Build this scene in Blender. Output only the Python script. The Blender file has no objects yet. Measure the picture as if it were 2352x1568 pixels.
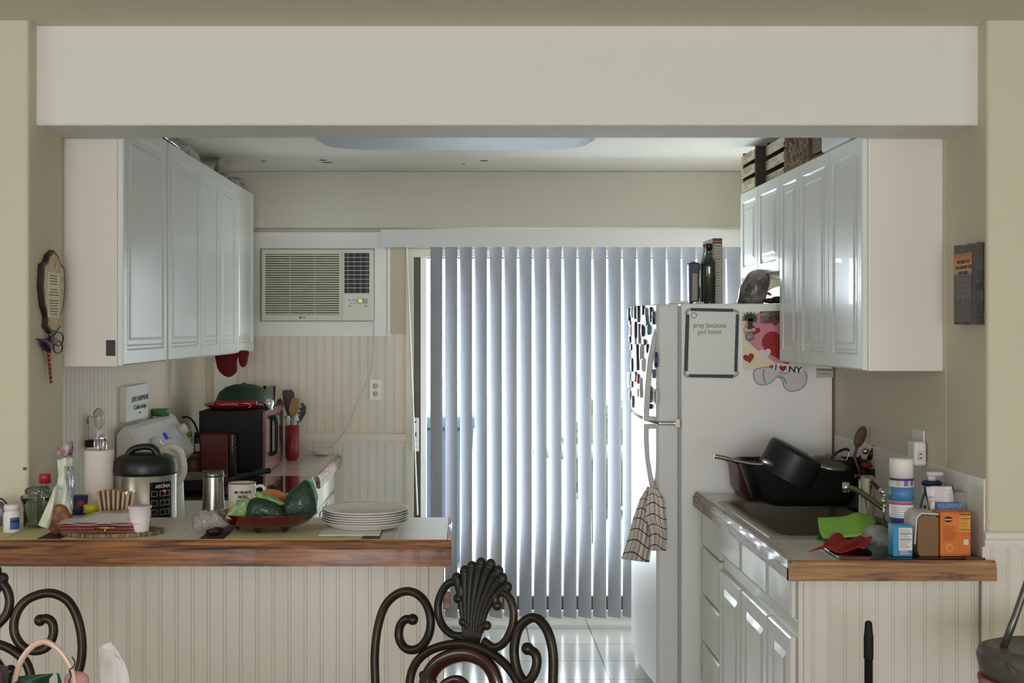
import bpy, bmesh, math, random
from mathutils import Vector, Matrix
random.seed(7)
SC = bpy.context.scene
COL = SC.collection
PI = math.pi
# ---------------------------------------------------------------- camera, world, lights, exposure
FPX, PX0, PY0, EYE = 2900.0, 1075.0, 752.0, 1.62
cam_d = bpy.data.cameras.new('camera'); cam = bpy.data.objects.new('camera', cam_d); COL.objects.link(cam)
cam.location = (0, 0, EYE); cam.rotation_euler = (PI/2, 0, 0)
cam_d.sensor_width = 36; cam_d.lens = FPX*36/2352
cam_d.shift_x = (1176-PX0)/2352; cam_d.shift_y = -(784-PY0)/2352
cam_d.clip_start = 0.05; cam_d.clip_end = 200
SC.camera = cam
SC.view_settings.view_transform = 'Standard'; SC.view_settings.look = 'None'
SC.view_settings.gamma = 1; SC.view_settings.use_curve_mapping = False
SC.view_settings.exposure = 0.0
world = bpy.data.worlds.new('sky'); SC.world = world; world.use_nodes = True
wn = world.node_tree.nodes; wb = wn['Background']
wb.inputs[0].default_value = (0.86, 0.93, 1.0, 1); wb.inputs[1].default_value = 5.0
SC.cycles.use_denoising = True
SC.cycles.max_bounces = 8; SC.cycles.diffuse_bounces = 5; SC.cycles.transparent_max_bounces = 12
SC.cycles.sample_clamp_indirect = 4.0

def area(name, loc, rot, sx, sy, power, color):
    d = bpy.data.lights.new(name, 'AREA'); d.shape = 'RECTANGLE'; d.size = sx; d.size_y = sy
    d.energy = power; d.color = color
    o = bpy.data.objects.new(name, d); COL.objects.link(o); o.location = loc; o.rotation_euler = rot
    return o
# daylight from the dining room's window behind the camera, and the patio sky beyond the sliding door
area('dining_window_light', (-0.3, -6.3, 1.45), (math.radians(90), 0, 0), 4.4, 1.9, 205, (0.94, 0.97, 1.0))
area('side_fill_light', (-3.15, 0.8, 1.6), (0, math.radians(-90), 0), 1.3, 2.2, 22, (0.94, 0.97, 1.0))  # added fill lamp that brightens the right jamb, no window in this wall
area('side_fill_light', (3.15, 0.6, 1.6), (0, math.radians(90), 0), 1.3, 2.2, 16, (0.94, 0.97, 1.0))  # matching added fill from the other side, for the left jamb
area('patio_sky_light', (0.62, 7.45, 1.25), (math.radians(-112), 0, 0), 1.9, 2.0, 225, (0.84, 0.92, 1.0))

# ---------------------------------------------------------------- helpers
def G(g): return FPX/g                                   # depth at which one metre spans g pixels
def at(px, py, Y): return Vector(((px-PX0)*Y/FPX, Y, EYE-(py-PY0)*Y/FPX))
def onz(px, py, z):
    Y = FPX*(EYE-z)/(py-PY0); return at(px, py, Y)
def lin(c):
    c = c/255.0
    return c/12.92 if c <= 0.04045 else ((c+0.055)/1.055)**2.4
def rgb(t): return (lin(t[0]), lin(t[1]), lin(t[2]), 1)

MATS = {}
def mat(name, c=(200, 200, 200), rough=0.5, metal=0.0, trans=0.0, ior=1.45, coat=0.0, emis=None, es=1.0,
        alpha=1.0, noise=None, bump=None, spec=0.5, sss=0.0, sheen=0.0):
    if name in MATS: return MATS[name]
    m = bpy.data.materials.new(name); m.use_nodes = True
    nt = m.node_tree; b = nt.nodes['Principled BSDF']
    b.inputs['Base Color'].default_value = rgb(c); b.inputs['Roughness'].default_value = rough
    b.inputs['Metallic'].default_value = metal; b.inputs['Transmission Weight'].default_value = trans
    b.inputs['IOR'].default_value = ior; b.inputs['Coat Weight'].default_value = coat
    b.inputs['Alpha'].default_value = alpha; b.inputs['Specular IOR Level'].default_value = spec
    b.inputs['Sheen Weight'].default_value = sheen
    if emis: b.inputs['Emission Color'].default_value = rgb(emis); b.inputs['Emission Strength'].default_value = es
    tc = None
    if noise or bump:
        tc = nt.nodes.new('ShaderNodeTexCoord')
    if noise:                                            # noise = (scale, second colour, [stretch vec])
        n = nt.nodes.new('ShaderNodeTexNoise'); n.inputs['Scale'].default_value = noise[0]; n.inputs['Detail'].default_value = 4
        src = tc.outputs['Object']
        if len(noise) > 2:
            mp = nt.nodes.new('ShaderNodeMapping'); mp.inputs['Scale'].default_value = noise[2]
            nt.links.new(src, mp.inputs[0]); src = mp.outputs[0]
        nt.links.new(src, n.inputs['Vector'])
        r = nt.nodes.new('ShaderNodeValToRGB'); r.color_ramp.elements[0].position = 0.35; r.color_ramp.elements[1].position = 0.65
        r.color_ramp.elements[0].color = rgb(c); r.color_ramp.elements[1].color = rgb(noise[1])
        nt.links.new(n.outputs['Fac'], r.inputs[0]); nt.links.new(r.outputs[0], b.inputs['Base Color'])
    if bump:                                             # bump = (scale, strength)
        n2 = nt.nodes.new('ShaderNodeTexNoise'); n2.inputs['Scale'].default_value = bump[0]; n2.inputs['Detail'].default_value = 3
        nt.links.new(tc.outputs['Object'], n2.inputs['Vector'])
        bp = nt.nodes.new('ShaderNodeBump'); bp.inputs['Strength'].default_value = bump[1]; bp.inputs['Distance'].default_value = 0.004
        nt.links.new(n2.outputs['Fac'], bp.inputs['Height']); nt.links.new(bp.outputs[0], b.inputs['Normal'])
    MATS[name] = m; return m

def tile_mat(name, c1, c2, mortar, w, h, plane='XY', ms=0.004, rough=0.25, off=0.0, shift=(0, 0), bumps=0.4):
    m = bpy.data.materials.new(name); m.use_nodes = True; nt = m.node_tree; b = nt.nodes['Principled BSDF']
    tc = nt.nodes.new('ShaderNodeTexCoord'); sp = nt.nodes.new('ShaderNodeSeparateXYZ'); cb = nt.nodes.new('ShaderNodeCombineXYZ')
    geo = nt.nodes.new('ShaderNodeNewGeometry')
    nt.links.new(geo.outputs['Position'], sp.inputs[0])
    for i, ax in enumerate(plane):
        ad = nt.nodes.new('ShaderNodeMath'); ad.operation = 'ADD'; ad.inputs[1].default_value = shift[i]
        nt.links.new(sp.outputs[ax], ad.inputs[0]); nt.links.new(ad.outputs[0], cb.inputs[i])
    br = nt.nodes.new('ShaderNodeTexBrick'); br.offset = off; br.squash = 1.0
    br.inputs['Color1'].default_value = rgb(c1); br.inputs['Color2'].default_value = rgb(c2); br.inputs['Mortar'].default_value = rgb(mortar)
    br.inputs['Scale'].default_value = 1; br.inputs['Mortar Size'].default_value = ms; br.inputs['Mortar Smooth'].default_value = 0.2
    br.inputs['Brick Width'].default_value = w; br.inputs['Row Height'].default_value = h
    nt.links.new(cb.outputs[0], br.inputs['Vector']); nt.links.new(br.outputs['Color'], b.inputs['Base Color'])
    bp = nt.nodes.new('ShaderNodeBump'); bp.inputs['Strength'].default_value = bumps; bp.inputs['Distance'].default_value = 0.002; bp.invert = True
    nt.links.new(br.outputs['Fac'], bp.inputs['Height']); nt.links.new(bp.outputs[0], b.inputs['Normal'])
    b.inputs['Roughness'].default_value = rough
    MATS[name] = m; return m

def wood_mat(name, c1, c2, c3, stretch, rough=0.4, scale=9.0):
    m = bpy.data.materials.new(name); m.use_nodes = True; nt = m.node_tree; b = nt.nodes['Principled BSDF']
    tc = nt.nodes.new('ShaderNodeTexCoord'); mp = nt.nodes.new('ShaderNodeMapping'); mp.inputs['Scale'].default_value = stretch
    n = nt.nodes.new('ShaderNodeTexNoise'); n.inputs['Scale'].default_value = scale; n.inputs['Detail'].default_value = 8; n.inputs['Distortion'].default_value = 1.2
    r = nt.nodes.new('ShaderNodeValToRGB'); e = r.color_ramp.elements
    e[0].position = 0.34; e[0].color = rgb(c3); e[1].position = 0.62; e[1].color = rgb(c1)
    k = e.new(0.46); k.color = rgb(c2)
    nt.links.new(tc.outputs['Object'], mp.inputs[0]); nt.links.new(mp.outputs[0], n.inputs['Vector'])
    nt.links.new(n.outputs['Fac'], r.inputs[0]); nt.links.new(r.outputs[0], b.inputs['Base Color'])
    b.inputs['Roughness'].default_value = rough; b.inputs['Coat Weight'].default_value = 0.15
    MATS[name] = m; return m

def thin_glass(name, tint=(244, 248, 248), gloss=0.07, rough=0.02):
    m = bpy.data.materials.new(name); m.use_nodes = True; nt = m.node_tree; out = nt.nodes['Material Output']
    nt.nodes.remove(nt.nodes['Principled BSDF'])
    t = nt.nodes.new('ShaderNodeBsdfTransparent'); t.inputs[0].default_value = rgb(tint)
    g = nt.nodes.new('ShaderNodeBsdfGlossy'); g.inputs['Roughness'].default_value = rough
    fr = nt.nodes.new('ShaderNodeLayerWeight'); fr.inputs[0].default_value = 0.12
    ad = nt.nodes.new('ShaderNodeMath'); ad.operation = 'ADD'; ad.inputs[1].default_value = gloss; ad.use_clamp = True
    x = nt.nodes.new('ShaderNodeMixShader'); nt.links.new(fr.outputs['Fresnel'], ad.inputs[0]); nt.links.new(ad.outputs[0], x.inputs[0])
    nt.links.new(t.outputs[0], x.inputs[1]); nt.links.new(g.outputs[0], x.inputs[2]); nt.links.new(x.outputs[0], out.inputs[0])
    MATS[name] = m; return m

class MB:
    """collects shapes in world coordinates and links them as ONE mesh object"""
    def __init__(s): s.v = []; s.f = []; s.m = []; s.s = []; s.T = None
    def add(s, vs, fs, m=0, smooth=False):
        o = len(s.v)
        for p in vs:
            p = Vector(p); s.v.append(s.T @ p if s.T else p)
        for f in fs: s.f.append([i+o for i in f]); s.m.append(m); s.s.append(smooth)
        return s
    def box(s, x0, x1, y0, y1, z0, z1, m=0):
        vs = [(x, y, z) for z in (z0, z1) for y in (y0, y1) for x in (x0, x1)]
        return s.add(vs, [(0, 2, 3, 1), (4, 5, 7, 6), (0, 1, 5, 4), (2, 6, 7, 3), (0, 4, 6, 2), (1, 3, 7, 5)], m)
    def prism(s, poly, a, b, plane='XZ', m=0, smooth=False):
        def q(u, w, t): return {'XY': (u, w, t), 'XZ': (u, t, w), 'YZ': (t, u, w)}[plane]
        n = len(poly); vs = [q(u, w, a) for u, w in poly] + [q(u, w, b) for u, w in poly]
        s.add(vs, [list(range(n))[::-1], list(range(n, 2*n))], m)
        o = len(s.v) - 2*n
        for i in range(n):
            j = (i+1) % n; s.f.append([o+i, o+j, o+n+j, o+n+i]); s.m.append(m); s.s.append(smooth)
        return s
    def tube(s, pts, r, seg=10, m=0, closed=False, flat=1.0):
        pts = [Vector(p) for p in pts]; n = len(pts); rs = r if isinstance(r, (list, tuple)) else [r]*n
        vs = []; up = None
        for i, p in enumerate(pts):
            if closed: t = pts[(i+1) % n] - pts[i-1]
            else: t = pts[min(i+1, n-1)] - pts[max(i-1, 0)]
            t = t.normalized() if t.length > 1e-9 else Vector((0, 0, 1))
            if up is None:
                up = Vector((0, 1, 0)) if abs(t.y) < 0.9 else Vector((1, 0, 0))
            a = (up - t*up.dot(t))
            a = a.normalized() if a.length > 1e-6 else t.orthogonal().normalized()
            up = a; b = t.cross(a)
            for k in range(seg):
                an = 2*PI*k/seg; vs.append(p + (a*math.cos(an)*flat + b*math.sin(an))*rs[i])
        fs = []
        for i in range(n if closed else n-1):
            for k in range(seg):
                i2 = (i+1) % n; fs.append([i*seg+k, i*seg+(k+1) % seg, i2*seg+(k+1) % seg, i2*seg+k])
        s.add(vs, fs, m, True)
        if not closed:
            o = len(s.v)-n*seg
            s.f.append([o+k for k in range(seg)][::-1]); s.m.append(m); s.s.append(False)
            s.f.append([o+(n-1)*seg+k for k in range(seg)]); s.m.append(m); s.s.append(False)
        return s
    def lathe(s, prof, c=(0, 0, 0), seg=28, m=0, axis=None, sx=1.0, sy=1.0, smooth=True, a0=0.0, a1=2*PI):
        """prof = [(radius, height[, material])]; axis: direction vector"""
        c = Vector(c); R = Matrix.Identity(3)
        if axis is not None: R = Vector((0, 0, 1)).rotation_difference(Vector(axis).normalized()).to_matrix()
        full = abs(a1-a0-2*PI) < 1e-6; N = seg if full else seg+1
        vs = []
        for p in prof:
            for k in range(N):
                an = a0+(a1-a0)*k/seg; vs.append(c + R @ Vector((p[0]*math.cos(an)*sx, p[0]*math.sin(an)*sy, p[1])))
        o = len(s.v); s.add(vs, [])
        for i in range(len(prof)-1):
            mm = prof[i][2] if len(prof[i]) > 2 else m
            for k in range(seg):
                k2 = (k+1) % N
                if prof[i][0] < 1e-7 and prof[i+1][0] < 1e-7: continue
                s.f.append([o+i*N+k, o+i*N+k2, o+(i+1)*N+k2, o+(i+1)*N+k]); s.m.append(mm); s.s.append(smooth)
        return s
    def ell(s, c, r, seg=20, rings=12, m=0, R=None, fn=None):
        c = Vector(c); r = (r, r, r) if isinstance(r, (int, float)) else r
        vs = []
        for i in range(rings+1):
            th = PI*i/rings
            for k in range(seg):
                ph = 2*PI*k/seg; d = Vector((math.sin(th)*math.cos(ph), math.sin(th)*math.sin(ph), -math.cos(th)))
                q = fn(d) if fn else 1.0
                p = Vector((d.x*r[0]*q, d.y*r[1]*q, d.z*r[2]*q))
                vs.append(c + (R @ p if R else p))
        fs = [[i*seg+k, i*seg+(k+1) % seg, (i+1)*seg+(k+1) % seg, (i+1)*seg+k] for i in range(rings) for k in range(seg)]
        return s.add(vs, fs, m, True)
    def grid(s, nu, nv, fn, m=0, smooth=True):
        vs = [fn(i/(nu-1), j/(nv-1)) for j in range(nv) for i in range(nu)]
        fs = [[j*nu+i, j*nu+i+1, (j+1)*nu+i+1, (j+1)*nu+i] for j in range(nv-1) for i in range(nu-1)]
        return s.add(vs, fs, m, smooth)
    def build(s, name, mats, parent=None, bevel=0.0, sub=0, solid=0.0, bseg=2, weld=True, disp=None):
        if not isinstance(mats, (list, tuple)): mats = [mats]
        if parent is not None: o0 = WL[parent.name]
        else:
            xs = [p.x for p in s.v]; ys = [p.y for p in s.v]; zs = [p.z for p in s.v]
            o0 = Vector(((min(xs)+max(xs))/2, (min(ys)+max(ys))/2, min(zs)))
        me = bpy.data.meshes.new(name); me.from_pydata([p-o0 for p in s.v], [], s.f)
        for mm in mats: me.materials.append(mm)
        me.polygons.foreach_set('material_index', s.m); me.polygons.foreach_set('use_smooth', s.s)
        bm = bmesh.new(); bm.from_mesh(me)
        if weld: bmesh.ops.remove_doubles(bm, verts=bm.verts, dist=1e-5)
        bmesh.ops.recalc_face_normals(bm, faces=bm.faces); bm.to_mesh(me); bm.free()
        me.update()
        o = bpy.data.objects.new(name, me); COL.objects.link(o); WL[o.name] = o0
        if parent is not None: o.parent = parent
        else: o.location = o0
        if solid: md = o.modifiers.new('solid', 'SOLIDIFY'); md.thickness = solid; md.offset = 0
        if bevel:
            md = o.modifiers.new('bevel', 'BEVEL'); md.width = bevel; md.segments = bseg; md.limit_method = 'ANGLE'; md.angle_limit = math.radians(40)
        if sub: md = o.modifiers.new('sub', 'SUBSURF'); md.levels = sub; md.render_levels = sub
        return o
def pillow(pts, Y, th, m=0, c=None, n=6, wob=0.0, mb=None, sub=4):
    """a stuffed shape with the given pixel outline at depth Y, th metres thick in the middle"""
    mb = mb or MB(); P = [Vector((p.x, p.z, 0)) for p in smoothpath([at(x, y, Y) for x, y in pts], sub, True)]
    C = Vector((sum(p.x for p in P)/len(P), sum(p.y for p in P)/len(P), 0)) if c is None else Vector((at(c[0], c[1], Y).x, at(c[0], c[1], Y).z, 0))
    N = len(P); vs = []; rows = []
    for side in (1, -1):
        for k in range(n):
            s_ = math.cos(PI/2*k/n) if k else 1.0; d_ = th/2*math.sin(PI/2*k/n)
            if side == -1 and k == 0: rows.append(rows[0]); continue
            rows.append(len(vs))
            for i, p in enumerate(P):
                w = 1+wob*math.sin(5*i*2*PI/N+k*1.7)*math.sin(k*0.9)
                q = C+(p-C)*s_; vs.append((q.x, Y-side*d_*w, q.y))
    tip = []
    for side in (1, -1): tip.append(len(vs)); vs.append((C.x, Y-side*th/2, C.y))
    fs = []
    for h in (0, 1):
        R_ = rows[h*n:(h+1)*n]
        for k in range(n-1):
            for i in range(N): j = (i+1) % N; fs.append([R_[k]+i, R_[k]+j, R_[k+1]+j, R_[k+1]+i])
        for i in range(N): fs.append([R_[-1]+i, R_[-1]+(i+1) % N, tip[h]])
    mb.add(vs, fs, m, True); return mb

WL = {}
def tag(o, label=None, cat=None, group=None, kind=None):
    if label: o['label'] = label
    if cat: o['category'] = cat
    if group: o['group'] = group
    if kind: o['kind'] = kind
    return o
def thing(name, loc, label, cat, group=None):
    o = bpy.data.objects.new(name, None); COL.objects.link(o); o.empty_display_size = 0.05
    o.location = loc; WL[o.name] = Vector(loc)
    return tag(o, label, cat, group)
def struct(mb, name, m, **k): return tag(mb.build(name, m, **k), kind='structure')
def copy_tree(o, loc=None, parent=None):
    c = o.copy(); COL.objects.link(c)
    if loc is not None: c.location = loc
    WL[c.name] = Vector(c.location) if parent is None else WL[parent.name]
    if parent is not None: c.parent = parent
    for ch in [x for x in bpy.data.objects if x.parent == o]: copy_tree(ch, None, c)
    return c
def text(s, size, loc, m, parent, name='printed_text', rx=PI/2, rz=0.0, ry=0.0, depth=0.0004, align='CENTER', sx=1.0, bold=0.0, shear=0.0, basis=None):
    cu = bpy.data.curves.new('t', 'FONT'); cu.body = s; cu.size = size; cu.extrude = depth; cu.align_x = align; cu.align_y = 'CENTER'
    cu.offset = bold; cu.shear = shear; cu.resolution_u = 3; cu.space_line = 0.85
    tmp = bpy.data.objects.new('t', cu); COL.objects.link(tmp)
    bpy.context.view_layer.update()
    me = bpy.data.meshes.new_from_object(tmp.evaluated_get(bpy.context.evaluated_depsgraph_get()))
    bpy.data.objects.remove(tmp)
    if basis is None:
        Mx = Matrix.Rotation(rz, 4, 'Z') @ Matrix.Rotation(ry, 4, 'Y') @ Matrix.Rotation(rx, 4, 'X')
    else: Mx = basis
    me.transform(Matrix.Translation(Vector(loc)-WL[parent.name]) @ Mx @ Matrix.Diagonal((sx, 1, 1, 1)))
    me.materials.clear(); me.materials.append(m)
    o = bpy.data.objects.new(name, me); COL.objects.link(o); o.parent = parent; WL[o.name] = WL[parent.name]
    return o
def smoothpath(pts, n=8, closed=False):
    """Catmull-Rom through the points"""
    P = [Vector(p) for p in pts]; out = []; N = len(P)
    for i in range(N if closed else N-1):
        p0 = P[(i-1) % N] if closed or i > 0 else P[0]*2-P[1]
        p1 = P[i]; p2 = P[(i+1) % N]
        p3 = P[(i+2) % N] if closed or i+2 < N else P[N-1]*2-P[N-2]
        for k in range(n):
            t = k/n
            out.append(0.5*((2*p1)+(p2-p0)*t+(2*p0-5*p1+4*p2-p3)*t*t+(3*p1-p0-3*p2+p3)*t**3))
    if not closed: out.append(P[-1])
    return out

# ---------------------------------------------------------------- shared materials
m_wall = mat('beige_wall_paint', (206, 198, 176), 0.85, bump=(90, 0.35))
m_beam = mat('white_beam_paint', (222, 219, 213), 0.75, bump=(110, 0.3))
m_ceil = mat('ceiling_paint', (216, 208, 188), 0.9, bump=(130, 0.4))
m_kceil = mat('kitchen_ceiling_paint', (232, 229, 220), 0.9, bump=(130, 0.5))
m_kwall = mat('kitchen_wall_paint', (218, 214, 200), 0.8, bump=(90, 0.3))
m_kwallr = mat('khaki_wall_paint', (214, 205, 184), 0.8, bump=(90, 0.3))
m_bead = mat('beadboard_cream', (216, 209, 199), 0.55)
m_beadb = mat('beadboard_beige', (224, 214, 195), 0.55)
m_bead_lit = mat('beadboard_lit_lower', (224, 218, 207), 0.5)  # lighter beadboard copy, the brighter light on the lower boards put into its colour
m_white = mat('white_trim', (234, 232, 226), 0.45)
m_cab = mat('cabinet_white', (218, 222, 219), 0.28, coat=0.3)
m_cabside = mat('cabinet_side_white', (226, 219, 210), 0.5)
m_base = mat('base_cabinet_white', (222, 221, 211), 0.3, coat=0.2)
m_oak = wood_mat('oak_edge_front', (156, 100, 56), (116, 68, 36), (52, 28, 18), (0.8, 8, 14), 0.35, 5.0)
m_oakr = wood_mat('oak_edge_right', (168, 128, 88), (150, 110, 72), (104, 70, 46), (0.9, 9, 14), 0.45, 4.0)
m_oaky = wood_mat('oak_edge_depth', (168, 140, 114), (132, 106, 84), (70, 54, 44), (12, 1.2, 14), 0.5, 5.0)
m_black = mat('black_plastic', (9, 9, 10), 0.38)
m_chrome = mat('chrome', (225, 225, 228), 0.12, metal=1.0)
m_steel = mat('brushed_steel', (168, 163, 156), 0.3, metal=1.0)
m_dark = mat('dark_gap', (28, 27, 25), 0.7)
m_countertile = tile_mat('counter_tile', (219, 216, 206), (212, 209, 198), (232, 228, 214), 0.108, 0.108, 'XY', 0.003, 0.22, shift=(0.03, 0.02))
m_bartile = tile_mat('bar_tile', (214, 211, 203), (208, 206, 198), (236, 234, 228), 0.152, 0.152, 'XY', 0.003, 0.42, shift=(0.05, 0.03))
m_splash = tile_mat('backsplash_tile', (224, 220, 210), (219, 214, 204), (236, 232, 222), 0.108, 0.127, 'YZ', 0.003, 0.3, shift=(0.032, -0.904))
m_splashx = tile_mat('backsplash_tile_back', (214, 208, 196), (208, 203, 190), (190, 182, 168), 0.108, 0.127, 'XZ', 0.003, 0.3, shift=(0.0, -0.904))
m_floor = tile_mat('floor_tile', (188, 186, 179), (180, 178, 171), (100, 96, 90), 0.338, 0.325, 'XY', 0.0035, 0.16, shift=(0.022, 0.035), bumps=0.3)
# ---------------------------------------------------------------- the room
YW, YJ, YB = 3.841, 4.173, 7.04          # dining-side wall face, kitchen side of the opening, back wall
XL, XR, XKL = -1.338, 1.58, -1.46
ZC, ZK, ZBM = 2.554, 2.487, 2.246
XF = 3.2
struct(MB().box(-XF, XF, -6.6, YB+0.1, -0.1, 0), 'floor', m_floor)
struct(MB().box(-XF, XF, -6.6, YB-2.9, ZC, ZC+0.1), 'ceiling_dining', m_ceil)
mb = MB().box(XKL-0.2, XR+0.2, YJ, YB+0.2, ZK, ZK+0.1)
for (px, py, w) in ((741, 368, 9), (751, 373, 12), (605, 370, 5), (1111, 369, 9), (1065, 376, 3)):   # chipped spots on the ceiling
    p = onz(px, py, ZK); mb.prism([(p.x-w/430, p.y-0.012), (p.x-w/900, p.y+0.004), (p.x+w/430, p.y+0.01), (p.x+w/500, p.y-0.014), (p.x-w/1500, p.y-0.02)], ZK-0.0015, ZK+0.001, 'XY', m=1)
struct(mb, 'ceiling_kitchen', [m_kceil, mat('chipped_plaster', (78, 58, 42), 0.9)])
struct(MB().box(-XF, XL, YW, YJ, 0, ZC+0.05), 'wall_left', m_wall, bevel=0.012, bseg=3)
struct(MB().box(XR, XF, YW, YJ, 0, ZC+0.05), 'wall_right', m_wall, bevel=0.012, bseg=3)
struct(MB().box(XL-0.02, XR+0.02, YW+0.073, YJ, ZBM, ZC+0.05), 'wall_beam', m_beam, bevel=0.008, bseg=3)
struct(MB().box(-XF-0.1, -XF, -6.6, YJ, 0, ZC), 'wall_dining_left', m_wall)
struct(MB().box(XF, XF+0.1, -6.6, YJ, 0, ZC), 'wall_dining_right', m_wall)
# dining back wall behind the camera, with the wide window its daylight comes through
mb = MB(); mb.box(-XF, -2.55, -6.7, -6.6, 0, ZC); mb.box(1.95, XF, -6.7, -6.6, 0, ZC); mb.box(-2.55, 1.95, -6.7, -6.6, 0, 0.45); mb.box(-2.55, 1.95, -6.7, -6.6, 2.45, ZC)
struct(mb, 'wall_dining_back', m_wall)
mb = MB()
for q0 in (-2.55, -1.06, 0.43, 1.91): mb.box(q0, q0+0.04, -6.68, -6.62, 0.45, 2.45)
mb.box(-2.55, 1.95, -6.68, -6.62, 0.45, 0.49); mb.box(-2.55, 1.95, -6.68, -6.62, 2.41, 2.45)
struct(mb, 'window_1', m_white)
# kitchen side walls
struct(MB().box(XR, XR+0.15, YJ, YB+0.2, 0, ZK), 'wall_kitchen_right', m_kwallr)
def bead_profile(u0, u1, pitch=0.0486, g=0.0030, d=0.0022):
    """beadboard: pairs of fine grooves; returns (u, depth) points"""
    out = [(u0, 0)]; u = u0 + pitch*0.5
    while u < u1-0.012:
        for k in (0, 0.0085):
            out += [(u+k-g/2, 0), (u+k, d), (u+k+g/2, 0)]
        u += pitch
    out.append((u1, 0)); return out
def beads(mb, u0, u1, z0, z1, base, sgn, plane, m=0, **k):
    """board whose grooved face is at `base`, sgn = direction the face looks along the other axis"""
    P = bead_profile(u0, u1, **k); poly = [(u, base - sgn*d) for u, d in P] + [(u1, base-sgn*0.012), (u0, base-sgn*0.012)]
    if plane == 'X': mb.prism(poly, z0, z1, 'XY', m)
    else: mb.prism([(b, a) for a, b in poly], z0, z1, 'XY', m)
    return mb
struct(MB().box(XKL-0.15, XKL-0.012, YJ, YB+0.2, 0, ZK), 'wall_kitchen_left', m_kwall)
struct(beads(MB(), YJ, YB, 0.9, 1.56, XKL, 1, 'Y'), 'trim_1', m_beadb)
# back wall: upper part stands proud, lower part is beadboard
XD0, XD1 = -0.315, 1.50
struct(MB().box(XKL-0.1, XR, YB-0.035, YB+0.15, 2.172, ZK), 'wall_back_upper', m_kwall, bevel=0.006)
mb = MB().box(XKL-0.1, XD0-0.02, YB+0.012, YB+0.15, 0, 2.172)
mb.box(XD1, XR, YB, YB+0.15, 0, 2.172)
mb.box(XD0-0.02, XD1, YB, YB+0.15, 2.06, 2.172)
struct(mb, 'wall_back', m_kwallr)
struct(beads(MB(), XKL, XD0-0.02, 1.02, 1.6, YB, -1, 'X'), 'trim_2', m_beadb)
struct(beads(MB(), XKL, XD0-0.02, 0, 1.0, YB, -1, 'X'), 'trim_3', m_bead_lit)
mb = MB().box(XKL+0.02, XD0-0.03, YB-0.014, YB+0.012, 0.985, 1.03)
struct(mb, 'trim_4', m_beadb, bevel=0.004)
mb = MB().box(-0.46, XD0-0.02, YB-0.002, YB+0.012, 1.585, 2.172)
struct(mb, 'trim_5', mat('tan_board', (196, 182, 158), 0.6))
# white board that frames the air conditioner
mb = MB()
ax0, ax1, az0, az1 = (598-PX0)/412, (861-PX0)/412, EYE-(738-PY0)/412, EYE-(571-PY0)/412
bx0, bx1, bz0, bz1 = -1.25, -0.432, 1.571, 2.150
mb.box(bx0, ax0, YB-0.02, YB+0.01, bz0, bz1); mb.box(ax1, bx1-0.022, YB-0.02, YB+0.01, bz0, bz1)
mb.box(ax0, ax1, YB-0.02, YB+0.01, az1, bz1); mb.box(ax0, ax1, YB-0.02, YB+0.01, bz0, az0)
mb.box(bx1-0.019, bx1, YB-0.016, YB+0.01, bz0, bz1)
struct(mb, 'trim_6', m_white, weld=False)
struct(MB().box(-1.41, -1.30, YB-0.02, YB, 0.9, 2.17), 'trim_7', m_white)
# tile splash rows
struct(MB().box(XR-0.006, XR, YW+0.012, 5.43, 0.905, 1.158), 'trim_8', m_splash, bevel=0.002)
struct(MB().box(XKL, -0.72, YB-0.008, YB, 0.905, 0.985), 'trim_9', m_splashx)
# chair rail and wainscot right of the opening
prof = [(0, 0.955), (0.010, 0.955), (0.014, 0.966), (0.010, 0.972), (0.018, 0.982), (0.018, 0.996), (0.006, 1.002), (0, 1.002)]
struct(MB().prism([(YW-a, z) for a, z in prof], XR-0.012, XF, 'YZ'), 'trim_10', m_beam)
struct(beads(MB(), XR-0.02, XF, 0, 0.955, YW-0.012, -1, 'X'), 'trim_11', m_bead)
# peninsula knee wall
YP = 3.648
struct(MB().box(-XF, -0.082, YP+0.012, YP+0.15, 0, 0.957), 'wall_peninsula', m_white)
mb = beads(MB(), -XF, -0.115, 0, 0.957, YP, -1, 'X', pitch=0.0466)
mb.box(-0.113, -0.072, YP-0.002, YP+0.16, 0, 0.957)
struct(mb, 'trim_12', m_bead)

# sliding door
mb = MB(); zt = 2.013
mb.box(XD0-0.03, XD0+0.012, YB-0.012, YB+0.10, 0, zt+0.045, 0)            # jamb
mb.box(XD0-0.03, XD1, YB-0.004, YB+0.10, zt, zt+0.045, 0)
mb.box(XD1-0.01, XD1+0.03, YB-0.004, YB+0.10, 0, zt+0.045, 0)
mb.box(XD0, XD1, YB+0.0, YB+0.10, 0, 0.03, 0)
dr = struct(mb, 'door_1', [mat('cream_door_frame', (214, 209, 188), 0.5)])
bronze = mat('bronze_aluminium', (74, 68, 58), 0.45, metal=0.3)
mb = MB(); d0, d1 = YB+0.03, YB+0.065
mb.box(XD0+0.012, XD0+0.05, d0, d1, 0.03, zt, 0)
mb.box(XD0+0.05, XD1-0.01, d0, d1, 0.04, 0.115, 0); mb.box(XD0+0.05, XD1-0.01, d0, d1, zt-0.006, zt, 0)
mb.box(0.62, 0.66, d0, d1, 0.04, zt, 1)
mb.box(XD0+0.05, XD0+0.082, d0-0.01, d1, 0.03, zt, 1)
mb.build('door_panel_frame', [bronze, m_white], dr)
MB().box(XD0+0.05, XD1-0.01, YB+0.045, YB+0.05, 0.115, zt-0.006).build('glass_pane', thin_glass('door_glass', (250, 252, 252), 0.02), dr)
mb = MB(); q = at(954, 997, YB-0.012)
mb.box(q.x-0.017, q.x+0.02, YB-0.03, YB-0.012, q.z-0.093, q.z+0.093, 0)
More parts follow.
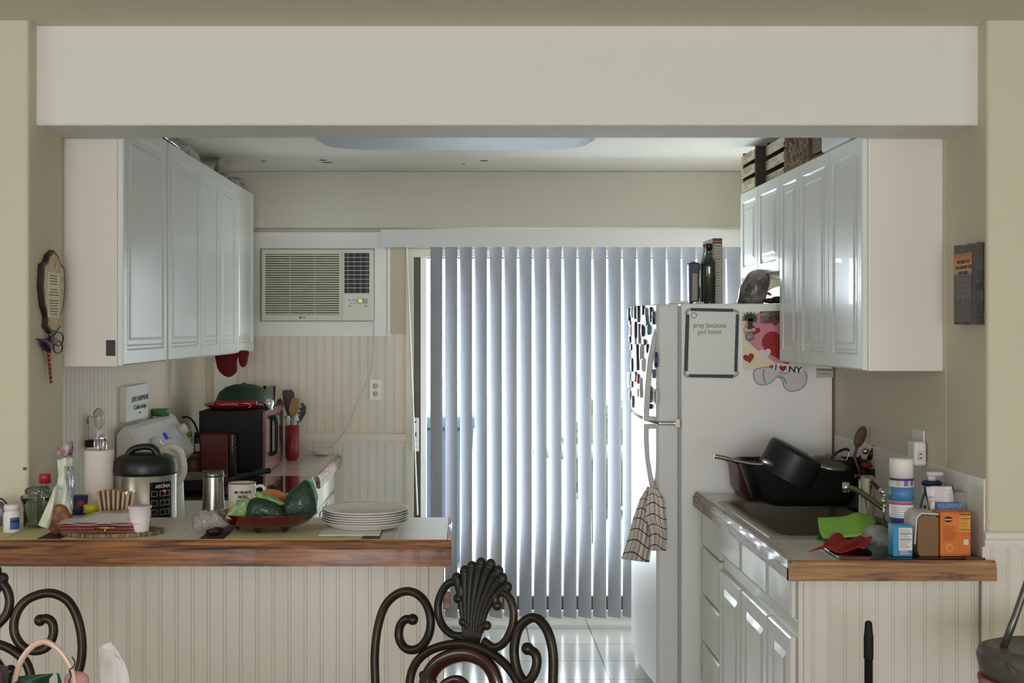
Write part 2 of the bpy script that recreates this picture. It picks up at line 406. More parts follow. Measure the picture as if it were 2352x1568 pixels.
for dz in (-0.07, 0.0, 0.07): mb.box(q.x-0.005, q.x+0.006, YB-0.0315, YB-0.029, q.z+dz-(0.012 if dz == 0 else 0.004), q.z+dz+(0.012 if dz == 0 else 0.004), 1)
mb.build('door_handle', [m_white, m_dark], dr)
# ---------------------------------------------------------------- cabinet makers
def panel(mb, u0, u1, v0, v1, face, sgn, axis, rings=None, m=0):
    """raised-panel door lying in the plane face; axis 'X': u=Y, v=Z; axis 'Y': u=X, v=Z. sgn: outward direction"""
    rings = rings or [(0, -0.019), (0, -0.004), (0.004, 0), (0.048, 0), (0.054, -0.007), (0.062, -0.007), (0.068, -0.0035), (0.082, -0.0035), (0.092, 0.001)]
    vs = []
    for ins, d in rings:
        for (u, v) in ((u0+ins, v0+ins), (u1-ins, v0+ins), (u1-ins, v1-ins), (u0+ins, v1-ins)):
            w = face+sgn*d; vs.append((w, u, v) if axis == 'X' else (u, w, v))
    fs = []
    for i in range(len(rings)-1):
        for k in range(4): fs.append([i*4+k, i*4+(k+1) % 4, (i+1)*4+(k+1) % 4, (i+1)*4+k])
    n = (len(rings)-1)*4; fs.append([n, n+1, n+2, n+3]); fs.append([3, 2, 1, 0])
    return mb.add(vs, fs, m)
def cabinet(name, label, x0, x1, face, sgn, y0, y1, z0, z1, doors, drawers=(), group=None, bodymat=None, doormat=None, cat='cabinet', rings=None, low=None):
    """x0..x1 body depth range, doors face along X"""
    t = thing(name, ((x0+x1)/2, (y0+y1)/2, z0), label, cat, group)
    mb = MB().box(x0, x1, y0, y1, z0, low or z1)
    if low: mb.box(x0, x0+0.02, y0, y1, low, z1); mb.box(x1-0.02, x1, y0, y1, low, z1)
    mb.build('cabinet_body', bodymat or m_cabside, t, bevel=0.0015, weld=False)
    for (a, b, c, d) in doors: panel(MB(), a, b, c, d, face, sgn, 'X', rings).build('door', doormat or m_cab, t)
    for (a, b, c, d) in drawers: panel(MB(), a, b, c, d, face, sgn, 'X', [(0, -0.019), (0, -0.006), (0.012, 0), (0.03, 0.0)]).build('drawer_front', doormat or m_cab, t)
    return t
# left wall cabinets
LX = -1.148; z0, z1 = 1.49, 2.335; g = 0.0015
cabinet('wall_cabinet', 'white wall cabinet nearest the beam on the left, black plate on its side', XKL, LX-0.02, LX, 1, 4.203, 4.818, z0, z1, [(4.206, 4.816, z0+0.004, z1-0.002)])
cabinet('wall_cabinet', 'white two-door wall cabinet in the middle of the left run', XKL, LX-0.02, LX, 1, 4.836, 5.842, z0, z1, [(4.838, 5.43-g, z0+0.004, z1-0.002), (5.43+g, 5.84, z0+0.004, z1-0.002)])
cabinet('wall_cabinet', 'white two-door wall cabinet beside the air conditioner, oven mitt hanging beneath', XKL, LX-0.02, LX, 1, 5.844, 6.766, z0, z1, [(5.846, 6.26-g, z0+0.004, z1-0.002), (6.26+g, 6.764, z0+0.004, z1-0.002)])
mb = MB(); a = at(244, 781, 4.203); b = at(265, 817, 4.203)
mb.box(a.x, b.x, 4.200, 4.203, b.z, a.z); sw = mb.build('magnetic_plate', mat('black_plate', (18, 16, 18), 0.3), bevel=0.001)
tag(sw, 'small black rectangular plate on the side of the left wall cabinet', 'plate')
# right wall cabinets
RX = 1.3116; z0, z1 = 1.475, 2.264
cabinet('wall_cabinet', 'tall white three-door wall cabinet on the right under the beam', RX+0.02, XR, RX, -1, 4.203, 5.32, z0, z1, [(4.206, 4.594-g, z0+0.004, z1-0.002), (4.594+g, 5.005-g, z0+0.004, z1-0.002), (5.005+g, 5.317, z0+0.004, z1-0.002)])
cabinet('wall_cabinet', 'short white two-door wall cabinet above the refrigerator', RX+0.02, XR, RX, -1, 5.323, 6.08, 1.853, z1, [(5.325, 5.72-g, 1.857, z1-0.002), (5.72+g, 6.078, 1.857, z1-0.002)])
# right base cabinets
BX = 0.99; zt = 0.862
br_ = [(0, -0.019), (0, -0.004), (0.005, 0), (0.05, 0), (0.055, -0.006), (0.062, -0.006), (0.085, 0)]
cabinet('base_cabinet', 'white base cabinet with four stacked drawers beside the refrigerator', BX+0.02, XR-0.002, BX, -1, 4.985, 5.38, 0, zt, [], [(4.99, 5.34, a, b) for a, b in ((0.12, 0.287), (0.295, 0.487), (0.495, 0.69), (0.70, 0.852))], bodymat=m_base, doormat=m_base, low=0.72)
cabinet('base_cabinet', 'white base cabinet under the sink with two doors below false drawer fronts', BX+0.02, XR-0.002, BX, -1, 4.18, 4.983, 0, zt, [(4.19, 4.575, 0.12, 0.667), (4.60, 4.975, 0.12, 0.667)], [(4.19, 4.575, 0.728, 0.852), (4.60, 4.975, 0.728, 0.852)], bodymat=m_base, doormat=m_base, rings=br_, low=0.72)
cabinet('base_cabinet', 'narrow white base cabinet at the near end of the sink counter', BX+0.02, XR-0.002, BX, -1, 3.865, 4.178, 0, zt, [(3.885, 4.17, 0.12, 0.667)], [(3.885, 4.17, 0.728, 0.852)], bodymat=m_base, doormat=m_base, rings=br_, low=0.72)
mb = beads(MB(), BX+0.035, XR-0.022, 0, zt, 3.853, -1, 'X')
mb.box(BX+0.018, BX+0.033, 3.851, 3.865, 0, zt)
struct(mb, 'trim_13', m_bead)
# right counter: tiled top with a sink cut-out, oak edging
CX0 = 0.985; sx0, sx1, sy0, sy1 = 1.06, 1.47, 4.29, 5.10
ct = thing('countertop', (1.28, 4.6, 0.862), 'white tiled countertop with oak edge around the steel sink', 'countertop')
mb = MB()
mb.box(CX0, sx0, 3.82, 5.42, 0.866, 0.91); mb.box(sx1, XR-0.006, 3.82, 5.42, 0.866, 0.91)
mb.box(sx0, sx1, 3.82, sy0, 0.866, 0.91); mb.box(sx0, sx1, sy1, 5.42, 0.866, 0.91)
mb.build('tiled_top', m_countertile, ct)
edge = [(0, 0.857), (-0.020, 0.857), (-0.020, 0.894), (-0.014, 0.902), (-0.012, 0.912), (-0.004, 0.917), (0, 0.915)]
mb = MB().prism([(3.82+a, z) for a, z in edge], CX0-0.02, XR+0.012, 'YZ'); mb.build('oak_edge', m_oakr, ct)
mb = MB().prism([(CX0+a, z) for a, z in edge], 3.803, 5.42, 'XZ'); mb.build('oak_edge', m_oaky, ct)
# sink
sk = thing('kitchen_sink', (1.26, 4.7, 0.75), 'stainless steel sink set in the tiled counter beside the refrigerator', 'sink')
mb = MB()
def rr(x0, x1, y0, y1, r, n=6):
    out = []
    for (cx, cy, a0) in ((x1-r, y1-r, 0), (x0+r, y1-r, 90), (x0+r, y0+r, 180), (x1-r, y0+r, 270)):
        for k in range(n+1): a = math.radians(a0+90*k/n); out.append((cx+r*math.cos(a), cy+r*math.sin(a)))
    return out
loops = [(rr(1.015, 1.515, 4.235, 5.15, 0.03), 0.9105), (rr(1.017, 1.513, 4.237, 5.148, 0.03), 0.914), (rr(1.065, 1.465, 4.285, 5.10, 0.05), 0.914),
         (rr(1.072, 1.458, 4.292, 5.093, 0.05), 0.905), (rr(1.088, 1.442, 4.31, 5.075, 0.06), 0.76), (rr(1.12, 1.41, 4.35, 5.04, 0.06), 0.742)]
n = len(loops[0][0]); vs = [(x, y, z) for lp, z in loops for x, y in lp]
fs = [[i*n+k, i*n+(k+1) % n, (i+1)*n+(k+1) % n, (i+1)*n+k] for i in range(len(loops)-1) for k in range(n)] + [[(len(loops)-1)*n+k for k in range(n)]]
mb.add(vs, fs, 0, True); mb.build('basin', mat('sink_steel', (158, 149, 136), 0.42, metal=0.65), sk)
MB().lathe([(0.0, 0.7435), (0.03, 0.7435), (0.042, 0.747), (0.045, 0.743)], (1.25, 4.62, 0)).build('drain', m_chrome, sk)

# bar counter of the peninsula
YF = 3.524
bt = thing('bar_counter', (-1.2, 3.7, 0.957), 'white tiled bar top with dark oak front edge over the beadboard half wall', 'countertop')
mb = MB().box(-2.3, XL, YF, YW-0.001, 0.975, 1.027); mb.box(XL, -0.06, YF, 3.946, 0.975, 1.027); mb.build('tiled_top', m_bartile, bt, weld=False)
edge = [(0, 0.957), (-0.018, 0.957), (-0.018, 1.004), (-0.014, 1.012), (-0.011, 1.022), (-0.003, 1.0285), (0, 1.027)]
MB().prism([(YF+a, z) for a, z in edge], -2.3, -0.0455, 'YZ').build('oak_edge', m_oak, bt)
mb = MB().prism([(-0.06-a*0.75, z) for a, z in edge], YF+0.001, 3.946, 'XZ'); mb.build('oak_edge', m_oaky, bt)
a = at(1020, 1352, 3.70); b = at(1034, 1392, 3.70)
tag(MB().box(-0.072, b.x, 3.66, 3.78, b.z, a.z).build('oak_block', m_oak, bevel=0.002), 'small oak block on the end of the beadboard half wall, below the bar', 'wood block')
# kitchen side of the peninsula
t = thing('base_cabinet', (-0.7, 4.05, 0), 'white base cabinet on the kitchen side of the peninsula, behind the bar', 'cabinet')
MB().box(XL+0.01, -0.10, YP+0.152, 4.35, 0, 0.868).build('cabinet_body', m_base, t)
MB().box(XL+0.01, -0.09, YP+0.152, 4.37, 0.87, 0.91).build('worktop', m_countertile, t)
# left run: counter, stove, counter
LXF = -0.74
cabinet('base_cabinet', 'white base cabinet between the stove and the bar', XKL, LXF-0.02, LXF, 1, 4.38, 5.195, 0, 0.866, [(4.40, 4.78, 0.1, 0.70), (4.79, 5.18, 0.1, 0.70)], [(4.40, 4.78, 0.72, 0.85), (4.79, 5.18, 0.72, 0.85)], bodymat=m_base, doormat=m_base, rings=br_)
cabinet('base_cabinet', 'white base cabinet in the far corner under the microwave counter', XKL, LXF-0.02, LXF, 1, 6.0, YB-0.015, 0, 0.853, [(6.02, 6.5, 0.1, 0.70), (6.52, 7.0, 0.1, 0.70)], [(6.02, 6.5, 0.72, 0.845), (6.52, 7.0, 0.72, 0.845)], bodymat=m_base, doormat=m_base, rings=br_)
tag(MB().box(XKL+0.002, -0.715, 4.375, 5.195, 0.868, 0.91).build('countertop', mat('grey_white_laminate', (214, 214, 208), 0.35), bevel=0.003), 'plain whitish countertop between the stove and the bar', 'countertop')
t = thing('countertop', (-1.09, 6.5, 0.86), 'tiled countertop with oak edge under the microwave', 'countertop')
MB().box(XKL+0.002, -0.722, 6.0, YB-0.016, 0.862, 0.91).build('tiled_top', tile_mat('glossy_counter_tile', (196, 180, 168), (188, 172, 160), (222, 212, 200), 0.152, 0.152, 'XY', 0.003, 0.12), t)
edge = [(0, 0.855), (0.02, 0.855), (0.02, 0.892), (0.013, 0.905), (0.006, 0.914), (0, 0.912)]
MB().prism([(-0.722+a, z) for a, z in edge], 6.0, YB-0.016, 'XZ').build('oak_edge', m_oaky, t)
# ---------------------------------------------------------------- vertical blinds
def cloth(name, m, nu, nv, fn, parent=None, solid=0.0015, uv=None, sub=0):
    """a surface with UVs in metres: fn(u, v) -> point, uv(u, v) -> (s, t)"""
    mb_ = MB().grid(nu, nv, fn); o = mb_.build(name, m, parent, weld=False)
    ul = o.data.uv_layers.new(name='UVMap'); uv = uv or (lambda a, b: (a, b))
    for lp in o.data.loops:
        i = lp.vertex_index; ul.data[lp.index].uv = uv((i % nu)/(nu-1), (i//nu)/(nv-1))
    if solid: md = o.modifiers.new('solid', 'SOLIDIFY'); md.thickness = solid; md.offset = 0
    if sub: md = o.modifiers.new('sub', 'SUBSURF'); md.levels = sub; md.render_levels = sub
    return o
def translucent(name, c, f=0.3, rough=0.45):
    m = mat(name, c, rough); nt = m.node_tree; b = nt.nodes['Principled BSDF']
    tr = nt.nodes.new('ShaderNodeBsdfTranslucent'); tr.inputs[0].default_value = rgb(c)
    mx = nt.nodes.new('ShaderNodeMixShader'); mx.inputs[0].default_value = f
    nt.links.new(b.outputs[0], mx.inputs[1]); nt.links.new(tr.outputs[0], mx.inputs[2])
    nt.links.new(mx.outputs[0], nt.nodes['Material Output'].inputs[0]); return m
m_vane = translucent('blind_vinyl', (172, 174, 180), 0.05)
YV = FPX/420.0
bl = thing('vertical_blind', (0.65, YV, 0.035), 'white vertical blind with open slats across the sliding glass door', 'window blind')
zv0, zv1 = 0.036, 2.075
proto = None
for k in range(22):
    xc = (1002.3+34.1*k-PX0)/420
    if proto is None:
        mb = MB(); N = 7; ang = math.radians(38); pts = []
        for i in range(N):
            s = (i/(N-1)-0.5)*0.084; bow = 0.007*(1-(2*i/(N-1)-1)**2)
            pts.append((xc+s*math.cos(ang)-bow*math.sin(ang), YV-s*math.sin(ang)-bow*math.cos(ang)))
        vs = [(x, y, z) for z in (zv0, zv1) for x, y in pts]
        mb.add(vs, [[i, i+1, N+i+1, N+i] for i in range(N-1)], 0, True)
        proto = mb.build('blind_slat', m_vane, bl, weld=False); x0 = xc
        md = proto.modifiers.new('solid', 'SOLIDIFY'); md.thickness = 0.0012; md.offset = 0
    else:
        c = proto.copy(); COL.objects.link(c); c.location = (xc-x0, 0, 0); c.rotation_euler = (0, 0, 0); WL[c.name] = WL[bl.name]
mb = MB(); vx0 = (875-PX0)/427
mb.box(vx0, 1.50, FPX/428-0.003, FPX/428, 2.052, 2.146); mb.box(vx0, vx0+0.003, FPX/428, YB-0.04, 2.052, 2.146); mb.box(vx0, 1.50, FPX/428, YB-0.04, 2.14, 2.146)
mb.build('valance', mat('valance_white', (212, 212, 210), 0.5), bl, weld=False)
MB().box(vx0+0.02, 1.48, YV-0.02, YV+0.02, 2.078, 2.115).build('head_rail', m_white, bl)
a, b = at(934, 568, 6.93), at(959, 1182, 6.98)
MB().tube([a, at(946, 870, 6.95), b], 0.0045, 8).build('tilt_wand', mat('clear_white_plastic', (235, 238, 240), 0.2), bl)
m_mark = mat('dark_scuff', (60, 56, 50), 0.8)

# ---------------------------------------------------------------- air conditioner
m_acw = mat('ac_cream', (214, 213, 190), 0.5)
m_acf = mat('ac_panel_cream', (220, 219, 203), 0.5)
YA = YB-0.065; q = lambda x, y: at(x, y, YA)
ac = thing('air_conditioner', (-0.84, YB-0.05, az0), 'cream through-wall air conditioner with green 75 display, set in a white board', 'air conditioner')
A0, A1 = q(602, 736), q(858, 573)
MB().box(A0.x, A1.x, YA+0.012, YB+0.12, A0.z, A1.z).build('case', m_acw, ac, bevel=0.004)
xm = q(786, 0).x
mb = MB(); ga, gb = q(609, 723), q(779, 583)
mb.box(A0.x, ga.x, YA, YA+0.011, A0.z, A1.z); mb.box(gb.x, xm-0.001, YA, YA+0.011, A0.z, A1.z)
mb.box(ga.x, gb.x, YA, YA+0.011, A0.z, ga.z); mb.box(ga.x, gb.x, YA, YA+0.011, gb.z, A1.z)
n = 26
for i in range(n):
    z = ga.z+(gb.z-ga.z)*(i+0.5)/n; h = (gb.z-ga.z)/n
    mb.prism([(YA+0.001, z-h*0.34), (YA, z+h*0.1), (YA+0.010, z+h*0.34), (YA+0.011, z+h*0.2)], ga.x, gb.x, 'YZ')
for i in range(1, 3):
    x = ga.x+(gb.x-ga.x)*i/3; mb.box(x-0.0012, x+0.0012, YA+0.003, YA+0.011, ga.z, gb.z)
mb.build('intake_grille', m_acw, ac, weld=False)
MB().box(ga.x, gb.x, YA+0.0105, YA+0.013, ga.z, gb.z).build('filter', mat('ac_filter_dark', (92, 92, 78), 0.8), ac)
va, vb = q(791, 673), q(848, 581)
mb = MB(); mb.box(xm+0.001, va.x, YA, YA+0.011, A0.z, A1.z); mb.box(vb.x, A1.x, YA, YA+0.011, A0.z, A1.z)
mb.box(va.x, vb.x, YA, YA+0.011, A0.z, va.z); mb.box(va.x, vb.x, YA, YA+0.011, vb.z, A1.z)
mb.build('side_panel', m_acf, ac, weld=False)
mb = MB().box(va.x, vb.x, YA+0.009, YA+0.0115, va.z, vb.z, 0)
for i in range(4):
    x = va.x+(vb.x-va.x)*(i+0.6)/4; mb.box(x-0.006, x+0.006, YA+0.006, YA+0.009, va.z, vb.z, 1)
mb.build('outlet_vent', [mat('vent_black', (20, 19, 22), 0.5), mat('vent_vane', (52, 50, 54), 0.4)], ac, weld=False)
mb = MB()
for i in range(1, 9):
    z = vb.z-(vb.z-va.z)*i/9.2; mb.box(va.x, vb.x, YA-0.001, YA+0.003, z-0.0013, z+0.0013)
for (x0_, x1_, z0_, z1_) in ((va.x-0.003, va.x, va.z-0.003, vb.z+0.003), (vb.x, vb.x+0.003, va.z-0.003, vb.z+0.003), (va.x, vb.x, va.z-0.003, va.z), (va.x, vb.x, vb.z, vb.z+0.003)): mb.box(x0_, x1_, YA-0.002, YA+0.002, z0_, z1_)
mb.build('vent_bars', mat('vent_bar_white', (205, 205, 200), 0.4), ac, weld=False)
ca, cb = q(793, 710), q(849, 682)
pn = MB().box(ca.x, cb.x, YA-0.001, YA+0.001, ca.z, cb.z).build('control_panel', m_acf, ac, bevel=0.002)
da, db = q(819, 697), q(844, 686)
MB().box(da.x, db.x, YA-0.0025, YA-0.001, da.z, db.z).build('display', mat('display_black', (12, 14, 12), 0.2), pn)
text('75', 0.022, ((da.x+db.x)/2-0.010, YA-0.003, (da.z+db.z)/2), mat('display_green', (190, 235, 90), 0.5, emis=(190, 240, 90), es=1.2), pn, 'display_digits', bold=0.0006)
mb = MB()
for (x, y, w_) in ((803, 689, 7), (813, 689, 7), (803, 703, 7), (840, 703, 8), (806, 696, 3), (813, 696, 3)):
    p = q(x, y); mb.box(p.x-w_/840, p.x+w_/840, YA-0.002, YA-0.001, p.z-0.003, p.z+0.003)
mb.build('button_row', mat('button_grey', (150, 148, 142), 0.5), pn)
p = q(812, 695); MB().box(p.x-0.002, p.x+0.002, YA-0.0025, YA-0.001, p.z-0.002, p.z+0.002).build('indicator_lamp', mat('led_red', (240, 120, 110), 0.4, emis=(240, 90, 90), es=1.0), pn)
p = q(690, 729); MB().lathe([(0, 0), (0.006, 0), (0.006, 0.001), (0, 0.001)], (p.x, YA, p.z), axis=(0, -1, 0), seg=16).build('round_emblem', mat('emblem_grey', (84, 82, 78), 0.5), ac)
text('LG', 0.014, (p.x+0.019, YA-0.0005, p.z), MATS['emblem_grey'], ac, 'brand_lettering', bold=0.0004)
# power cord and in-line plug
cd = thing('power_cord', (-0.75, YB-0.03, 0.93), 'thin white power cord running from the air conditioner down to a plug on the counter', 'cord')
pts = [at(x, y, YB-0.035) for x, y in ((858, 722), (858, 760), (857, 800), (852, 850), (838, 884), (822, 918), (811, 950), (797, 983), (778, 1008), (758, 1028))]
MB().tube(smoothpath(pts, 6), 0.0035, 8).build('cable', mat('cord_white', (206, 202, 192), 0.5), cd)
p = at(738, 1033, YB-0.05)
mb = MB().ell((p.x, p.y, 0.925), (0.04, 0.022, 0.014)); mb.build('plug_body', MATS['cord_white'], cd)
pts = [at(x, y, YB-0.04) for x, y in ((722, 1036), (705, 1030), (690, 1022), (672, 1012))]
MB().tube(smoothpath(pts, 5), 0.003, 8).build('cable', MATS['cord_white'], cd)
def outlet(name, label, px, py, Y, w=0.07, h=0.115, slots=True, cover=None):
    p = at(px, py, Y); t = thing(name, (p.x, Y, p.z-h/2), label, 'outlet')
    MB().box(p.x-w/2, p.x+w/2, Y-0.006, Y, p.z-h/2, p.z+h/2).build('cover_plate', cover or m_white, t, bevel=0.003)
    if slots:
        for s in (-1, 1):
            r = MB().lathe([(0, 0), (0.0165, 0), (0.0165, 0.002), (0, 0.002)], (p.x, Y-0.006, p.z+s*0.0215), axis=(0, -1, 0), seg=24).build('socket', mat('socket_cream', (206, 198, 160), 0.4), t)
            mb = MB(); 
            for dx in (-0.006, 0.006): mb.box(p.x+dx-0.0012, p.x+dx+0.0012, Y-0.0086, Y-0.0078, p.z+s*0.0215, p.z+s*0.0215+0.008)
            mb.build('slot', m_dark, r)
    return t
outlet('wall_outlet', 'white duplex outlet with cream sockets on the back beadboard wall', 863, 895, YB-0.002)

# ---------------------------------------------------------------- ceiling light
cl = thing('ceiling_light', (-0.05, 5.35, 2.40), 'long frosted wraparound light fixture on the kitchen ceiling, switched off', 'ceiling light')
L = [(rr(-0.68, 0.57, 5.02, 5.64, 0.05), ZK), (rr(-0.68, 0.57, 5.02, 5.64, 0.05), ZK-0.012), (rr(-0.67, 0.56, 5.03, 5.63, 0.10), ZK-0.03), (rr(-0.655, 0.545, 5.05, 5.61, 0.13), ZK-0.055), (rr(-0.62, 0.51, 5.09, 5.585, 0.14), ZK-0.078), (rr(-0.56, 0.45, 5.14, 5.54, 0.13), ZK-0.088)]
n = len(L[0][0]); mb = MB(); mb.add([(x, y, z) for lp, z in L for x, y in lp], [[i*n+k, i*n+(k+1) % n, (i+1)*n+(k+1) % n, (i+1)*n+k] for i in range(1, len(L)-1) for k in range(n)] + [[(len(L)-1)*n+k for k in range(n)]], 0, True)
mb.build('diffuser', mat('frosted_acrylic', (204, 211, 222), 0.5), cl)
MB().prism(L[0][0], ZK-0.012, ZK, 'XY').build('housing', m_white, cl)

# ---------------------------------------------------------------- refrigerator
YFR, HF = 5.43, 1.723; GF = FPX/YFR
m_fr = mat('fridge_white', (234, 231, 226), 0.35, bump=(500, 0.15), coat=0.2)
m_frd = mat('fridge_door_white', (216, 214, 210), 0.34, bump=(600, 0.12))
fr = thing('refrigerator', (1.2, 5.86, 0), 'white top-freezer refrigerator with magnets on its door and papers on its side', 'refrigerator')
MB().box(0.918, 1.568, YFR, 6.29, 0.03, HF).build('fridge_body', m_fr, fr, bevel=0.006)
MB().box(0.93, 1.55, YFR+0.02, 6.27, 0.0, 0.03).build('base_grille', m_dark, fr)
MB().box(0.906, 0.918, YFR+0.012, 6.28, 0.06, HF-0.012).build('door_gasket', mat('gasket_grey', (170, 170, 168), 0.7), fr)
def door_poly():
    P = [(0.905, YFR+0.002), (0.824, YFR+0.002), (0.816, YFR+0.012)]
    for i in range(9):
        t = i/8; P.append((0.812-0.022*math.sin(PI*t), YFR+0.02+t*0.83))
    P += [(0.824, YFR+0.862), (0.905, YFR+0.862)]
    return P
for nm, za, zb in (('freezer_door', 1.214, HF-0.002), ('fridge_door', 0.07, 1.202)):
    MB().prism(door_poly(), za, zb, 'XY').build(nm, m_frd, fr, bevel=0.008, bseg=3)
def hpoly(L): return [(at(x, y, YFR+0.05).x, at(x, y, YFR+0.05).z) for x, y in L]
h1 = [(1517, 727), (1507, 742), (1497, 775), (1487, 825), (1481, 885), (1478, 940), (1478, 966), (1519, 966), (1519, 958), (1490, 956), (1493, 900), (1497, 850), (1504, 800), (1513, 765), (1519, 752)]
h2 = [(1478, 974), (1478, 1010), (1481, 1050), (1488, 1100), (1497, 1140), (1507, 1165), (1519, 1175), (1519, 1150), (1508, 1132), (1499, 1095), (1491, 1050), (1489, 1000), (1489, 984), (1519, 983), (1519, 974)]
mh = mat('handle_white', (196, 193, 188), 0.4)
for h_ in (h1, h2): MB().prism(hpoly(h_), YFR+0.035, YFR+0.075, 'XZ').build('door_handle', mh, fr, bevel=0.004)
a = at(1540, 977, YFR); mb = MB().box(a.x-0.045, a.x+0.035, YFR-0.004, YFR+0.03, 1.2035, 1.2125, 0)
mb.box(a.x+0.018, a.x+0.04, YFR-0.012, YFR, 1.19, 1.228, 0); mb.build('middle_hinge', m_chrome, fr, bevel=0.002)
MB().box(0.87, 0.95, YFR+0.01, YFR+0.06, HF, HF+0.012).build('top_hinge', m_frd, fr, bevel=0.003)
# towel on the handle
def towel_mat():
    m = bpy.data.materials.new('windowpane_cloth'); m.use_nodes = True; nt = m.node_tree; b = nt.nodes['Principled BSDF']
    tc = nt.nodes.new('ShaderNodeTexCoord'); br = nt.nodes.new('ShaderNodeTexBrick'); br.offset = 0
    br.inputs['Scale'].default_value = 1; br.inputs['Brick Width'].default_value = 0.046; br.inputs['Row Height'].default_value = 0.046; br.inputs['Mortar Size'].default_value = 0.0024; br.inputs['Mortar Smooth'].default_value = 0.1
    br.inputs['Color1'].default_value = rgb((224, 214, 204)); br.inputs['Color2'].default_value = rgb((224, 214, 204)); br.inputs['Mortar'].default_value = rgb((62, 38, 32))
    nt.links.new(tc.outputs['UV'], br.inputs['Vector']); nt.links.new(br.outputs['Color'], b.inputs['Base Color']); b.inputs['Roughness'].default_value = 0.9; return m
def ipol(L, t):
    t = max(0, min(1, t))*(len(L)-1); i = min(int(t), len(L)-2); f = t-i; return tuple(L[i][k]*(1-f)+L[i+1][k]*f for k in range(len(L[0])))
mt = towel_mat()
tw = thing('dish_towel', at(1490, 1200, YFR-0.02), 'cream dish towel with a brown windowpane check hanging from the refrigerator handle', 'towel')
def piece(Ls, Rs, yb, amp, nf, ph, wid, ln):
    def fn(u, v):
        l = ipol(Ls, v); r = ipol(Rs, v); x = l[0]*(1-u)+r[0]*u; y = l[1]*(1-u)+r[1]*u
        d = amp*(0.25+0.75*v)*math.sin(nf*PI*u+ph+1.2*v); return at(x, y, yb+d)
    cloth('towel_fold', mt, 33, 25, fn, tw, 0.002, lambda a, b: (a*wid+0.01*math.sin(6*b), b*ln+0.012*math.sin(5*a)))
piece([(1488, 1117), (1470, 1145), (1456, 1185), (1444, 1230), (1427, 1283)], [(1500, 1122), (1500, 1150), (1500, 1195), (1498, 1240), (1491, 1292)], YFR+0.01, 0.022, 5, 0.3, 0.26, 0.34)
piece([(1492, 1118), (1486, 1150), (1484, 1190), (1492, 1225), (1491, 1264)], [(1507, 1118), (1527, 1148), (1531, 1190), (1533, 1225), (1530, 1264)], YFR-0.035, 0.018, 4, 1.0, 0.20, 0.29)
# things stuck on the refrigerator side (plane facing the camera)
S = lambda x, y, d=0.002: at(x, y, YFR-d)
wb_ = thing('whiteboard', S(1633, 866), 'small whiteboard with dark frame and faint handwriting on the refrigerator side', 'whiteboard')
def quad(mb, pts, d0, d1, m=0):
    P = [(S(x, y).x, S(x, y).z) for x, y in pts]; return mb.prism(P, YFR-d1, YFR-d0, 'XZ', m)
quad(MB(), [(1580, 714), (1692, 716), (1688, 861), (1576, 860)], 0.001, 0.004).build('writing_surface', mat('board_white', (226, 224, 216), 0.3), wb_)
mf = mat('frame_navy', (32, 34, 46), 0.4)
for P in ([(1587, 707), (1683, 709), (1683, 716), (1587, 714)], [(1575, 722), (1583, 722), (1579, 852), (1571, 852)], [(1690, 722), (1697, 722), (1693, 853), (1686, 853)], [(1582, 859), (1684, 860), (1683, 868), (1581, 866)]):
    quad(MB(), P, 0.001, 0.009).build('frame_edge', mf, wb_, bevel=0.001)
for (cx, cy, a0) in ((1586, 721, 90), (1684, 723, 0), (1582, 853, 180), (1683, 853, 270)):
    mb = MB(); pts = []
    for k in range(7): a = math.radians(a0+15*k); p = S(cx, cy); pts.append(Vector((p.x+0.021*math.cos(a), YFR-0.006, p.z+0.021*math.sin(a))))
    mb.tube(pts, 0.005, 8); mb.build('corner_cap', mat('corner_grey', (176, 176, 178), 0.35), wb_)
mi = mat('grey_marker', (120, 116, 112), 0.7)
text('pray because', 0.032, S(1630, 747, 0.0045), mi, wb_, 'handwriting', sx=0.85, ry=math.radians(0))
text('god listens', 0.028, S(1630, 762, 0.0045), mi, wb_, 'handwriting', sx=0.85)
p = S(1594, 724, 0.004); MB().lathe([(0.010, 0), (0.012, 0.001), (0.013, 0)], p, axis=(0, -1, 0), seg=24).build('drawn_circle', mi, wb_)
# heart poster
def heart(cx, cy, w, rot=0.0, n=28):
    out = []
    for k in range(n):
        t = 2*PI*k/n; x = 16*math.sin(t)**3/17; y = (13*math.cos(t)-5*math.cos(2*t)-2*math.cos(3*t)-math.cos(4*t))/17
        c, s_ = math.cos(rot), math.sin(rot); out.append((cx+w/2*(x*c-y*s_), cy-w/2*(x*s_+y*c)))
    return out
po = thing('heart_poster', S(1755, 850), 'cream poster with pink, red and white hearts on the refrigerator side', 'poster')
quad(MB(), [(1704, 716), (1706, 846), (1710, 850), (1860, 850), (1860, 716)], 0.0005, 0.0012).build('sheet', mat('poster_cream', (226, 216, 184), 0.6), po)
quad(MB(), heart(1790, 772, 170, 0.12), 0.0012, 0.0018).build('pink_heart', mat('pink_print', (214, 138, 152), 0.6), po)
mr = mat('red_print', (158, 30, 32), 0.55)
for (x, y, w_, r_, d) in ((1800, 792, 104, 0.2, 0.0026), (1733, 759, 27, -0.4, 0.0026), (1720, 822, 27, 0.25, 0.0026), (1780, 742, 16, 0, 0.0026), (1773, 842, 12, 0, 0.0026)):
    quad(MB(), heart(x, y, w_, r_), 0.0018, d).build('red_heart', mr, po)
quad(MB(), heart(1758, 811, 28, 0.15), 0.0027, 0.0034).build('white_heart', mat('white_print', (226, 214, 216), 0.6), po)
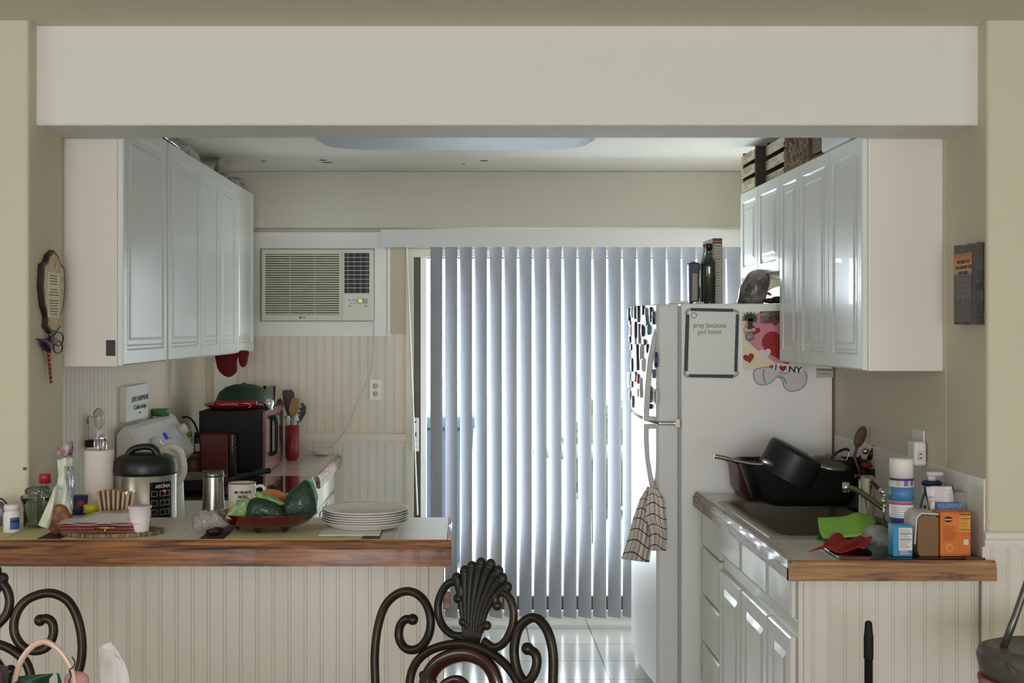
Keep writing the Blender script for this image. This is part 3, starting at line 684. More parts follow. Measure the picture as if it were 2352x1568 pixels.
# palm magnet
pm = thing('palm_tree_magnet', S(1721, 784), 'green palm tree magnet above a round lilac base on the heart poster', 'magnet')
pts = []
for k in range(18):
    a = PI*(-0.14+1.28*k/17); r = 20 if k % 2 == 0 else 12; pts.append((1722+r*math.cos(a), 732-r*0.85*math.sin(a)))
quad(MB(), pts, 0.004, 0.012).build('fronds', mat('palm_green', (20, 58, 38), 0.5), pm, bevel=0.001)
quad(MB(), [(1717, 730), (1729, 730), (1727, 745), (1731, 756), (1716, 756), (1718, 745)], 0.003, 0.012).build('trunk', mat('palm_trunk', (30, 40, 40), 0.5), pm, bevel=0.001)
mb = MB(); 
for x in (1714, 1730): mb.ell(S(x, 757, 0.009), (0.011, 0.005, 0.009))
mb.tube([S(1714, 759, 0.009), S(1730, 759, 0.009)], 0.006, 8); mb.build('bow', mat('bow_cream', (206, 190, 150), 0.5), pm)
mb = MB().lathe([(0, 0.01), (0.014, 0.009), (0.019, 0.004), (0.02, 0)], S(1722, 773, 0.003), axis=(0, -1, 0), seg=24); mb.build('round_base', mat('lilac_glass', (150, 132, 146), 0.2), pm)
# postcard magnet
pc = thing('photo_magnet', S(1770, 742), 'dark night skyline photo magnet with pale lettering on the heart poster', 'magnet')
quad(MB(), [(1745, 715), (1812, 713), (1812, 741), (1747, 743)], 0.004, 0.006).build('photo_card', mat('night_photo', (40, 34, 52), 0.3, noise=(60, (120, 92, 62))), pc)
text('NYC', 0.022, S(1756, 723, 0.007), mat('pale_print', (190, 184, 190), 0.5), pc, 'lettering', ry=math.radians(-4))
# I heart NY magnet, hanging with the card below
ny = thing('rectangular_magnet', S(1808, 857), 'white rectangular magnet reading I heart NY below the wall cabinet corner', 'magnet')
quad(MB(), [(1776, 832), (1846, 840), (1844, 857), (1774, 852)], 0.006, 0.009).build('magnet_plate', mat('magnet_white', (222, 216, 210), 0.4), ny)
mk = mat('print_black', (30, 28, 30), 0.5)
text('I', 0.036, S(1782, 844, 0.0095), mk, ny, 'lettering', bold=0.0009, ry=math.radians(5))
quad(MB(), heart(1797, 845.5, 18, -0.05), 0.009, 0.0105).build('red_heart', mr, ny)
text('NY', 0.036, S(1826, 849, 0.0095), mk, ny, 'lettering', bold=0.0009, sx=1.15, ry=math.radians(5))
# pale eye-mask shaped card
mk2 = thing('bow_shaped_card', S(1790, 898), 'pale grey-blue bow-shaped cutout below the I heart NY magnet', 'cutout')
P1 = [(1732, 851), (1745, 845), (1765, 843), (1785, 850), (1800, 858), (1822, 850), (1848, 852), (1853, 866), (1850, 882), (1836, 895), (1815, 898), (1802, 890), (1796, 872), (1788, 866), (1780, 868), (1768, 880), (1750, 884), (1737, 878), (1731, 864)]
quad(MB(), P1, 0.0005, 0.003).build('paper_cutout', mat('cutout_pale', (206, 200, 200), 0.6), mk2)
mb = MB(); mb.tube(smoothpath([S(x, y, 0.004) for x, y in P1], 3, True), 0.0022, 6, closed=True)
mb.tube(smoothpath([S(x, y, 0.004) for x, y in ((1755, 848), (1753, 862), (1758, 880))], 4), 0.003, 6); mb.tube(smoothpath([S(x, y, 0.004) for x, y in ((1788, 862), (1800, 868), (1806, 880))], 4), 0.003, 6)
mb.build('printed_outline', mat('cutout_blue', (148, 150, 164), 0.6), mk2)
st = thing('paper_sticker', S(1895, 866), 'small pale paper sticker on the refrigerator side near the cabinet bottom', 'sticker')
quad(MB(), [(1874, 844), (1914, 846), (1914, 866), (1876, 868)], 0.0005, 0.0012).build('sticker_sheet', mat('sticker_grey', (190, 184, 174), 0.6), st)
mb = MB(); quad(mb, [(1876, 847), (1912, 848), (1912, 851), (1876, 850)], 0.0012, 0.0016); quad(mb, [(1878, 857), (1906, 858), (1906, 859), (1878, 858)], 0.0012, 0.0016)
mb.build('printed_lines', mat('sticker_ink', (120, 112, 100), 0.6), st)
# magnets on the freezer door front, which faces left
def door_x(Y):
    t = (Y-YFR-0.02)/0.83; return 0.812-0.022*math.sin(PI*max(0, min(1, t)))
def D(px, py, d=0.0):
    X = 0.80
    for _ in range(6): Y = FPX*X/(px-PX0); X = door_x(Y)-d
    return Vector((X, Y, EYE-(py-PY0)*Y/FPX))
mcol = {'black': (26, 25, 30), 'navy': (38, 42, 84), 'grey': (120, 124, 128), 'teal': (40, 128, 140), 'silver': (190, 192, 196), 'brown': (96, 66, 54), 'red': (142, 40, 38), 'green': (66, 92, 78), 'white': (226, 228, 232), 'olive': (108, 100, 74), 'purple': (58, 46, 80)}
mags = [  # px, py, height px, width(m), colour, shape, label
 (1447, 722, 30, 0.05, 'black', 'oval', 'black oval magnet at the far top corner of the freezer door'),
 (1454, 717, 26, 0.05, 'silver', 'oval', 'silver oval magnet near the far top corner of the freezer door'),
 (1461, 717, 32, 0.04, 'green', 'oval', 'grey-green oval magnet in the top row on the freezer door'),
 (1468, 721, 38, 0.03, 'black', 'tall', 'tall black and white magnet in the top row on the freezer door'),
 (1479, 712, 22, 0.03, 'navy', 'oval', 'small dark oval magnet in the top row right of the tall black one'),
 (1486, 728, 42, 0.07, 'grey', 'guitar', 'grey guitar-shaped magnet above the teal oval one'),
 (1497, 722, 34, 0.025, 'black', 'tall', 'narrow black upright magnet right of the guitar shape'),
 (1503, 730, 30, 0.03, 'navy', 'key', 'toothed navy magnet near the hinge side above the handle'),
 (1449, 742, 12, 0.07, 'brown', 'oval', 'brown figure magnet below the far top corner'),
 (1462, 757, 38, 0.035, 'navy', 'oval', 'long navy oval magnet in the second row'),
 (1451, 760, 24, 0.05, 'white', 'box', 'white square magnet in the second row by the far edge'),
 (1470, 766, 46, 0.025, 'grey', 'tall', 'tall grey strip magnet in the second row'),
 (1478, 759, 28, 0.05, 'purple', 'ring', 'dark purple curled magnet left of the teal oval one'),
 (1491, 757, 24, 0.055, 'teal', 'oval', 'teal oval magnet framed in grey'),
 (1449, 778, 16, 0.05, 'black', 'key', 'small black figure magnet at the far edge'),
 (1452, 797, 14, 0.04, 'navy', 'box', 'small navy block magnet at the far edge'),
 (1460, 783, 16, 0.06, 'white', 'box', 'white card magnet left of the sunflower shape'),
 (1482, 786, 15, 0.05, 'olive', 'flower', 'olive flower-shaped magnet in the middle of the freezer door'),
 (1489, 800, 20, 0.03, 'navy', 'key', 'navy figure magnet beside the flower shape'),
 (1466, 820, 60, 0.045, 'black', 'tower', 'tall black tower-shaped magnet'),
 (1475, 810, 40, 0.04, 'silver', 'box', 'silver upright card magnet right of the tower shape'),
 (1454, 838, 32, 0.06, 'navy', 'oval', 'large dark blue oval magnet left of the tower shape'),
 (1479, 838, 30, 0.04, 'white', 'box', 'white patterned card magnet close to the handle'),
 (1462, 865, 24, 0.06, 'olive', 'flower', 'cluster-shaped olive magnet below the tower shape'),
 (1468, 870, 22, 0.025, 'red', 'oval', 'small red bird-like magnet below the tower shape'),
 (1448, 872, 34, 0.08, 'white', 'box', 'white note card magnet at the far edge of the freezer door'),
 (1454, 882, 14, 0.035, 'navy', 'box', 'small navy block on the white note card'),
 (1474, 890, 46, 0.03, 'silver', 'spoon', 'silver spoon-shaped magnet left of the handle'),
 (1466, 902, 16, 0.07, 'white', 'box', 'pale square magnet beside the spoon shape'),
 (1450, 908, 22, 0.05, 'grey', 'oval', 'grey oval magnet near the bottom of the freezer door'),
 (1456, 922, 28, 0.05, 'green', 'oval', 'dark green oval magnet lowest at the far side'),
 (1509, 826, 36, 0.035, 'navy', 'oval', 'navy shoe-shaped magnet inside the handle loop'),
 (1504, 858, 20, 0.03, 'purple', 'box', 'small purple block magnet inside the handle loop'),
 (1495, 905, 40, 0.07, 'olive', 'flower', 'ornate tree-shaped pewter magnet inside the handle loop'),
 (1509, 911, 34, 0.05, 'silver', 'box', 'crumpled silver foil magnet inside the handle loop'),
 (1496, 933, 12, 0.04, 'black', 'oval', 'small black oval magnet lowest inside the handle loop'),
]
def mshape(sh, w, h):
    if sh == 'box': return [(-w/2, -h/2), (w/2, -h/2), (w/2, h/2), (-w/2, h/2)]
    if sh == 'tall': return [(-w/2, -h/2), (w/2, -h/2), (w/2, h*0.3), (w*0.2, h/2), (-w*0.3, h/2), (-w/2, h*0.25)]
    if sh == 'tower': return [(-w/2, -h/2), (w/2, -h/2), (w*0.35, -h*0.1), (w*0.2, h*0.2), (w*0.08, h/2), (-w*0.08, h/2), (-w*0.2, h*0.2), (-w*0.35, -h*0.1)]
    if sh == 'key': return [(-w/2, -h/2), (w*0.2, -h/2), (w*0.2, -h*0.25), (w/2, -h*0.2), (w/2, -h*0.02), (w*0.1, 0), (w*0.1, h*0.15), (w/2, h*0.2), (w*0.4, h/2), (-w*0.4, h/2), (-w*0.3, 0)]
    if sh == 'guitar': return [(-w*0.4, -h/2), (w*0.4, -h/2), (w/2, -h*0.3), (w*0.3, -h*0.12), (w*0.4, h*0.02), (w*0.12, h*0.12), (w*0.12, h/2), (-w*0.12, h/2), (-w*0.12, h*0.12), (-w*0.4, h*0.02), (-w*0.3, -h*0.12), (-w/2, -h*0.3)]
    if sh == 'spoon': return [(-w*0.1, h/2), (w*0.1, h/2), (w*0.1, -h*0.1), (w*0.45, -h*0.25), (w*0.45, -h*0.4), (w*0.2, -h/2), (-w*0.2, -h/2), (-w*0.45, -h*0.4), (-w*0.45, -h*0.25), (-w*0.1, -h*0.1)]
    n = 20
    if sh == 'flower': return [(w/2*(1 if k % 2 else 0.68)*math.cos(2*PI*k/n), h/2*(1 if k % 2 else 0.68)*math.sin(2*PI*k/n)) for k in range(n)]
    return [(w/2*math.cos(2*PI*k/n), h/2*math.sin(2*PI*k/n)) for k in range(n)]
for (px, py, hp, w_, colr, sh, lab) in mags:
    c = D(px, py); h_ = hp*c.y/FPX
    t = mshape(sh, w_, h_)
    mb = MB(); mb.prism([(c.y+u, c.z+v) for u, v in t], c.x-0.010, c.x+0.0015, 'YZ', 0)
    if sh in ('oval', 'box', 'ring') and h_ > 0.045:
        mb.prism([(c.y+u*0.72, c.z+v*0.72) for u, v in t], c.x-0.012, c.x-0.0098, 'YZ', 1)
    o = mb.build('fridge_magnet', [mat('magnet_'+colr, mcol[colr], 0.35), mat('magnet_face_'+('pale' if colr in ('black', 'navy', 'purple', 'green') else 'dark'), (120, 128, 138) if colr in ('black', 'navy', 'purple', 'green') else (96, 92, 96), 0.35)], bevel=0.0012)
    tag(o, lab, 'magnet', 'magnets on the freezer door')
# things on top of the refrigerator
def bottle(name, label, cat, loc, prof, m, parts=(), **k):
    t = thing(name, loc, label, cat); MB().lathe(prof, loc, **k).build('bottle_body', m, t)
    for nm, pr, mm in parts: MB().lathe(pr, loc, **k).build(nm, mm, t)
    return t
m_glassg = mat('green_glass', (40, 70, 18), 0.05, coat=1.0)
m_oil = mat('dark_oil_bottle', (22, 26, 12), 0.08, coat=1.0)
p = at(1628, 699, 5.56); s = 5.56/FPX
bottle('oil_bottle', 'dark green olive oil bottle with black cap standing on the refrigerator', 'bottle', (p.x, p.y, HF),
       [(0, 0), (17*s, 0), (18*s, 3*s), (17*s, 6*s), (17.5*s, 84*s), (18*s, 92*s), (14*s, 102*s), (8*s, 116*s), (0, 116*s)], m_oil,
       [('neck', [(0, 112*s), (9.5*s, 112*s), (7*s, 122*s), (6.5*s, 126*s), (0, 126*s)], m_glassg), ('cap', [(0, 124*s), (8*s, 124*s), (8.5*s, 137*s), (7*s, 139*s), (0, 139*s)], m_black)], seg=8)
m_clear = thin_glass('clear_plastic', (216, 220, 220), 0.10)
p = at(1622, 699, 5.70)
bottle('clear_bottle', 'clear bottle with red cap behind the dark oil bottle on the refrigerator', 'bottle', (p.x, 5.70, HF), [(0, 0), (0.03, 0), (0.03, 0.17), (0.012, 0.235), (0.012, 0.255)], m_clear,
       [('cap', [(0, 0.255), (0.0155, 0.255), (0.0155, 0.272), (0, 0.272)], mat('cap_red', (168, 28, 34), 0.4))])
cb_ = thing('cereal_box', (at(1650, 0, 5.62).x, 5.65, HF), 'tall narrow cereal box standing behind the oil bottle on the refrigerator', 'box')
a, b = at(1637, 700, 5.62), at(1659, 547, 5.62)
MB().box(a.x, b.x, 5.62, 5.85, HF, b.z).build('carton', mat('carton_brown_red', (98, 44, 36), 0.5), cb_, bevel=0.001)
MB().box(a.x+0.004, b.x-0.003, 5.618, 5.6199, HF+0.004, b.z-0.024).build('nutrition_panel', mat('panel_beige', (186, 174, 158), 0.6), cb_)
mb = MB()
for i in range(20):
    z = b.z-0.036-i*0.0118; mb.box(a.x+0.007, a.x+0.007+(0.026 if i % 3 else 0.031), 5.6172, 5.6181, z, z+(0.003 if i % 5 == 0 else 0.0014))
mb.build('printed_lines', mat('ink_brown', (96, 84, 74), 0.6), cb_)
text('Cheerios', 0.011, ((a.x+b.x)/2, 5.6195, b.z-0.014), mat('print_yellow', (214, 168, 120), 0.6), cb_, 'lettering')
pb = thing('coffee_pouch', (at(1596, 0, 5.57).x, 5.59, HF), 'dark blue and black foil pouch standing left of the oil bottle', 'pouch')
P = [(1583, 699), (1607, 699), (1608, 604), (1600, 602), (1594, 600), (1582, 604)]
MB().prism([(at(x, y, 5.57).x, at(x, y, 5.57).z) for x, y in P], 5.57, 5.62, 'XZ').build('foil_pouch', mat('pouch_dark', (34, 32, 40), 0.3), pb, bevel=0.006)
mb = MB(); a, b = at(1590, 690, 5.57), at(1601, 628, 5.57); mb.box(a.x, b.x, 5.568, 5.571, a.z, b.z, 0); a, b = at(1583, 695, 5.57), at(1588, 606, 5.57); mb.box(a.x, b.x, 5.568, 5.571, a.z, b.z, 1)
mb.build('pouch_label', [mat('label_taupe', (150, 140, 130), 0.5), mat('label_navy', (30, 32, 96), 0.4)], pb, weld=False)
tag(MB().box(at(1594, 0, 5.5).x, at(1613, 0, 5.5).x, 5.46, 5.52, HF, HF+0.009).build('small_tin', mat('tin_grey', (170, 170, 160), 0.4), bevel=0.002), 'small flat pale grey case lying at the front of the refrigerator top', 'case')
tag(MB().ell((at(1619, 0, 5.5).x, 5.475, HF+0.008), (0.014, 0.012, 0.008)).build('black_clip', m_black), 'small black clip in front of the oil bottle', 'clip')
# dark bread bag
def lump(c, r, seed, amp=0.18, seg=28, rings=18, fr=3.0):
    rnd = random.Random(seed); W_ = [(Vector((rnd.uniform(-1, 1), rnd.uniform(-1, 1), rnd.uniform(-1, 1))).normalized()*fr*rnd.uniform(0.7, 2.4), rnd.uniform(0, 6)) for _ in range(7)]
    return dict(c=c, r=r, seg=seg, rings=rings, fn=lambda d: 1+amp*sum(math.sin(w.dot(d)+p) for w, p in W_)/3.2)
bb = thing('bag_of_bread', (at(1725, 0, 5.6).x, 5.6, HF), 'dark clear-wrapped bag slumped on the refrigerator under the short cabinet', 'bag')
pillow([(1694, 698), (1697, 680), (1699, 662), (1711, 640), (1722, 624), (1745, 618), (1762, 624), (1768, 645), (1762, 672), (1752, 698), (1722, 701)], 5.62, 0.13, wob=0.12).build('bag_contents', mat('dark_bag', (70, 65, 62), 0.22, noise=(18, (150, 144, 136)), bump=(34, 1.0), coat=0.6), bb)
P = [(1745, 620), (1768, 634), (1790, 640), (1796, 655), (1775, 662), (1765, 668)]
MB().prism([(at(x, y, 5.60).x, at(x, y, 5.60).z) for x, y in P], 5.60, 5.62, 'XZ').build('bag_neck', mat('bag_film', (196, 190, 176), 0.15, trans=0.5, ior=1.1, bump=(30, 0.8)), bb)
tag(MB().ell((at(1765, 0, 5.6).x, 5.6, at(0, 674, 5.6).z), (0.016, 0.01, 0.006), R=Matrix.Rotation(0.5, 3, 'Y')).build('bread_tag', mat('tag_red', (150, 70, 66), 0.5), bb), None)
mb = MB(); 
for (x, z, rx_, rz_) in ((1772, 0.014, 0.04, 0.012), (1786, 0.018, 0.03, 0.016)): mb.ell((at(x, 0, 5.52).x, 5.52, HF+z), (rx_, 0.03, rz_))
tag(mb.build('black_pouch', mat('shiny_black', (24, 22, 22), 0.2)), 'shiny black pouch lying beside the slumped bag on the refrigerator', 'pouch')

# ---------------------------------------------------------------- on top of the right wall cabinets
m_crate = wood_mat('crate_pine', (188, 176, 148), (170, 156, 126), (136, 122, 94), (14, 2, 20), 0.7, 4.0)
m_crated = mat('crate_dark_end', (58, 52, 46), 0.7)
def crate(label, y0, y1, x0, x1, z0, h, words=False):
    t = thing('wooden_crate', ((x0+x1)/2, (y0+y1)/2, z0), label, 'crate')
    for yy in (y0, y1-0.012): MB().box(x0+0.006, x1, yy, yy+0.012, z0, z0+h).build('end_board', m_crated if not words else [m_crated], t, bevel=0.001)
    for i in range(3):
        a = z0+h*(i/3)+0.006; s_ = MB().box(x0, x0+0.006, y0, y1, a, a+h/3-0.022).build('slat', m_crate, t, bevel=0.001)
        MB().box(x1-0.006, x1, y0, y1, a, a+h/3-0.022).build('slat', m_crate, t, bevel=0.001)
        if words:
            mbw = MB()
            for k in range(5): mbw.box(x0-0.0008, x0, y0+0.06+k*0.035, y0+0.078+k*0.035, a+0.018, a+0.045)
            mbw.build('stencil_print', mat('stencil_grey', (140, 130, 108), 0.7), s_)
    MB().box(x0, x1, y0, y1, z0, z0+0.006).build('bottom_board', m_crate, t)
    return t
crate('far wooden crate with dark end board and stencilled slats on the right cabinets', 5.80, 6.07, 1.315, 1.53, 2.265, 0.19, True)
crate('wooden crate half behind the woven basket on the right cabinets', 5.42, 5.79, 1.365, 1.54, 2.265, 0.20)
# woven basket: twisted rope coils
bk = thing('woven_basket', (1.45, 5.18, 2.265), 'brown woven rope basket on the right wall cabinets beside a wooden crate', 'basket')
m_rope = mat('seagrass_rope', (158, 138, 112), 0.8, noise=(40, (104, 84, 66)))
def knot(c, ax, r=0.012, l=0.022):
    R = Vector((0, 0, 1)).rotation_difference(Vector(ax).normalized()).to_matrix(); return dict(c=c, r=(r, r, l), seg=7, rings=5, R=R)
mb = MB(); rnd = random.Random(3)
bx0, bx1, by0, by1, bz0, bz1 = 1.36, 1.55, 4.985, 5.385, 2.268, 2.46
for k in range(7):
    z = bz0+0.016+k*0.028; n = 12
    for i in range(n):
        mb.ell(**knot((bx0-0.004+rnd.uniform(-.004, .004), by0+(by1-by0)*(i+0.5*(k % 2))/n, z), (rnd.uniform(-.2, .2), 0.55, 0.85 if i % 2 else -0.85), 0.0125, 0.024))
    for i in range(6):
        for yy in (by0, by1): mb.ell(**knot((bx0+(bx1-bx0)*(i+0.5*(k % 2))/6, yy, z), (0.6, 0, 0.8 if i % 2 else -0.8), 0.0125, 0.022))
mb.build('woven_side', m_rope, bk, weld=False)
MB().box(bx0+0.008, bx1, by0+0.008, by1-0.008, bz0-0.002, bz0+0.16).build('basket_lining', mat('lining_dark', (66, 52, 42), 0.9), bk)
tr = thing('stacked_paper_bags', (1.44, 4.84, 2.265), 'stack of folded brown paper bags right of the woven basket', 'paper bags')
m_kraft = mat('kraft_paper', (128, 98, 72), 0.7)
for i in range(5):
    z = 2.266+i*0.004
    MB().prism([(4.765+i*0.004, z), (4.915+0.003*i, z), (4.925+0.003*i, z+0.13-i*0.012), (4.922+0.003*i, z+0.13-i*0.012), (4.912+0.003*i, z+0.004), (4.765+i*0.004, z+0.004)], 1.325+i*0.006, 1.54, 'YZ').build('folded_bag', m_kraft, tr)
MB().box(1.335, 1.54, 4.77, 4.90, 2.29, 2.37).build('top_bundle', mat('kraft_dark', (104, 80, 62), 0.7), tr, bevel=0.006)
a = at(1905, 322, 4.40)
wt = thing('white_container', (1.40, 4.54, 2.265), 'white plastic container lying at the near end of the right cabinet top', 'container')
mb = MB().box(1.318, 1.48, 4.36, 4.72, 2.268, 2.36); mb.build('container_body', mat('container_white', (222, 226, 230), 0.3), wt, bevel=0.015, bseg=3)
# ---------------------------------------------------------------- on top of the left wall cabinets
m_film = mat('grey_film', (120, 122, 122), 0.18, noise=(16, (58, 58, 60)), bump=(26, 1.0), coat=0.6)
t = tag(MB().ell(**lump((-1.21, 5.22, 2.362), (0.055, 0.36, 0.038), 5, 0.25, 36, 22)).build('plastic_bag', m_film), 'crumpled dark plastic bag lying on the left wall cabinets', 'bag')
t = tag(MB().ell(**lump((-1.205, 6.40, 2.355), (0.05, 0.33, 0.026), 9, 0.28, 36, 22)).build('plastic_bag', m_film), 'dark wrapped package on the far end of the left wall cabinets', 'package')
t = tag(MB().ell(**lump((-1.27, 6.5, 2.43), (0.03, 0.10, 0.05), 12, 0.22)).build('tissue_bundle', mat('beige_tissue', (196, 186, 170), 0.7, bump=(20, 0.7))), 'beige wrapped bundle behind the far dark package on the left cabinets', 'bundle')
# ---------------------------------------------------------------- on the bar counter
ZB = 1.0272
def bar(px, py): return onz(px, py, 1.027)
m_wp = mat('white_plastic', (226, 224, 222), 0.35)
m_blue = mat('print_blue', (52, 92, 150), 0.5)
def sweep_label(mb, c, r, z0, z1, a0, a1, m=0, n=14):
    """a curved label on a round body, angles in degrees from the camera-facing side, positive to the right"""
    vs = []
    for z in (z0, z1):
        for k in range(n+1):
            a = math.radians(a0+(a1-a0)*k/n); vs.append((c[0]+r*math.sin(a), c[1]-r*math.cos(a), z))
    return mb.add(vs, [[k, k+1, n+2+k, n+1+k] for k in range(n)], m, True)
# placemats
def placemat(label, pts, y0, y1, bands, squares=()):
    """pts = (x0, x1) at front and back edges"""
    t = thing('placemat', ((pts[0]+pts[1])/2, (y0+y1)/2, ZB), label, 'placemat', 'cream and maroon placemats on the bar')
    MB().box(pts[0], pts[1], y0, y1, ZB, ZB+0.0016).build('woven_sheet', mat('placemat_cream', (208, 200, 158), 0.8), t)
    for a, b, c, d in bands: MB().box(a, b, c, d, ZB+0.0016, ZB+0.0022).build('band', mat('placemat_maroon', (58, 34, 38), 0.6), t)
    for a, b, c, d in squares: MB().box(a, b, c, d, ZB+0.0016, ZB+0.0021).build('inlay', mat('placemat_tan', (188, 172, 128), 0.8), t)
    return t
f0 = YF+0.004
xa, xb = at(458, 0, 3.54).x, at(872, 0, 3.54).x
placemat('cream placemat with maroon end bands under the red glass bowl', (xa, xb), f0, 3.80, [(xa, xa+0.07, f0, 3.80), (xb-0.05, xb, f0, 3.80)], [(xb-0.13, xb-0.10, f0+0.02, f0+0.10)])
xa, xb = at(-60, 0, 3.54).x, at(140, 0, 3.54).x
placemat('cream placemat with maroon end band under the white pill bottle', (xa, xb), f0, 3.78, [(xb-0.065, xb, f0, 3.78)], [(xb-0.16, xb-0.155, f0, 3.78)])
# pill bottle
p = bar(27, 1223); s = p.y/FPX
t = thing('pill_bottle', (p.x, p.y, ZB+0.002), 'white pill bottle with blue label at the left end of the bar', 'bottle')
B = (p.x, p.y, ZB+0.002)
MB().lathe([(0, 0), (17*s, 0), (19*s, 2*s), (19*s, 42*s), (16*s, 48*s), (15*s, 51*s), (0, 51*s)], B).build('bottle_body', m_wp, t)
MB().lathe([(0, 50*s), (17.5*s, 50*s), (17.5*s, 61*s), (16.5*s, 63*s), (0, 63*s)], B).build('cap', mat('cap_white', (226, 222, 220), 0.4), t)
lb = sweep_label(MB(), B, 19.3*s, B[2]+8*s, B[2]+35*s, 8, 80).build('label', m_blue, t)
sweep_label(MB(), B, 19.5*s, B[2]+24*s, B[2]+29*s, 14, 75).build('label_print', mat('print_navy', (28, 38, 78), 0.5), lb)
# dark curved thing at the frame's left edge
t = thing('tea_infuser', (at(-2, 0, 3.72).x, 3.72, ZB), 'dark metal framed rounded object at the far left edge of the bar', 'kitchen gadget')
c = at(-2, 1172, 3.72); pts = [Vector((c.x+0.028*math.cos(a), 3.72, ZB+0.045+0.045*math.sin(a))) for a in [PI*k/12*1.5-0.78 for k in range(13)]]
MB().tube(pts, 0.0028, 8).build('rim', mat('dark_metal', (52, 48, 46), 0.3, metal=0.8), t)
MB().ell((c.x, 3.72, ZB+0.044), (0.024, 0.012, 0.038)).build('mesh_body', mat('smoky_plastic', (92, 88, 84), 0.3), t)
# glass jar
m_glass = thin_glass('jar_glass', (238, 242, 240), 0.06)
p = bar(86, 1196); s = 3.75/FPX; B = (at(86, 0, 3.75).x, 3.75, ZB)
t = thing('glass_jar', B, 'wide empty glass jar with glass lid beside the pill bottle', 'jar')
MB().lathe([(0, 0.004), (28*s, 0), (31*s, 3*s), (31*s, 50*s), (37*s, 66*s), (38*s, 70*s), (36*s, 70*s), (29.5*s, 52*s), (29.5*s, 6*s), (0, 7*s)], B, seg=36).build('jar_body', m_glass, t)
MB().lathe([(35*s, 70.5*s), (37*s, 72*s), (30*s, 76*s), (27*s, 78*s), (28*s, 86*s), (22*s, 92*s), (0, 93*s), (0, 91*s), (21*s, 90*s), (26*s, 85*s), (25*s, 78*s)], B, seg=36).build('glass_lid', m_glass, t)
# red-capped bottle behind the jar
Y = 3.80
B = (at(103, 0, Y).x, Y, ZB); s = Y/FPX
t = thing('squeeze_bottle', B, 'clear bottle with a red flip cap behind the glass jar', 'bottle')
MB().lathe([(0, 0), (17*s, 0), (17*s, 70*s), (8*s, 92*s), (8*s, 100*s), (0, 100*s)], B).build('bottle_body', m_clear, t)
mb = MB(); mb.T = Matrix.Translation((0, 0, 0)); mb.lathe([(0, 96*s), (14*s, 96*s), (13*s, 114*s), (12*s, 116*s), (0, 116*s)], B); mb.build('cap', MATS['cap_red'], t)
# snack bag of pretzels
bag = thing('snack_bag', (at(130, 0, 3.64).x, 3.64, ZB), 'tall opened snack bag, magenta top and pale green sides, standing beside the glass jar', 'snack bag')
Yb = 3.63
def film(name, m, L, R, amp, nf, parent, yb=Yb, th=0.0008):
    def fn(u, v):
        l = ipol(L, v); r = ipol(R, v); x = l[0]*(1-u)+r[0]*u; y = l[1]*(1-u)+r[1]*u
        return at(x, y, yb - 0.02*math.sin(PI*u) + amp*math.sin(nf*u*PI+3*v)*math.cos(5*v+u))
    return cloth(name, m, 21, 31, fn, parent, th)
m_bagp = mat('bag_magenta', (112, 40, 62), 0.25, noise=(30, (196, 190, 190)), bump=(40, 0.7), coat=0.5)
m_bagg = mat('bag_pale_green', (206, 218, 184), 0.3, noise=(24, (226, 228, 222)), bump=(40, 0.8), coat=0.5)
m_bags = mat('bag_silver', (200, 204, 214), 0.2, metal=0.5, noise=(26, (120, 126, 146)), bump=(30, 1.0))
film('bag_top', m_bagp, [(132, 1027), (130, 1045), (133, 1056)], [(168, 1012), (168, 1030), (167, 1050)], 0.006, 3, bag)
film('bag_front', m_bagg, [(131, 1054), (134, 1090), (130, 1120), (122, 1160), (118, 1195)], [(167, 1048), (167, 1075), (168, 1100), (168, 1140), (166, 1180)], 0.006, 3, bag)
film('bag_fold', m_bags, [(147, 1070), (149, 1095), (155, 1130), (162, 1172)], [(166, 1072), (170, 1095), (169, 1120), (168, 1172)], 0.006, 4, bag, Yb-0.022)
film('bag_side', m_bagg, [(124, 1120), (112, 1150), (98, 1182), (87, 1206)], [(134, 1110), (128, 1150), (124, 1190), (112, 1215)], 0.004, 3, bag, Yb-0.028)
MB().ell(**lump((at(143, 0, Yb).x, Yb-0.022, ZB+0.045), (0.036, 0.018, 0.042), 4, 0.16)).build('pretzels', mat('pretzel_brown', (150, 94, 50), 0.5, noise=(45, (86, 50, 30)), bump=(50, 0.8)), bag)
text('BIG', 0.013, (at(141, 1117, Yb).x, Yb-0.034, at(141, 1117, Yb).z), mat('print_teal', (74, 142, 170), 0.5), bag, 'lettering')
p = bar(121, 1208); tag(MB().ell((p.x, p.y+0.01, ZB+0.010), (0.03, 0.022, 0.011)).build('green_lid', mat('bright_green', (40, 140, 62), 0.4)), 'bright green plastic lid under the snack bag', 'dish')  # a loose green lid, shaped as a flat ellipsoid
# small things behind the bag
Y = 3.86
B = (at(182, 0, Y).x, Y, ZB); t = thing('blue_tub', B, 'dark blue tub with red lid corner behind the snack bag', 'container')
MB().lathe([(0, 0), (16*Y/FPX, 0), (20*Y/FPX, 60*Y/FPX), (0, 60*Y/FPX)], B).build('tub_body', mat('tub_blue', (44, 52, 110), 0.4), t)
MB().box(B[0]+0.004, B[0]+0.02, Y-0.03, Y-0.02, ZB+0.05, ZB+0.068).build('lid_corner', MATS['cap_red'], t)
B = (at(211, 0, 3.80).x, 3.80, ZB); s = 3.8/FPX; t = thing('spice_jar', B, 'small clear jar with a yellow lid in front of the paper towel roll', 'jar')
MB().lathe([(0, 0), (17*s, 0), (18*s, 4*s), (18*s, 26*s), (15*s, 30*s), (0, 30*s)], B).build('jar_body', m_clear, t)
MB().lathe([(0, 28*s), (18.5*s, 28*s), (18.5*s, 44*s), (17*s, 46*s), (0, 46*s)], B).build('lid', mat('lid_yellow', (206, 186, 40), 0.4), t)
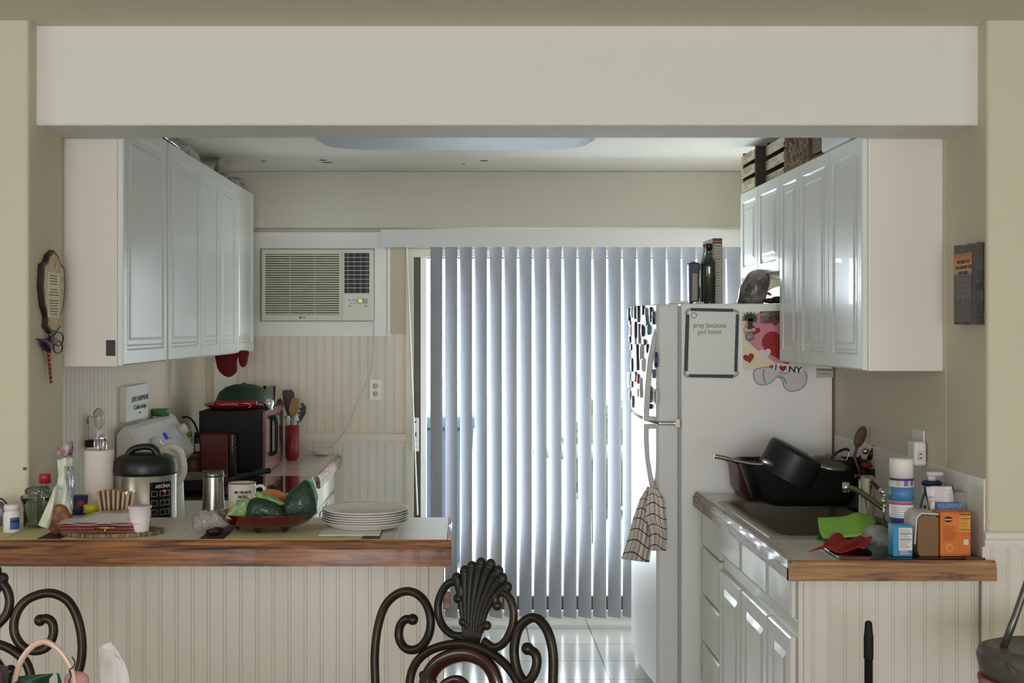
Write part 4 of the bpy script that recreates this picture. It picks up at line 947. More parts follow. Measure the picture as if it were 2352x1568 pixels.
# paper towels on a chrome holder (kitchen counter behind the bar)
Y = 4.02; B = (at(228, 0, Y).x, Y, 0.9102); s = Y/FPX; zb_ = 0.9102
t = thing('paper_towel_holder', B, 'upright chrome holder whose wire loops rise above the white paper towel roll', 'paper towel holder')
zt_ = at(0, 1032, Y).z
MB().lathe([(0, 0), (0.055, 0), (0.055, 0.008), (0, 0.01)], B).build('base_plate', m_chrome, t)
mb = MB().tube([(B[0]+0.004, Y, zb_), (B[0]+0.004, Y, zt_+0.030)], 0.004, 8); mb.ell((B[0]+0.010, Y, zt_+0.036), 0.013)
for dx in (-0.010, 0.018): mb.tube(smoothpath([(B[0]+dx, Y-0.018, zt_-0.02), (B[0]+dx, Y-0.018, zt_+0.03), (B[0]+dx, Y, zt_+0.034), (B[0]+dx, Y+0.018, zt_+0.03), (B[0]+dx, Y+0.018, zt_-0.02)], 4), 0.0018, 6)
mb.build('wire_post', m_chrome, t, weld=False)
r = tag(MB().lathe([(0.019, 0), (32.5*s, 0), (33*s, 0.002), (33*s, zt_-zb_-0.014), (32.5*s, zt_-zb_-0.012), (0.019, zt_-zb_-0.012), (0.019, 0)], (B[0], Y, zb_+0.011), seg=40).build('paper_towel_roll', mat('paper_white', (232, 222, 212), 0.9, bump=(220, 0.3))), 'roll of white paper towels standing left of the pressure cooker', 'paper towels')
# plug-in night light on the left kitchen wall
Yw = 5.02; Xw = XKL
nl0 = thing('wall_outlet', (Xw, 4.98, 1.1), 'white outlet on the left beadboard wall above the paper towels, black plug in it', 'outlet')
def wl(px, py, d=0.0):                               # on the left kitchen wall
    Y = FPX*(Xw+d)/(px-PX0); return Vector((Xw+d, Y, EYE-(py-PY0)*Y/FPX))
a, b = wl(197, 1045), wl(222, 968)
MB().box(Xw, Xw+0.006, a.y, b.y+0.03, a.z, b.z).build('cover_plate', m_wp, nl0, bevel=0.002)
c = wl(208, 1018, 0.02); MB().box(Xw+0.006, Xw+0.04, c.y-0.02, c.y+0.05, c.z-0.014, c.z+0.014).build('black_plug', m_black, nl0, bevel=0.004)
nl = thing('night_light', (Xw+0.02, 5.0, 1.2), 'clear-hooded plug-in night light on the left beadboard wall', 'night light')
c = wl(216, 985, 0.02); MB().box(Xw+0.0065, Xw+0.04, c.y-0.03, c.y+0.03, c.z-0.04, c.z+0.05).build('light_base', m_wp, nl, bevel=0.004)
c = wl(220, 955, 0.03); MB().ell((Xw+0.04, c.y, c.z-0.012), (0.022, 0.026, 0.042)).build('clear_hood', thin_glass('night_light_clear', (240, 240, 222), 0.10), nl)
# LIFE HAPPENS sign
sg = thing('wall_sign', (Xw+0.01, 5.7, 1.3), 'white coffee saying plaque on the left beadboard wall above the stove control panel', 'sign')
a, b = wl(290, 972, 0.03), wl(340, 884, 0.03)
y0_, y1_ = a.y, b.y; za_, zb2 = 1.215, 1.365
a2, b2 = wl(291, 970, 0.03), wl(291, 888, 0.03); za_, zb2 = a2.z, b2.z
MB().box(Xw, Xw+0.03, y0_, y1_, za_, zb2).build('sign_board', mat('sign_white', (222, 222, 214), 0.6), sg, bevel=0.002)
bas = Matrix(((0, 0, 1, 0), (1, 0, 0, 0), (0, 1, 0, 0), (0, 0, 0, 1)))
yc = y0_+(y1_-y0_)*0.62
for s_, sz, zz in (('LIFE HAPPENS', 0.030, 0.60), ('Coffee helps', 0.028, 0.36), ('~', 0.05, 0.2)):
    text(s_, sz, (Xw+0.0312, yc, za_+(zb2-za_)*zz), mat('sign_ink', (70, 70, 70), 0.6), sg, 'lettering', basis=bas, sx=1.5 if sz < 0.05 else 1.0, bold=0.0006)
# pressure cooker
Y = 4.06; s = Y/FPX; B = (at(334, 0, Y).x, Y, 0.9102)
pc_ = thing('pressure_cooker', B, 'stainless electric pressure cooker with black lid and button panel behind the bar', 'pressure cooker')
zz = lambda py: at(0, py, Y).z - 0.9102
MB().lathe([(0, 0.004), (66*s, 0.0), (69*s, 0.012), (70*s, 0.02), (70*s, zz(1088)), (68*s, zz(1085)), (0, zz(1085))], B, seg=48).build('steel_body', mat('cooker_steel', (172, 168, 162), 0.24, metal=1.0), pc_)
MB().lathe([(0, zz(1086)), (71*s, zz(1086)), (72*s, zz(1080)), (71*s, zz(1062)), (66*s, zz(1050)), (52*s, zz(1043)), (20*s, zz(1038)), (0, zz(1037))], B, seg=48).build('lid', mat('lid_black', (24, 25, 26), 0.38), pc_)
mb = MB(); pts = [at(x, y, Y-0.02) for x, y in ((291, 1058), (300, 1036), (320, 1027), (345, 1026), (358, 1034), (366, 1048))]
mb.tube(smoothpath(pts, 6), 0.011, 10, flat=1.7); mb.build('lid_handle', mat('handle_black', (30, 31, 33), 0.35), pc_)
MB().box(B[0]-0.118, B[0]-0.09, Y-0.03, Y+0.03, 0.9102+zz(1115), 0.9102+zz(1072)).build('side_handle', m_black, pc_, bevel=0.006)
rp = 71.2*s
pn = sweep_label(MB(), B, rp, 0.9102+zz(1184), 0.9102+zz(1100), 22, 66).build('control_panel', mat('panel_black', (16, 17, 19), 0.15), pc_)
def pan_txt(sx_, ang, z, size, bold=0.0003):
    a = math.radians(ang); X = Vector((math.cos(a), math.sin(a), 0)); N = Vector((math.sin(a), -math.cos(a), 0)); Zv = Vector((0, 0, 1))
    bs = Matrix(((X.x, Zv.x, N.x, 0), (X.y, Zv.y, N.y, 0), (X.z, Zv.z, N.z, 0), (0, 0, 0, 1)))
    c = Vector((B[0]+(rp+0.001)*math.sin(a), B[1]-(rp+0.001)*math.cos(a), z)); return c, bs
c, bs = pan_txt('', 46, 0.9102+zz(1110), 0.016); text('AROMA', 0.015, c, mat('panel_print', (196, 196, 196), 0.5), pn, 'lettering', basis=bs, bold=0.0003)
mb = MB()
for row, yy in enumerate((1126, 1147, 1168)):
    for ang in (30, 46, 56):
        c, bs = pan_txt('', ang, 0.9102+zz(yy), 0.01); R = bs.to_3x3(); w_, h_ = 0.009, 0.008
        L_ = [(-w_, -h_), (w_, -h_), (w_, h_), (-w_, h_)]; mb.tube([c+R @ Vector((u, v, 0)) for u, v in L_], 0.0008, 5, closed=True)
mb.build('button_outlines', MATS['panel_print'], pn, weld=False)
c, bs = pan_txt('', 50, 0.9102+zz(1121), 0.01); MB().ell(c, (0.004, 0.004, 0.004)).build('indicator_light', mat('led_red2', (220, 40, 40), 0.4, emis=(240, 50, 50), es=1.0), pn)
# stove with back control panel
st = thing('stove', (-1.1, 5.6, 0), 'white electric stove with black glass top along the left wall', 'stove')
MB().box(XKL+0.004, -0.75, 5.20, 5.995, 0.02, 0.905).build('stove_body', mat('stove_white', (224, 224, 220), 0.3), st, bevel=0.004)
MB().box(XKL+0.05, -0.735, 5.205, 5.985, 0.905, 0.917).build('glass_cooktop', mat('black_glass', (10, 9, 10), 0.06, coat=1.0), st, bevel=0.003)
MB().box(-0.75, -0.735, 5.22, 5.97, 0.15, 0.86).build('oven_door', MATS['stove_white'], st, bevel=0.006)
prof = [(XKL+0.004, 0.917), (XKL+0.004, 1.175), (-1.425, 1.212), (-1.40, 1.212), (-1.385, 1.20), (-1.30, 1.06), (-1.297, 1.03), (-1.34, 0.985), (-1.35, 0.917)]
bg = MB().prism(prof, 5.21, 5.985, 'XZ').build('control_panel', mat('backguard_white', (216, 213, 211), 0.3, coat=0.3), st, bevel=0.012, bseg=3)
n_ = Vector((0.14, 0, 0.085)).normalized(); face = lambda t_, y: Vector((-1.385+0.085*t_, y, 1.20-0.14*t_))
c = face(0.45, 5.62); R = Vector((0, 0, 1)).rotation_difference(n_).to_matrix().to_4x4()
mb = MB(); mb.T = Matrix.Translation(c) @ R; mb.box(-0.016, 0.016, -0.03, 0.03, 0, 0.002); mb.build('clock_display', mat('clock_blue', (22, 40, 110), 0.2, emis=(30, 60, 200), es=0.3), bg)
mb = MB(); mb.T = Matrix.Translation(c) @ R; 
for k in range(5):
    for y_ in (-0.10, -0.07, 0.05, 0.08): mb.box(-0.02+k*0.010, -0.016+k*0.010, y_, y_+0.016, 0, 0.0006)
mb.build('printed_buttons', mat('print_grey', (160, 160, 165), 0.5), bg, weld=False)
for (tt, y) in ((0.55, 5.37), (0.45, 5.90)):
    MB().lathe([(0, 0), (0.028, 0), (0.024, 0.032), (0.02, 0.036), (0, 0.036)], face(tt, y), axis=n_, seg=20).build('knob', MATS['backguard_white'], st)
# green-lidded tub and small jars near the stove
B = (-1.42, 5.83, 1.212); tag(MB().lathe([(0, 0), (0.038, 0), (0.04, 0.03), (0.036, 0.034), (0, 0.034)], B).build('green_lid_tub', mat('lid_green', (60, 120, 58), 0.4)), 'shallow green-lidded tub standing on the stove control panel', 'container')
# white pitcher with loop handle behind the cooker
Y = 4.45; s = Y/FPX; B = (at(372, 0, Y).x, Y, 0.9102)
pt = thing('white_kettle', B, 'white kettle with a big loop handle behind the pressure cooker', 'kettle')
MB().lathe([(0, 0), (0.075, 0), (0.08, 0.02), (0.072, zz(1060)), (0.05, at(0, 1028, Y).z-0.9102), (0, at(0, 1024, Y).z-0.9102)], B, seg=32).build('kettle_body', mat('kettle_white', (226, 222, 212), 0.25), pt)
pts = [at(x, y, Y-0.03) for x, y in ((372, 1032), (395, 1026), (412, 1036), (421, 1062), (420, 1088), (408, 1108), (396, 1116))]
MB().tube(smoothpath(pts, 6), 0.0125, 12, flat=1.1).build('loop_handle', MATS['kettle_white'], pt)
# wooden stand with shakers at the back of the stove
zs = 0.918
ws = thing('wooden_stand', (-1.385, 6.08, 0.91), 'small round wooden pedestal beside the red appliance', 'stand')
Y = 6.10; s = Y/FPX; B = (at(445, 0, Y).x, Y, 0.9102); ws.location = B; WL[ws.name] = Vector(B)
MB().lathe([(0, 0), (0.045, 0), (0.045, 0.085), (0, 0.085)], B).build('pedestal', mat('stand_wood', (136, 98, 64), 0.5), ws)
MB().lathe([(0, 0.085), (0.062, 0.085), (0.064, 0.10), (0.06, 0.106), (0, 0.106)], B).build('round_top', mat('stand_wood_dark', (104, 72, 48), 0.5), ws)
for (dx, m1, lab, h_) in ((-0.025, (176, 190, 150), 'pale green and white spice shaker on the wooden pedestal', 0.10), (0.024, (36, 40, 38), 'dark spice shaker with white label on the wooden pedestal', 0.098)):
    t = thing('spice_shaker', (B[0]+dx, Y-0.01, 0.9102+0.1065), lab, 'spice shaker', 'shakers on the wooden pedestal'); b0 = (B[0]+dx, Y-0.01, 0.9102+0.1065)
    MB().lathe([(0, 0), (0.02, 0), (0.021, 0.003), (0.021, h_*0.75), (0.019, h_*0.78), (0, h_*0.78)], b0).build('shaker_body', mat('shaker_'+str(m1[0]), m1, 0.35), t)
    MB().lathe([(0, h_*0.77), (0.0195, h_*0.77), (0.019, h_), (0, h_)], b0).build('cap', mat('cap_green', (86, 150, 60), 0.4) if dx < 0 else m_black, t)
    sweep_label(MB(), b0, 0.0214, b0[2]+0.008, b0[2]+0.045, -40, 60).build('label', m_wp, t)
# black cords
cb = thing('appliance_cord', (at(452, 0, 6.4).x, 6.4, 0.91), 'black appliance cord looping between the stove panel and the black microwave', 'cord')
pts = [at(x, y, 6.3) for x, y in ((418, 958), (432, 958), (444, 968), (452, 985), (458, 1005), (462, 1035), (460, 1060))]
MB().tube(smoothpath(pts, 6), 0.005, 8).build('cable', m_black, cb)
# skillet on the stove
Y = 5.42; c = onz(438, 1118, 0.918); 
sk2 = thing('skillet', (c.x, 5.55, 0.918), 'grey skillet with a long black handle lying on the black cooktop', 'pan')
B = (at(440, 0, 5.50).x, 5.50, 0.918)
MB().lathe([(0, 0), (0.10, 0), (0.125, 0.01), (0.15, 0.055), (0.154, 0.057), (0.146, 0.055), (0.12, 0.014), (0, 0.008)], B, seg=44).build('pan_body', mat('pan_grey', (120, 112, 104), 0.3, metal=0.7), sk2)
pts = [at(x, y, yy) for x, y, yy in ((514, 1112, 5.45), (540, 1100, 5.50), (575, 1090, 5.55), (605, 1083, 5.6), (622, 1079, 5.62))]
MB().tube(smoothpath(pts, 5), [0.010, 0.011, 0.012, 0.013, 0.014]*4+[0.010], 10, flat=0.7).build('handle', m_black, sk2)
# steel tumbler
Y = 4.0; s = Y/FPX; B = (at(490, 0, Y).x, Y, 0.9102); zt_ = at(0, 1081, Y).z-0.9102
t = thing('steel_tumbler', B, 'brushed stainless tumbler standing behind the bar left of the mug', 'tumbler')
MB().lathe([(0, 0), (27*s, 0), (27.5*s, 0.01), (26.5*s, zt_*0.35), (25.5*s, zt_*0.55), (23.5*s, zt_*0.75), (23*s, zt_*0.93)], B, seg=40).build('tumbler_body', mat('tumbler_steel', (160, 156, 148), 0.28, metal=1.0), t)
MB().lathe([(23.2*s, zt_*0.93), (24*s, zt_*0.94), (24*s, zt_), (22*s, zt_), (21.5*s, zt_*0.9), (0, zt_*0.9)], B, seg=40).build('rim', mat('tumbler_rim', (120, 118, 112), 0.3, metal=1.0), t)
# mug
Y = 4.02; s = Y/FPX; B = (at(556, 0, Y).x, Y, 0.9102); zt_ = at(0, 1108, Y).z-0.9102
mg = thing('mug', B, 'white enamel mug with red rim and black lettering behind the green mesh bag', 'mug')
MB().lathe([(0, 0), (29*s, 0), (31*s, 0.006), (31.5*s, zt_), (29.5*s, zt_), (29*s, 0.01), (0, 0.008)], B, seg=40).build('mug_body', mat('mug_white', (226, 221, 210), 0.25, coat=0.4), mg)
MB().tube([Vector((B[0]+31*s*math.cos(2*PI*k/32), B[1]+31*s*math.sin(2*PI*k/32), B[2]+zt_)) for k in range(32)], 0.0016, 6, closed=True).build('rim', mat('mug_rim_red', (110, 44, 40), 0.35), mg)
pts = [at(x, y, Y) for x, y in ((586, 1119), (596, 1115), (604, 1117), (608, 1126), (608, 1142), (603, 1156), (588, 1165))]
MB().tube(smoothpath(pts, 5), 0.005, 10, flat=1.5).build('handle', MATS['mug_white'], mg)
def on_mug(s_, ang, py, size, **k):
    a = math.radians(ang); X = Vector((math.cos(a), math.sin(a), 0)); N = Vector((math.sin(a), -math.cos(a), 0))
    bs = Matrix(((X.x, 0, N.x, 0), (X.y, 0, N.y, 0), (0, 1, N.z, 0), (0, 0, 0, 1))); r = 31.6*s+0.0006
    text(s_, size, (B[0]+r*math.sin(a), B[1]-r*math.cos(a), at(0, py, Y).z), mat('mug_ink', (26, 24, 24), 0.5), mg, 'lettering', basis=bs, bold=0.0002, **k)
for i, ch in enumerate('MY FAVORITE'):
    if ch != ' ': on_mug(ch, -16+i*6.2, 1127, 0.0125)
for i, ch in enumerate('PEOPLE'): on_mug(ch, -3+i*6.4, 1137, 0.0125)
for i, ch in enumerate('CALL ME'):
    if ch != ' ': on_mug(ch, -8+i*7.2, 1147, 0.0125)
# tray with items at left of the bar
p = bar(255, 1216); ty = 3.64; TX = at(255, 0, ty).x
tr = thing('serving_tray', (TX, ty, ZB), 'round bark-edged wooden serving tray with a brass handle on the bar', 'tray')
n = 60; P = [((0.148+0.0035*math.sin(7*k)+0.002*math.cos(13*k))*math.cos(2*PI*k/n)+TX, (0.088+0.002*math.sin(5*k))*math.sin(2*PI*k/n)+ty) for k in range(n)]
MB().prism(P, ZB, ZB+0.012, 'XY', smooth=False).build('wood_slice', wood_mat('bark_edge', (150, 128, 88), (112, 84, 54), (72, 46, 34), (20, 20, 3), 0.5, 6.0), tr, bevel=0.002)
a = at(216, 1212, ty-0.095); b = at(265, 1212, ty-0.095)
mb = MB().tube([a, b], 0.0036, 8); c = at(241, 1214, ty-0.095); mb.tube([c, (c.x, c.y+0.012, ZB+0.006)], 0.0028, 8)
mb.build('brass_handle', mat('brass', (176, 150, 86), 0.25, metal=1.0), tr)
zt_ = ZB+0.0125
def px3(x, y, Y): v = at(x, y, Y); return (v.x, v.z)
MB_ = MB()
nk = thing('napkin_stack', (at(225, 0, ty).x, ty, zt_), 'stack of dusty-red paper napkins in clear plastic lying on the tray', 'napkins')
x0_, x1_ = at(140, 0, 3.58).x, at(320, 0, 3.58).x
for i in range(6):
    z = zt_+i*0.0045; MB().box(x0_+0.002*math.sin(3*i), x1_-0.003*math.cos(2*i), 3.575, 3.70, z, z+0.0039).build('napkin', mat('napkin_red' if i % 2 else 'napkin_rose', (118, 48, 52) if i % 2 else (150, 84, 84), 0.8), nk, bevel=0.001)
def wrapf(u, v):
    x = x0_-0.006+(x1_-x0_+0.012)*u; top = zt_+0.030+0.030*u*(0.6+0.4*math.sin(PI*u)); y = 3.568+0.14*v
    z = top if 0.12 < v < 0.9 else zt_+0.024
    return (x, y, z+0.0025*math.sin(14*u+3*v)+0.004*math.sin(PI*v))
cloth('plastic_wrap', mat('wrap_film', (198, 188, 182), 0.2, bump=(60, 0.8), alpha=0.8), 25, 12, wrapf, nk, 0.0006)
# ribbed wafers
wf = thing('wafer_bundle', (at(265, 0, 3.72).x, 3.72, ZB), 'fan of ribbed tan corrugated sleeves in clear wrap behind the tray', 'bundle')
for i in range(8):
    x = at(238+i*7.6, 0, 3.72).x; tilt = (i-3.2)*0.05
    mb = MB(); mb.T = Matrix.Translation((x, 3.735+0.004*(i % 2), ZB)) @ Matrix.Rotation(tilt, 4, 'Y'); mb.box(-0.0042, 0.0042, -0.02, 0.02, 0, at(0, 1124+1.6*abs(i-2.5), 3.72).z-ZB)
    mb.build('sleeve', mat('sleeve_tan', (186, 156, 124), 0.5, coat=0.2), wf, bevel=0.003)
# lidded cup
Y = 3.60; s = Y/FPX; B = (at(321, 0, Y).x, Y, zt_); h_ = at(0, 1166, Y).z-zt_
t = thing('lidded_cup', B, 'small white plastic cup with peel-off lid on the tray', 'cup')
MB().lathe([(0, 0), (20*s, 0), (21*s, 0.003), (25*s, h_), (0, h_)], B, seg=32).build('cup_body', mat('cup_white', (224, 214, 216), 0.4), t)
MB().lathe([(0, h_), (27*s, h_), (27.5*s, h_+0.003), (26*s, h_+0.006), (10*s, h_+0.005), (0, h_+0.007)], B, seg=32).build('lid', mat('cup_lid', (212, 204, 202), 0.35), t)
# crumpled clear plastic and dark wrapper
t = tag(MB().ell(**lump((at(483, 0, 3.66).x, 3.66, ZB+0.032), (0.034, 0.03, 0.030), 21, 0.5, fr=5.0)).build('crumpled_film', mat('clear_film', (222, 222, 218), 0.12, trans=0.75, ior=1.12, bump=(40, 1.0))), 'crumpled clear plastic wrapper left of the red glass bowl', 'wrapper')
t = tag(MB().ell(**lump((at(494, 0, 3.60).x, 3.60, ZB+0.012), (0.024, 0.02, 0.012), 23, 0.25)).build('dark_wrapper', mat('dark_foil', (52, 34, 40), 0.12, metal=0.4, bump=(40, 0.8))), 'small shiny dark wrapper in front of the clear plastic', 'wrapper')
# red glass bowl on dark feet
m_redg = mat('red_glass', (84, 8, 10), 0.06, coat=1.0)
Y = 3.68; s = Y/FPX; CXb = at(613, 0, Y).x
rb = thing('glass_bowl', (CXb, Y, ZB), 'red glass footed bowl holding a green mesh bag on the bar', 'bowl')
hb = at(0, 1175, Y).z-ZB; w_ = 118*s
MB().lathe([(0, 0.016), (w_*0.55, 0.012), (w_*0.82, 0.03), (w_*1.0, hb), (w_*1.01, hb+0.002), (w_*0.97, hb), (w_*0.78, 0.036), (w_*0.5, 0.019), (0, 0.022)], (CXb, Y, ZB), seg=48, sy=0.72).build('bowl_body', m_redg, rb)
for ang in (-100, -48, 60, 130, 200):
    a = math.radians(ang); f = Vector((CXb+w_*0.62*math.cos(a), Y+w_*0.45*math.sin(a), ZB+0.010)); g_ = Vector((CXb+w_*0.48*math.cos(a), Y+w_*0.33*math.sin(a), ZB+0.022))
    MB().tube([g_, (f+g_)/2+Vector((0, 0, 0.004)), f+Vector((0, 0, 0.005))], [0.012, 0.010, 0.013], 10).build('foot', mat('dark_red_glass', (34, 6, 8), 0.08, coat=1.0), rb)
# green mesh bag with avocado and mango shapes
m_mesh = mat('green_mesh', (14, 38, 26), 0.4, noise=(90, (26, 60, 38)), bump=(160, 1.0), coat=0.25)
m_meshl = mat('light_green_mesh', (92, 130, 76), 0.4, noise=(50, (150, 170, 120)), bump=(120, 1.0))
gb = thing('mesh_produce_bag', (CXb, Y, ZB+0.03), 'dark green mesh bag of avocados rising in two humps from the red glass bowl', 'produce bag')
pillow([(563, 1198), (563, 1170), (571, 1150), (590, 1141), (612, 1142), (632, 1150), (650, 1168), (655, 1196), (610, 1201)], Y-0.062, 0.07).build('bag_hump', m_mesh, gb)
pillow([(640, 1200), (640, 1165), (652, 1146), (668, 1126), (686, 1111), (701, 1101), (713, 1109), (722, 1130), (727, 1152), (726, 1174), (712, 1190), (678, 1200)], Y-0.03, 0.08, c=(688, 1160)).build('bag_hump', m_mesh, gb)
pillow([(588, 1128), (598, 1130), (618, 1135), (640, 1146), (655, 1156), (640, 1160), (610, 1150), (588, 1142)], Y-0.06, 0.03).build('bag_fold', m_meshl, gb)
MB().prism([px3(x, y, Y) for x, y in ((690, 1118), (716, 1094), (722, 1108), (731, 1140), (727, 1170), (712, 1150))], Y-0.004, Y+0.018, 'XZ').build('bag_neck', mat('pale_film_green', (120, 164, 128), 0.25, bump=(60, 0.6)), gb, bevel=0.004)
pillow([(517, 1190), (528, 1172), (545, 1153), (560, 1146), (574, 1145), (568, 1165), (566, 1192), (540, 1193)], Y-0.075, 0.018).build('paper_tag', m_meshl, gb)
tag(MB().ell((at(622, 0, Y+0.04).x, Y+0.045, at(0, 1150, Y).z), (0.045, 0.03, 0.028)).build('orange_fruit', mat('mango_orange', (206, 126, 60), 0.4)), 'orange mango peeking behind the mesh bag in the bowl', 'fruit')
tag(MB().ell((at(548, 0, Y-0.01).x, Y-0.01, at(0, 1176, Y).z), (0.032, 0.028, 0.022)).build('orange_fruit', MATS['mango_orange']), 'orange mango under the left flap of the mesh bag', 'fruit')
# paper plates on napkins
Y = 3.74; s = Y/FPX; PXc = at(840, 0, Y).x
nx0, nx1 = at(735, 0, 3.62).x, at(874, 0, 3.62).x
tag(MB().box(nx0, nx1, 3.585, 3.72, ZB+0.0023, ZB+0.0045).build('paper_napkin', mat('napkin_white', (228, 224, 218), 0.9)), 'white paper napkin lying on the placemat under the plates', 'napkin')
m_pl = mat('paper_plate_white', (230, 224, 222), 0.45)
hz = [at(0, 1206, Y).z]
for i in range(6):
    z = ZB+0.0046+i*0.0068; r_ = 100*s-0.0008*(i % 3)
    o = MB().lathe([(0, 0), (r_*0.70, 0), (r_*0.80, 0.004), (r_*0.95, 0.018), (r_, 0.0195), (r_*1.0, 0.0215), (r_*0.95, 0.020), (r_*0.79, 0.006), (r_*0.69, 0.002), (0, 0.002)], (PXc+0.002*math.sin(5*i), Y, z), seg=56).build('paper_plate', m_pl)
    lab = ['bottom', 'second from the bottom', 'third from the bottom', 'fourth from the bottom', 'second from the top', 'top'][i]
    tag(o, 'white oval-looking paper plate, %s in the stack on the bar' % lab if lab != 'top' else 'white paper plate on top of the stack at the right of the bar', 'plate', 'paper plates stacked on the bar')
t = tag(MB().tube([(at(733, 0, 4.0).x, 4.0, 0.911), at(735, 1178, 4.0), at(746, 1166, 4.05), at(752, 1155, 4.1)], 0.002, 6).build('thin_wire', mat('wire_grey', (90, 88, 86), 0.4)), 'thin dark wire end sticking up between the bag and plates', 'wire')

# ---------------------------------------------------------------- far left counter: microwave and friends
zc = 0.9102
X0m, X1m, Y0m, Y1m = -1.33, -1.0, 6.12, 6.66
mw = thing('microwave', (-1.17, 6.36, zc), 'black microwave oven with wine-red front facing the room, on the far counter', 'microwave')
zt_m = EYE-(944-PY0)/(FPX/Y0m); a = at(457, 0, Y0m).x; b = at(604, 0, Y0m).x
MB().box(a, b-0.004, Y0m, Y1m, zc+0.006, zt_m).build('microwave_case', mat('microwave_black', (8, 8, 9), 0.5, spec=0.3), mw, bevel=0.004)
MB().box(b-0.004, b+0.018, Y0m, Y1m, zc+0.006, zt_m).build('front_panel', mat('front_wine', (140, 104, 100), 0.18, metal=0.4), mw, bevel=0.006)
MB().box(b+0.018, b+0.026, Y0m+0.12, Y0m+0.42, zc+0.09, zt_m-0.035).build('door_window', mat('window_dark', (24, 14, 18), 0.06, metal=0.3), mw, bevel=0.006)
xh = b+0.05
yh = Y0m+0.09; pts = [(b+0.02, yh, zt_m-0.035), (xh, yh, zt_m-0.045), (xh+0.004, yh, (zc+zt_m)/2), (xh, yh, zc+0.10), (b+0.02, yh, zc+0.085)]
MB().tube(smoothpath(pts, 6), 0.010, 10).build('door_handle', m_black, mw)
MB().box(b+0.019, b+0.022, Y0m+0.46, Y1m-0.02, zc+0.05, zt_m-0.03).build('keypad', m_black, mw)
# red small appliance in front
Y = 6.03
ra = thing('red_appliance', (at(500, 0, Y).x, Y+0.04, zc), 'dark red countertop appliance with a chrome strip in front of the microwave', 'appliance')
a, b_ = at(458, 0, Y).x, at(541, 0, Y).x; z_ = at(0, 996, Y).z
MB().box(a, b_-0.035, Y, Y+0.08, zc, z_).build('red_housing', mat('appliance_red', (92, 18, 20), 0.4), ra, bevel=0.008)
MB().box(b_-0.035, b_, Y+0.01, Y+0.075, zc, z_-0.15*0).build('black_front', m_black, ra, bevel=0.004)
MB().box(b_-0.018, b_-0.013, Y, Y+0.01, zc+0.05, z_-0.004).build('chrome_strip', m_chrome, ra)
MB().box(b_-0.025, b_+0.004, Y-0.006, Y+0.01, (zc+z_)/2+0.03, (zc+z_)/2+0.04).build('red_lever', MATS['appliance_red'], ra, bevel=0.002)
# on the microwave
zt_ = zt_m
rt = thing('red_platter', (at(540, 0, 6.3).x, 6.32, zt_), 'shallow bright red plastic platter on the microwave', 'platter')
MB().lathe([(0, 0), (0.11, 0), (0.145, 0.018), (0.15, 0.024), (0.145, 0.024), (0.105, 0.006), (0, 0.006)], (at(538, 0, 6.32).x, 6.32, zt_+0.001), seg=44).build('platter_dish', mat('bright_red', (150, 14, 16), 0.25), rt)
rp_ = thing('red_food_pack', (at(535, 0, 6.24).x, 6.24, zt_+0.024), 'glossy red package with white stripes lying on the red platter', 'package')
MB().box(at(492, 0, 6.22).x, at(590, 0, 6.22).x, 6.21, 6.27, zt_+0.02, zt_+0.045).build('red_pack', MATS['bright_red'], rp_, bevel=0.01, bseg=3)
mb = MB(); mb.tube(smoothpath([at(x, y, 6.205) for x, y in ((497, 934), (505, 930), (540, 928), (545, 933), (520, 936), (499, 936))], 4), 0.0016, 6); mb.tube(smoothpath([at(x, y, 6.205) for x, y in ((558, 926), (570, 927), (576, 932), (570, 936))], 4), 0.0016, 6)
mb.build('white_stripe', m_wp, rp_, weld=False)
gd = thing('green_colander', (at(560, 0, 6.45).x, 6.45, zt_), 'dark green dome-shaped bowl turned upside down on the microwave', 'bowl')
B = (at(560, 0, 6.44).x, 6.44, zt_+0.0)
MB().lathe([(0.142, 0.0), (0.147, 0.004), (0.144, 0.03), (0.125, 0.075), (0.09, 0.103), (0.045, 0.116), (0, 0.119)], B, seg=44).build('dome_shell', mat('dome_green', (24, 56, 38), 0.5), gd)
MB().lathe([(0, 0.117), (0.012, 0.117), (0.010, 0.124), (0, 0.125)], B).build('top_nub', mat('dome_green_light', (44, 92, 56), 0.4), gd)
Y = 6.62; s = Y/FPX; B = (at(619, 0, Y).x, Y, zt_)
tag(MB().lathe([(0, 0), (0.026, 0), (0.034, 0.10), (0.032, 0.10), (0.024, 0.006), (0, 0.006)], B, seg=28).build('drinking_glass', m_glass), 'clear drinking glass behind the silver knob on the microwave', 'glass')
tag(MB().lathe([(0, 0), (0.02, 0), (0.018, 0.012), (0.026, 0.03), (0.022, 0.048), (0, 0.056)], (at(632, 0, 6.2).x-0.03, 6.2, zt_+0.001), seg=24).build('silver_knob', m_chrome), 'shiny silver knob-shaped stopper at the front corner of the microwave top', 'stopper')
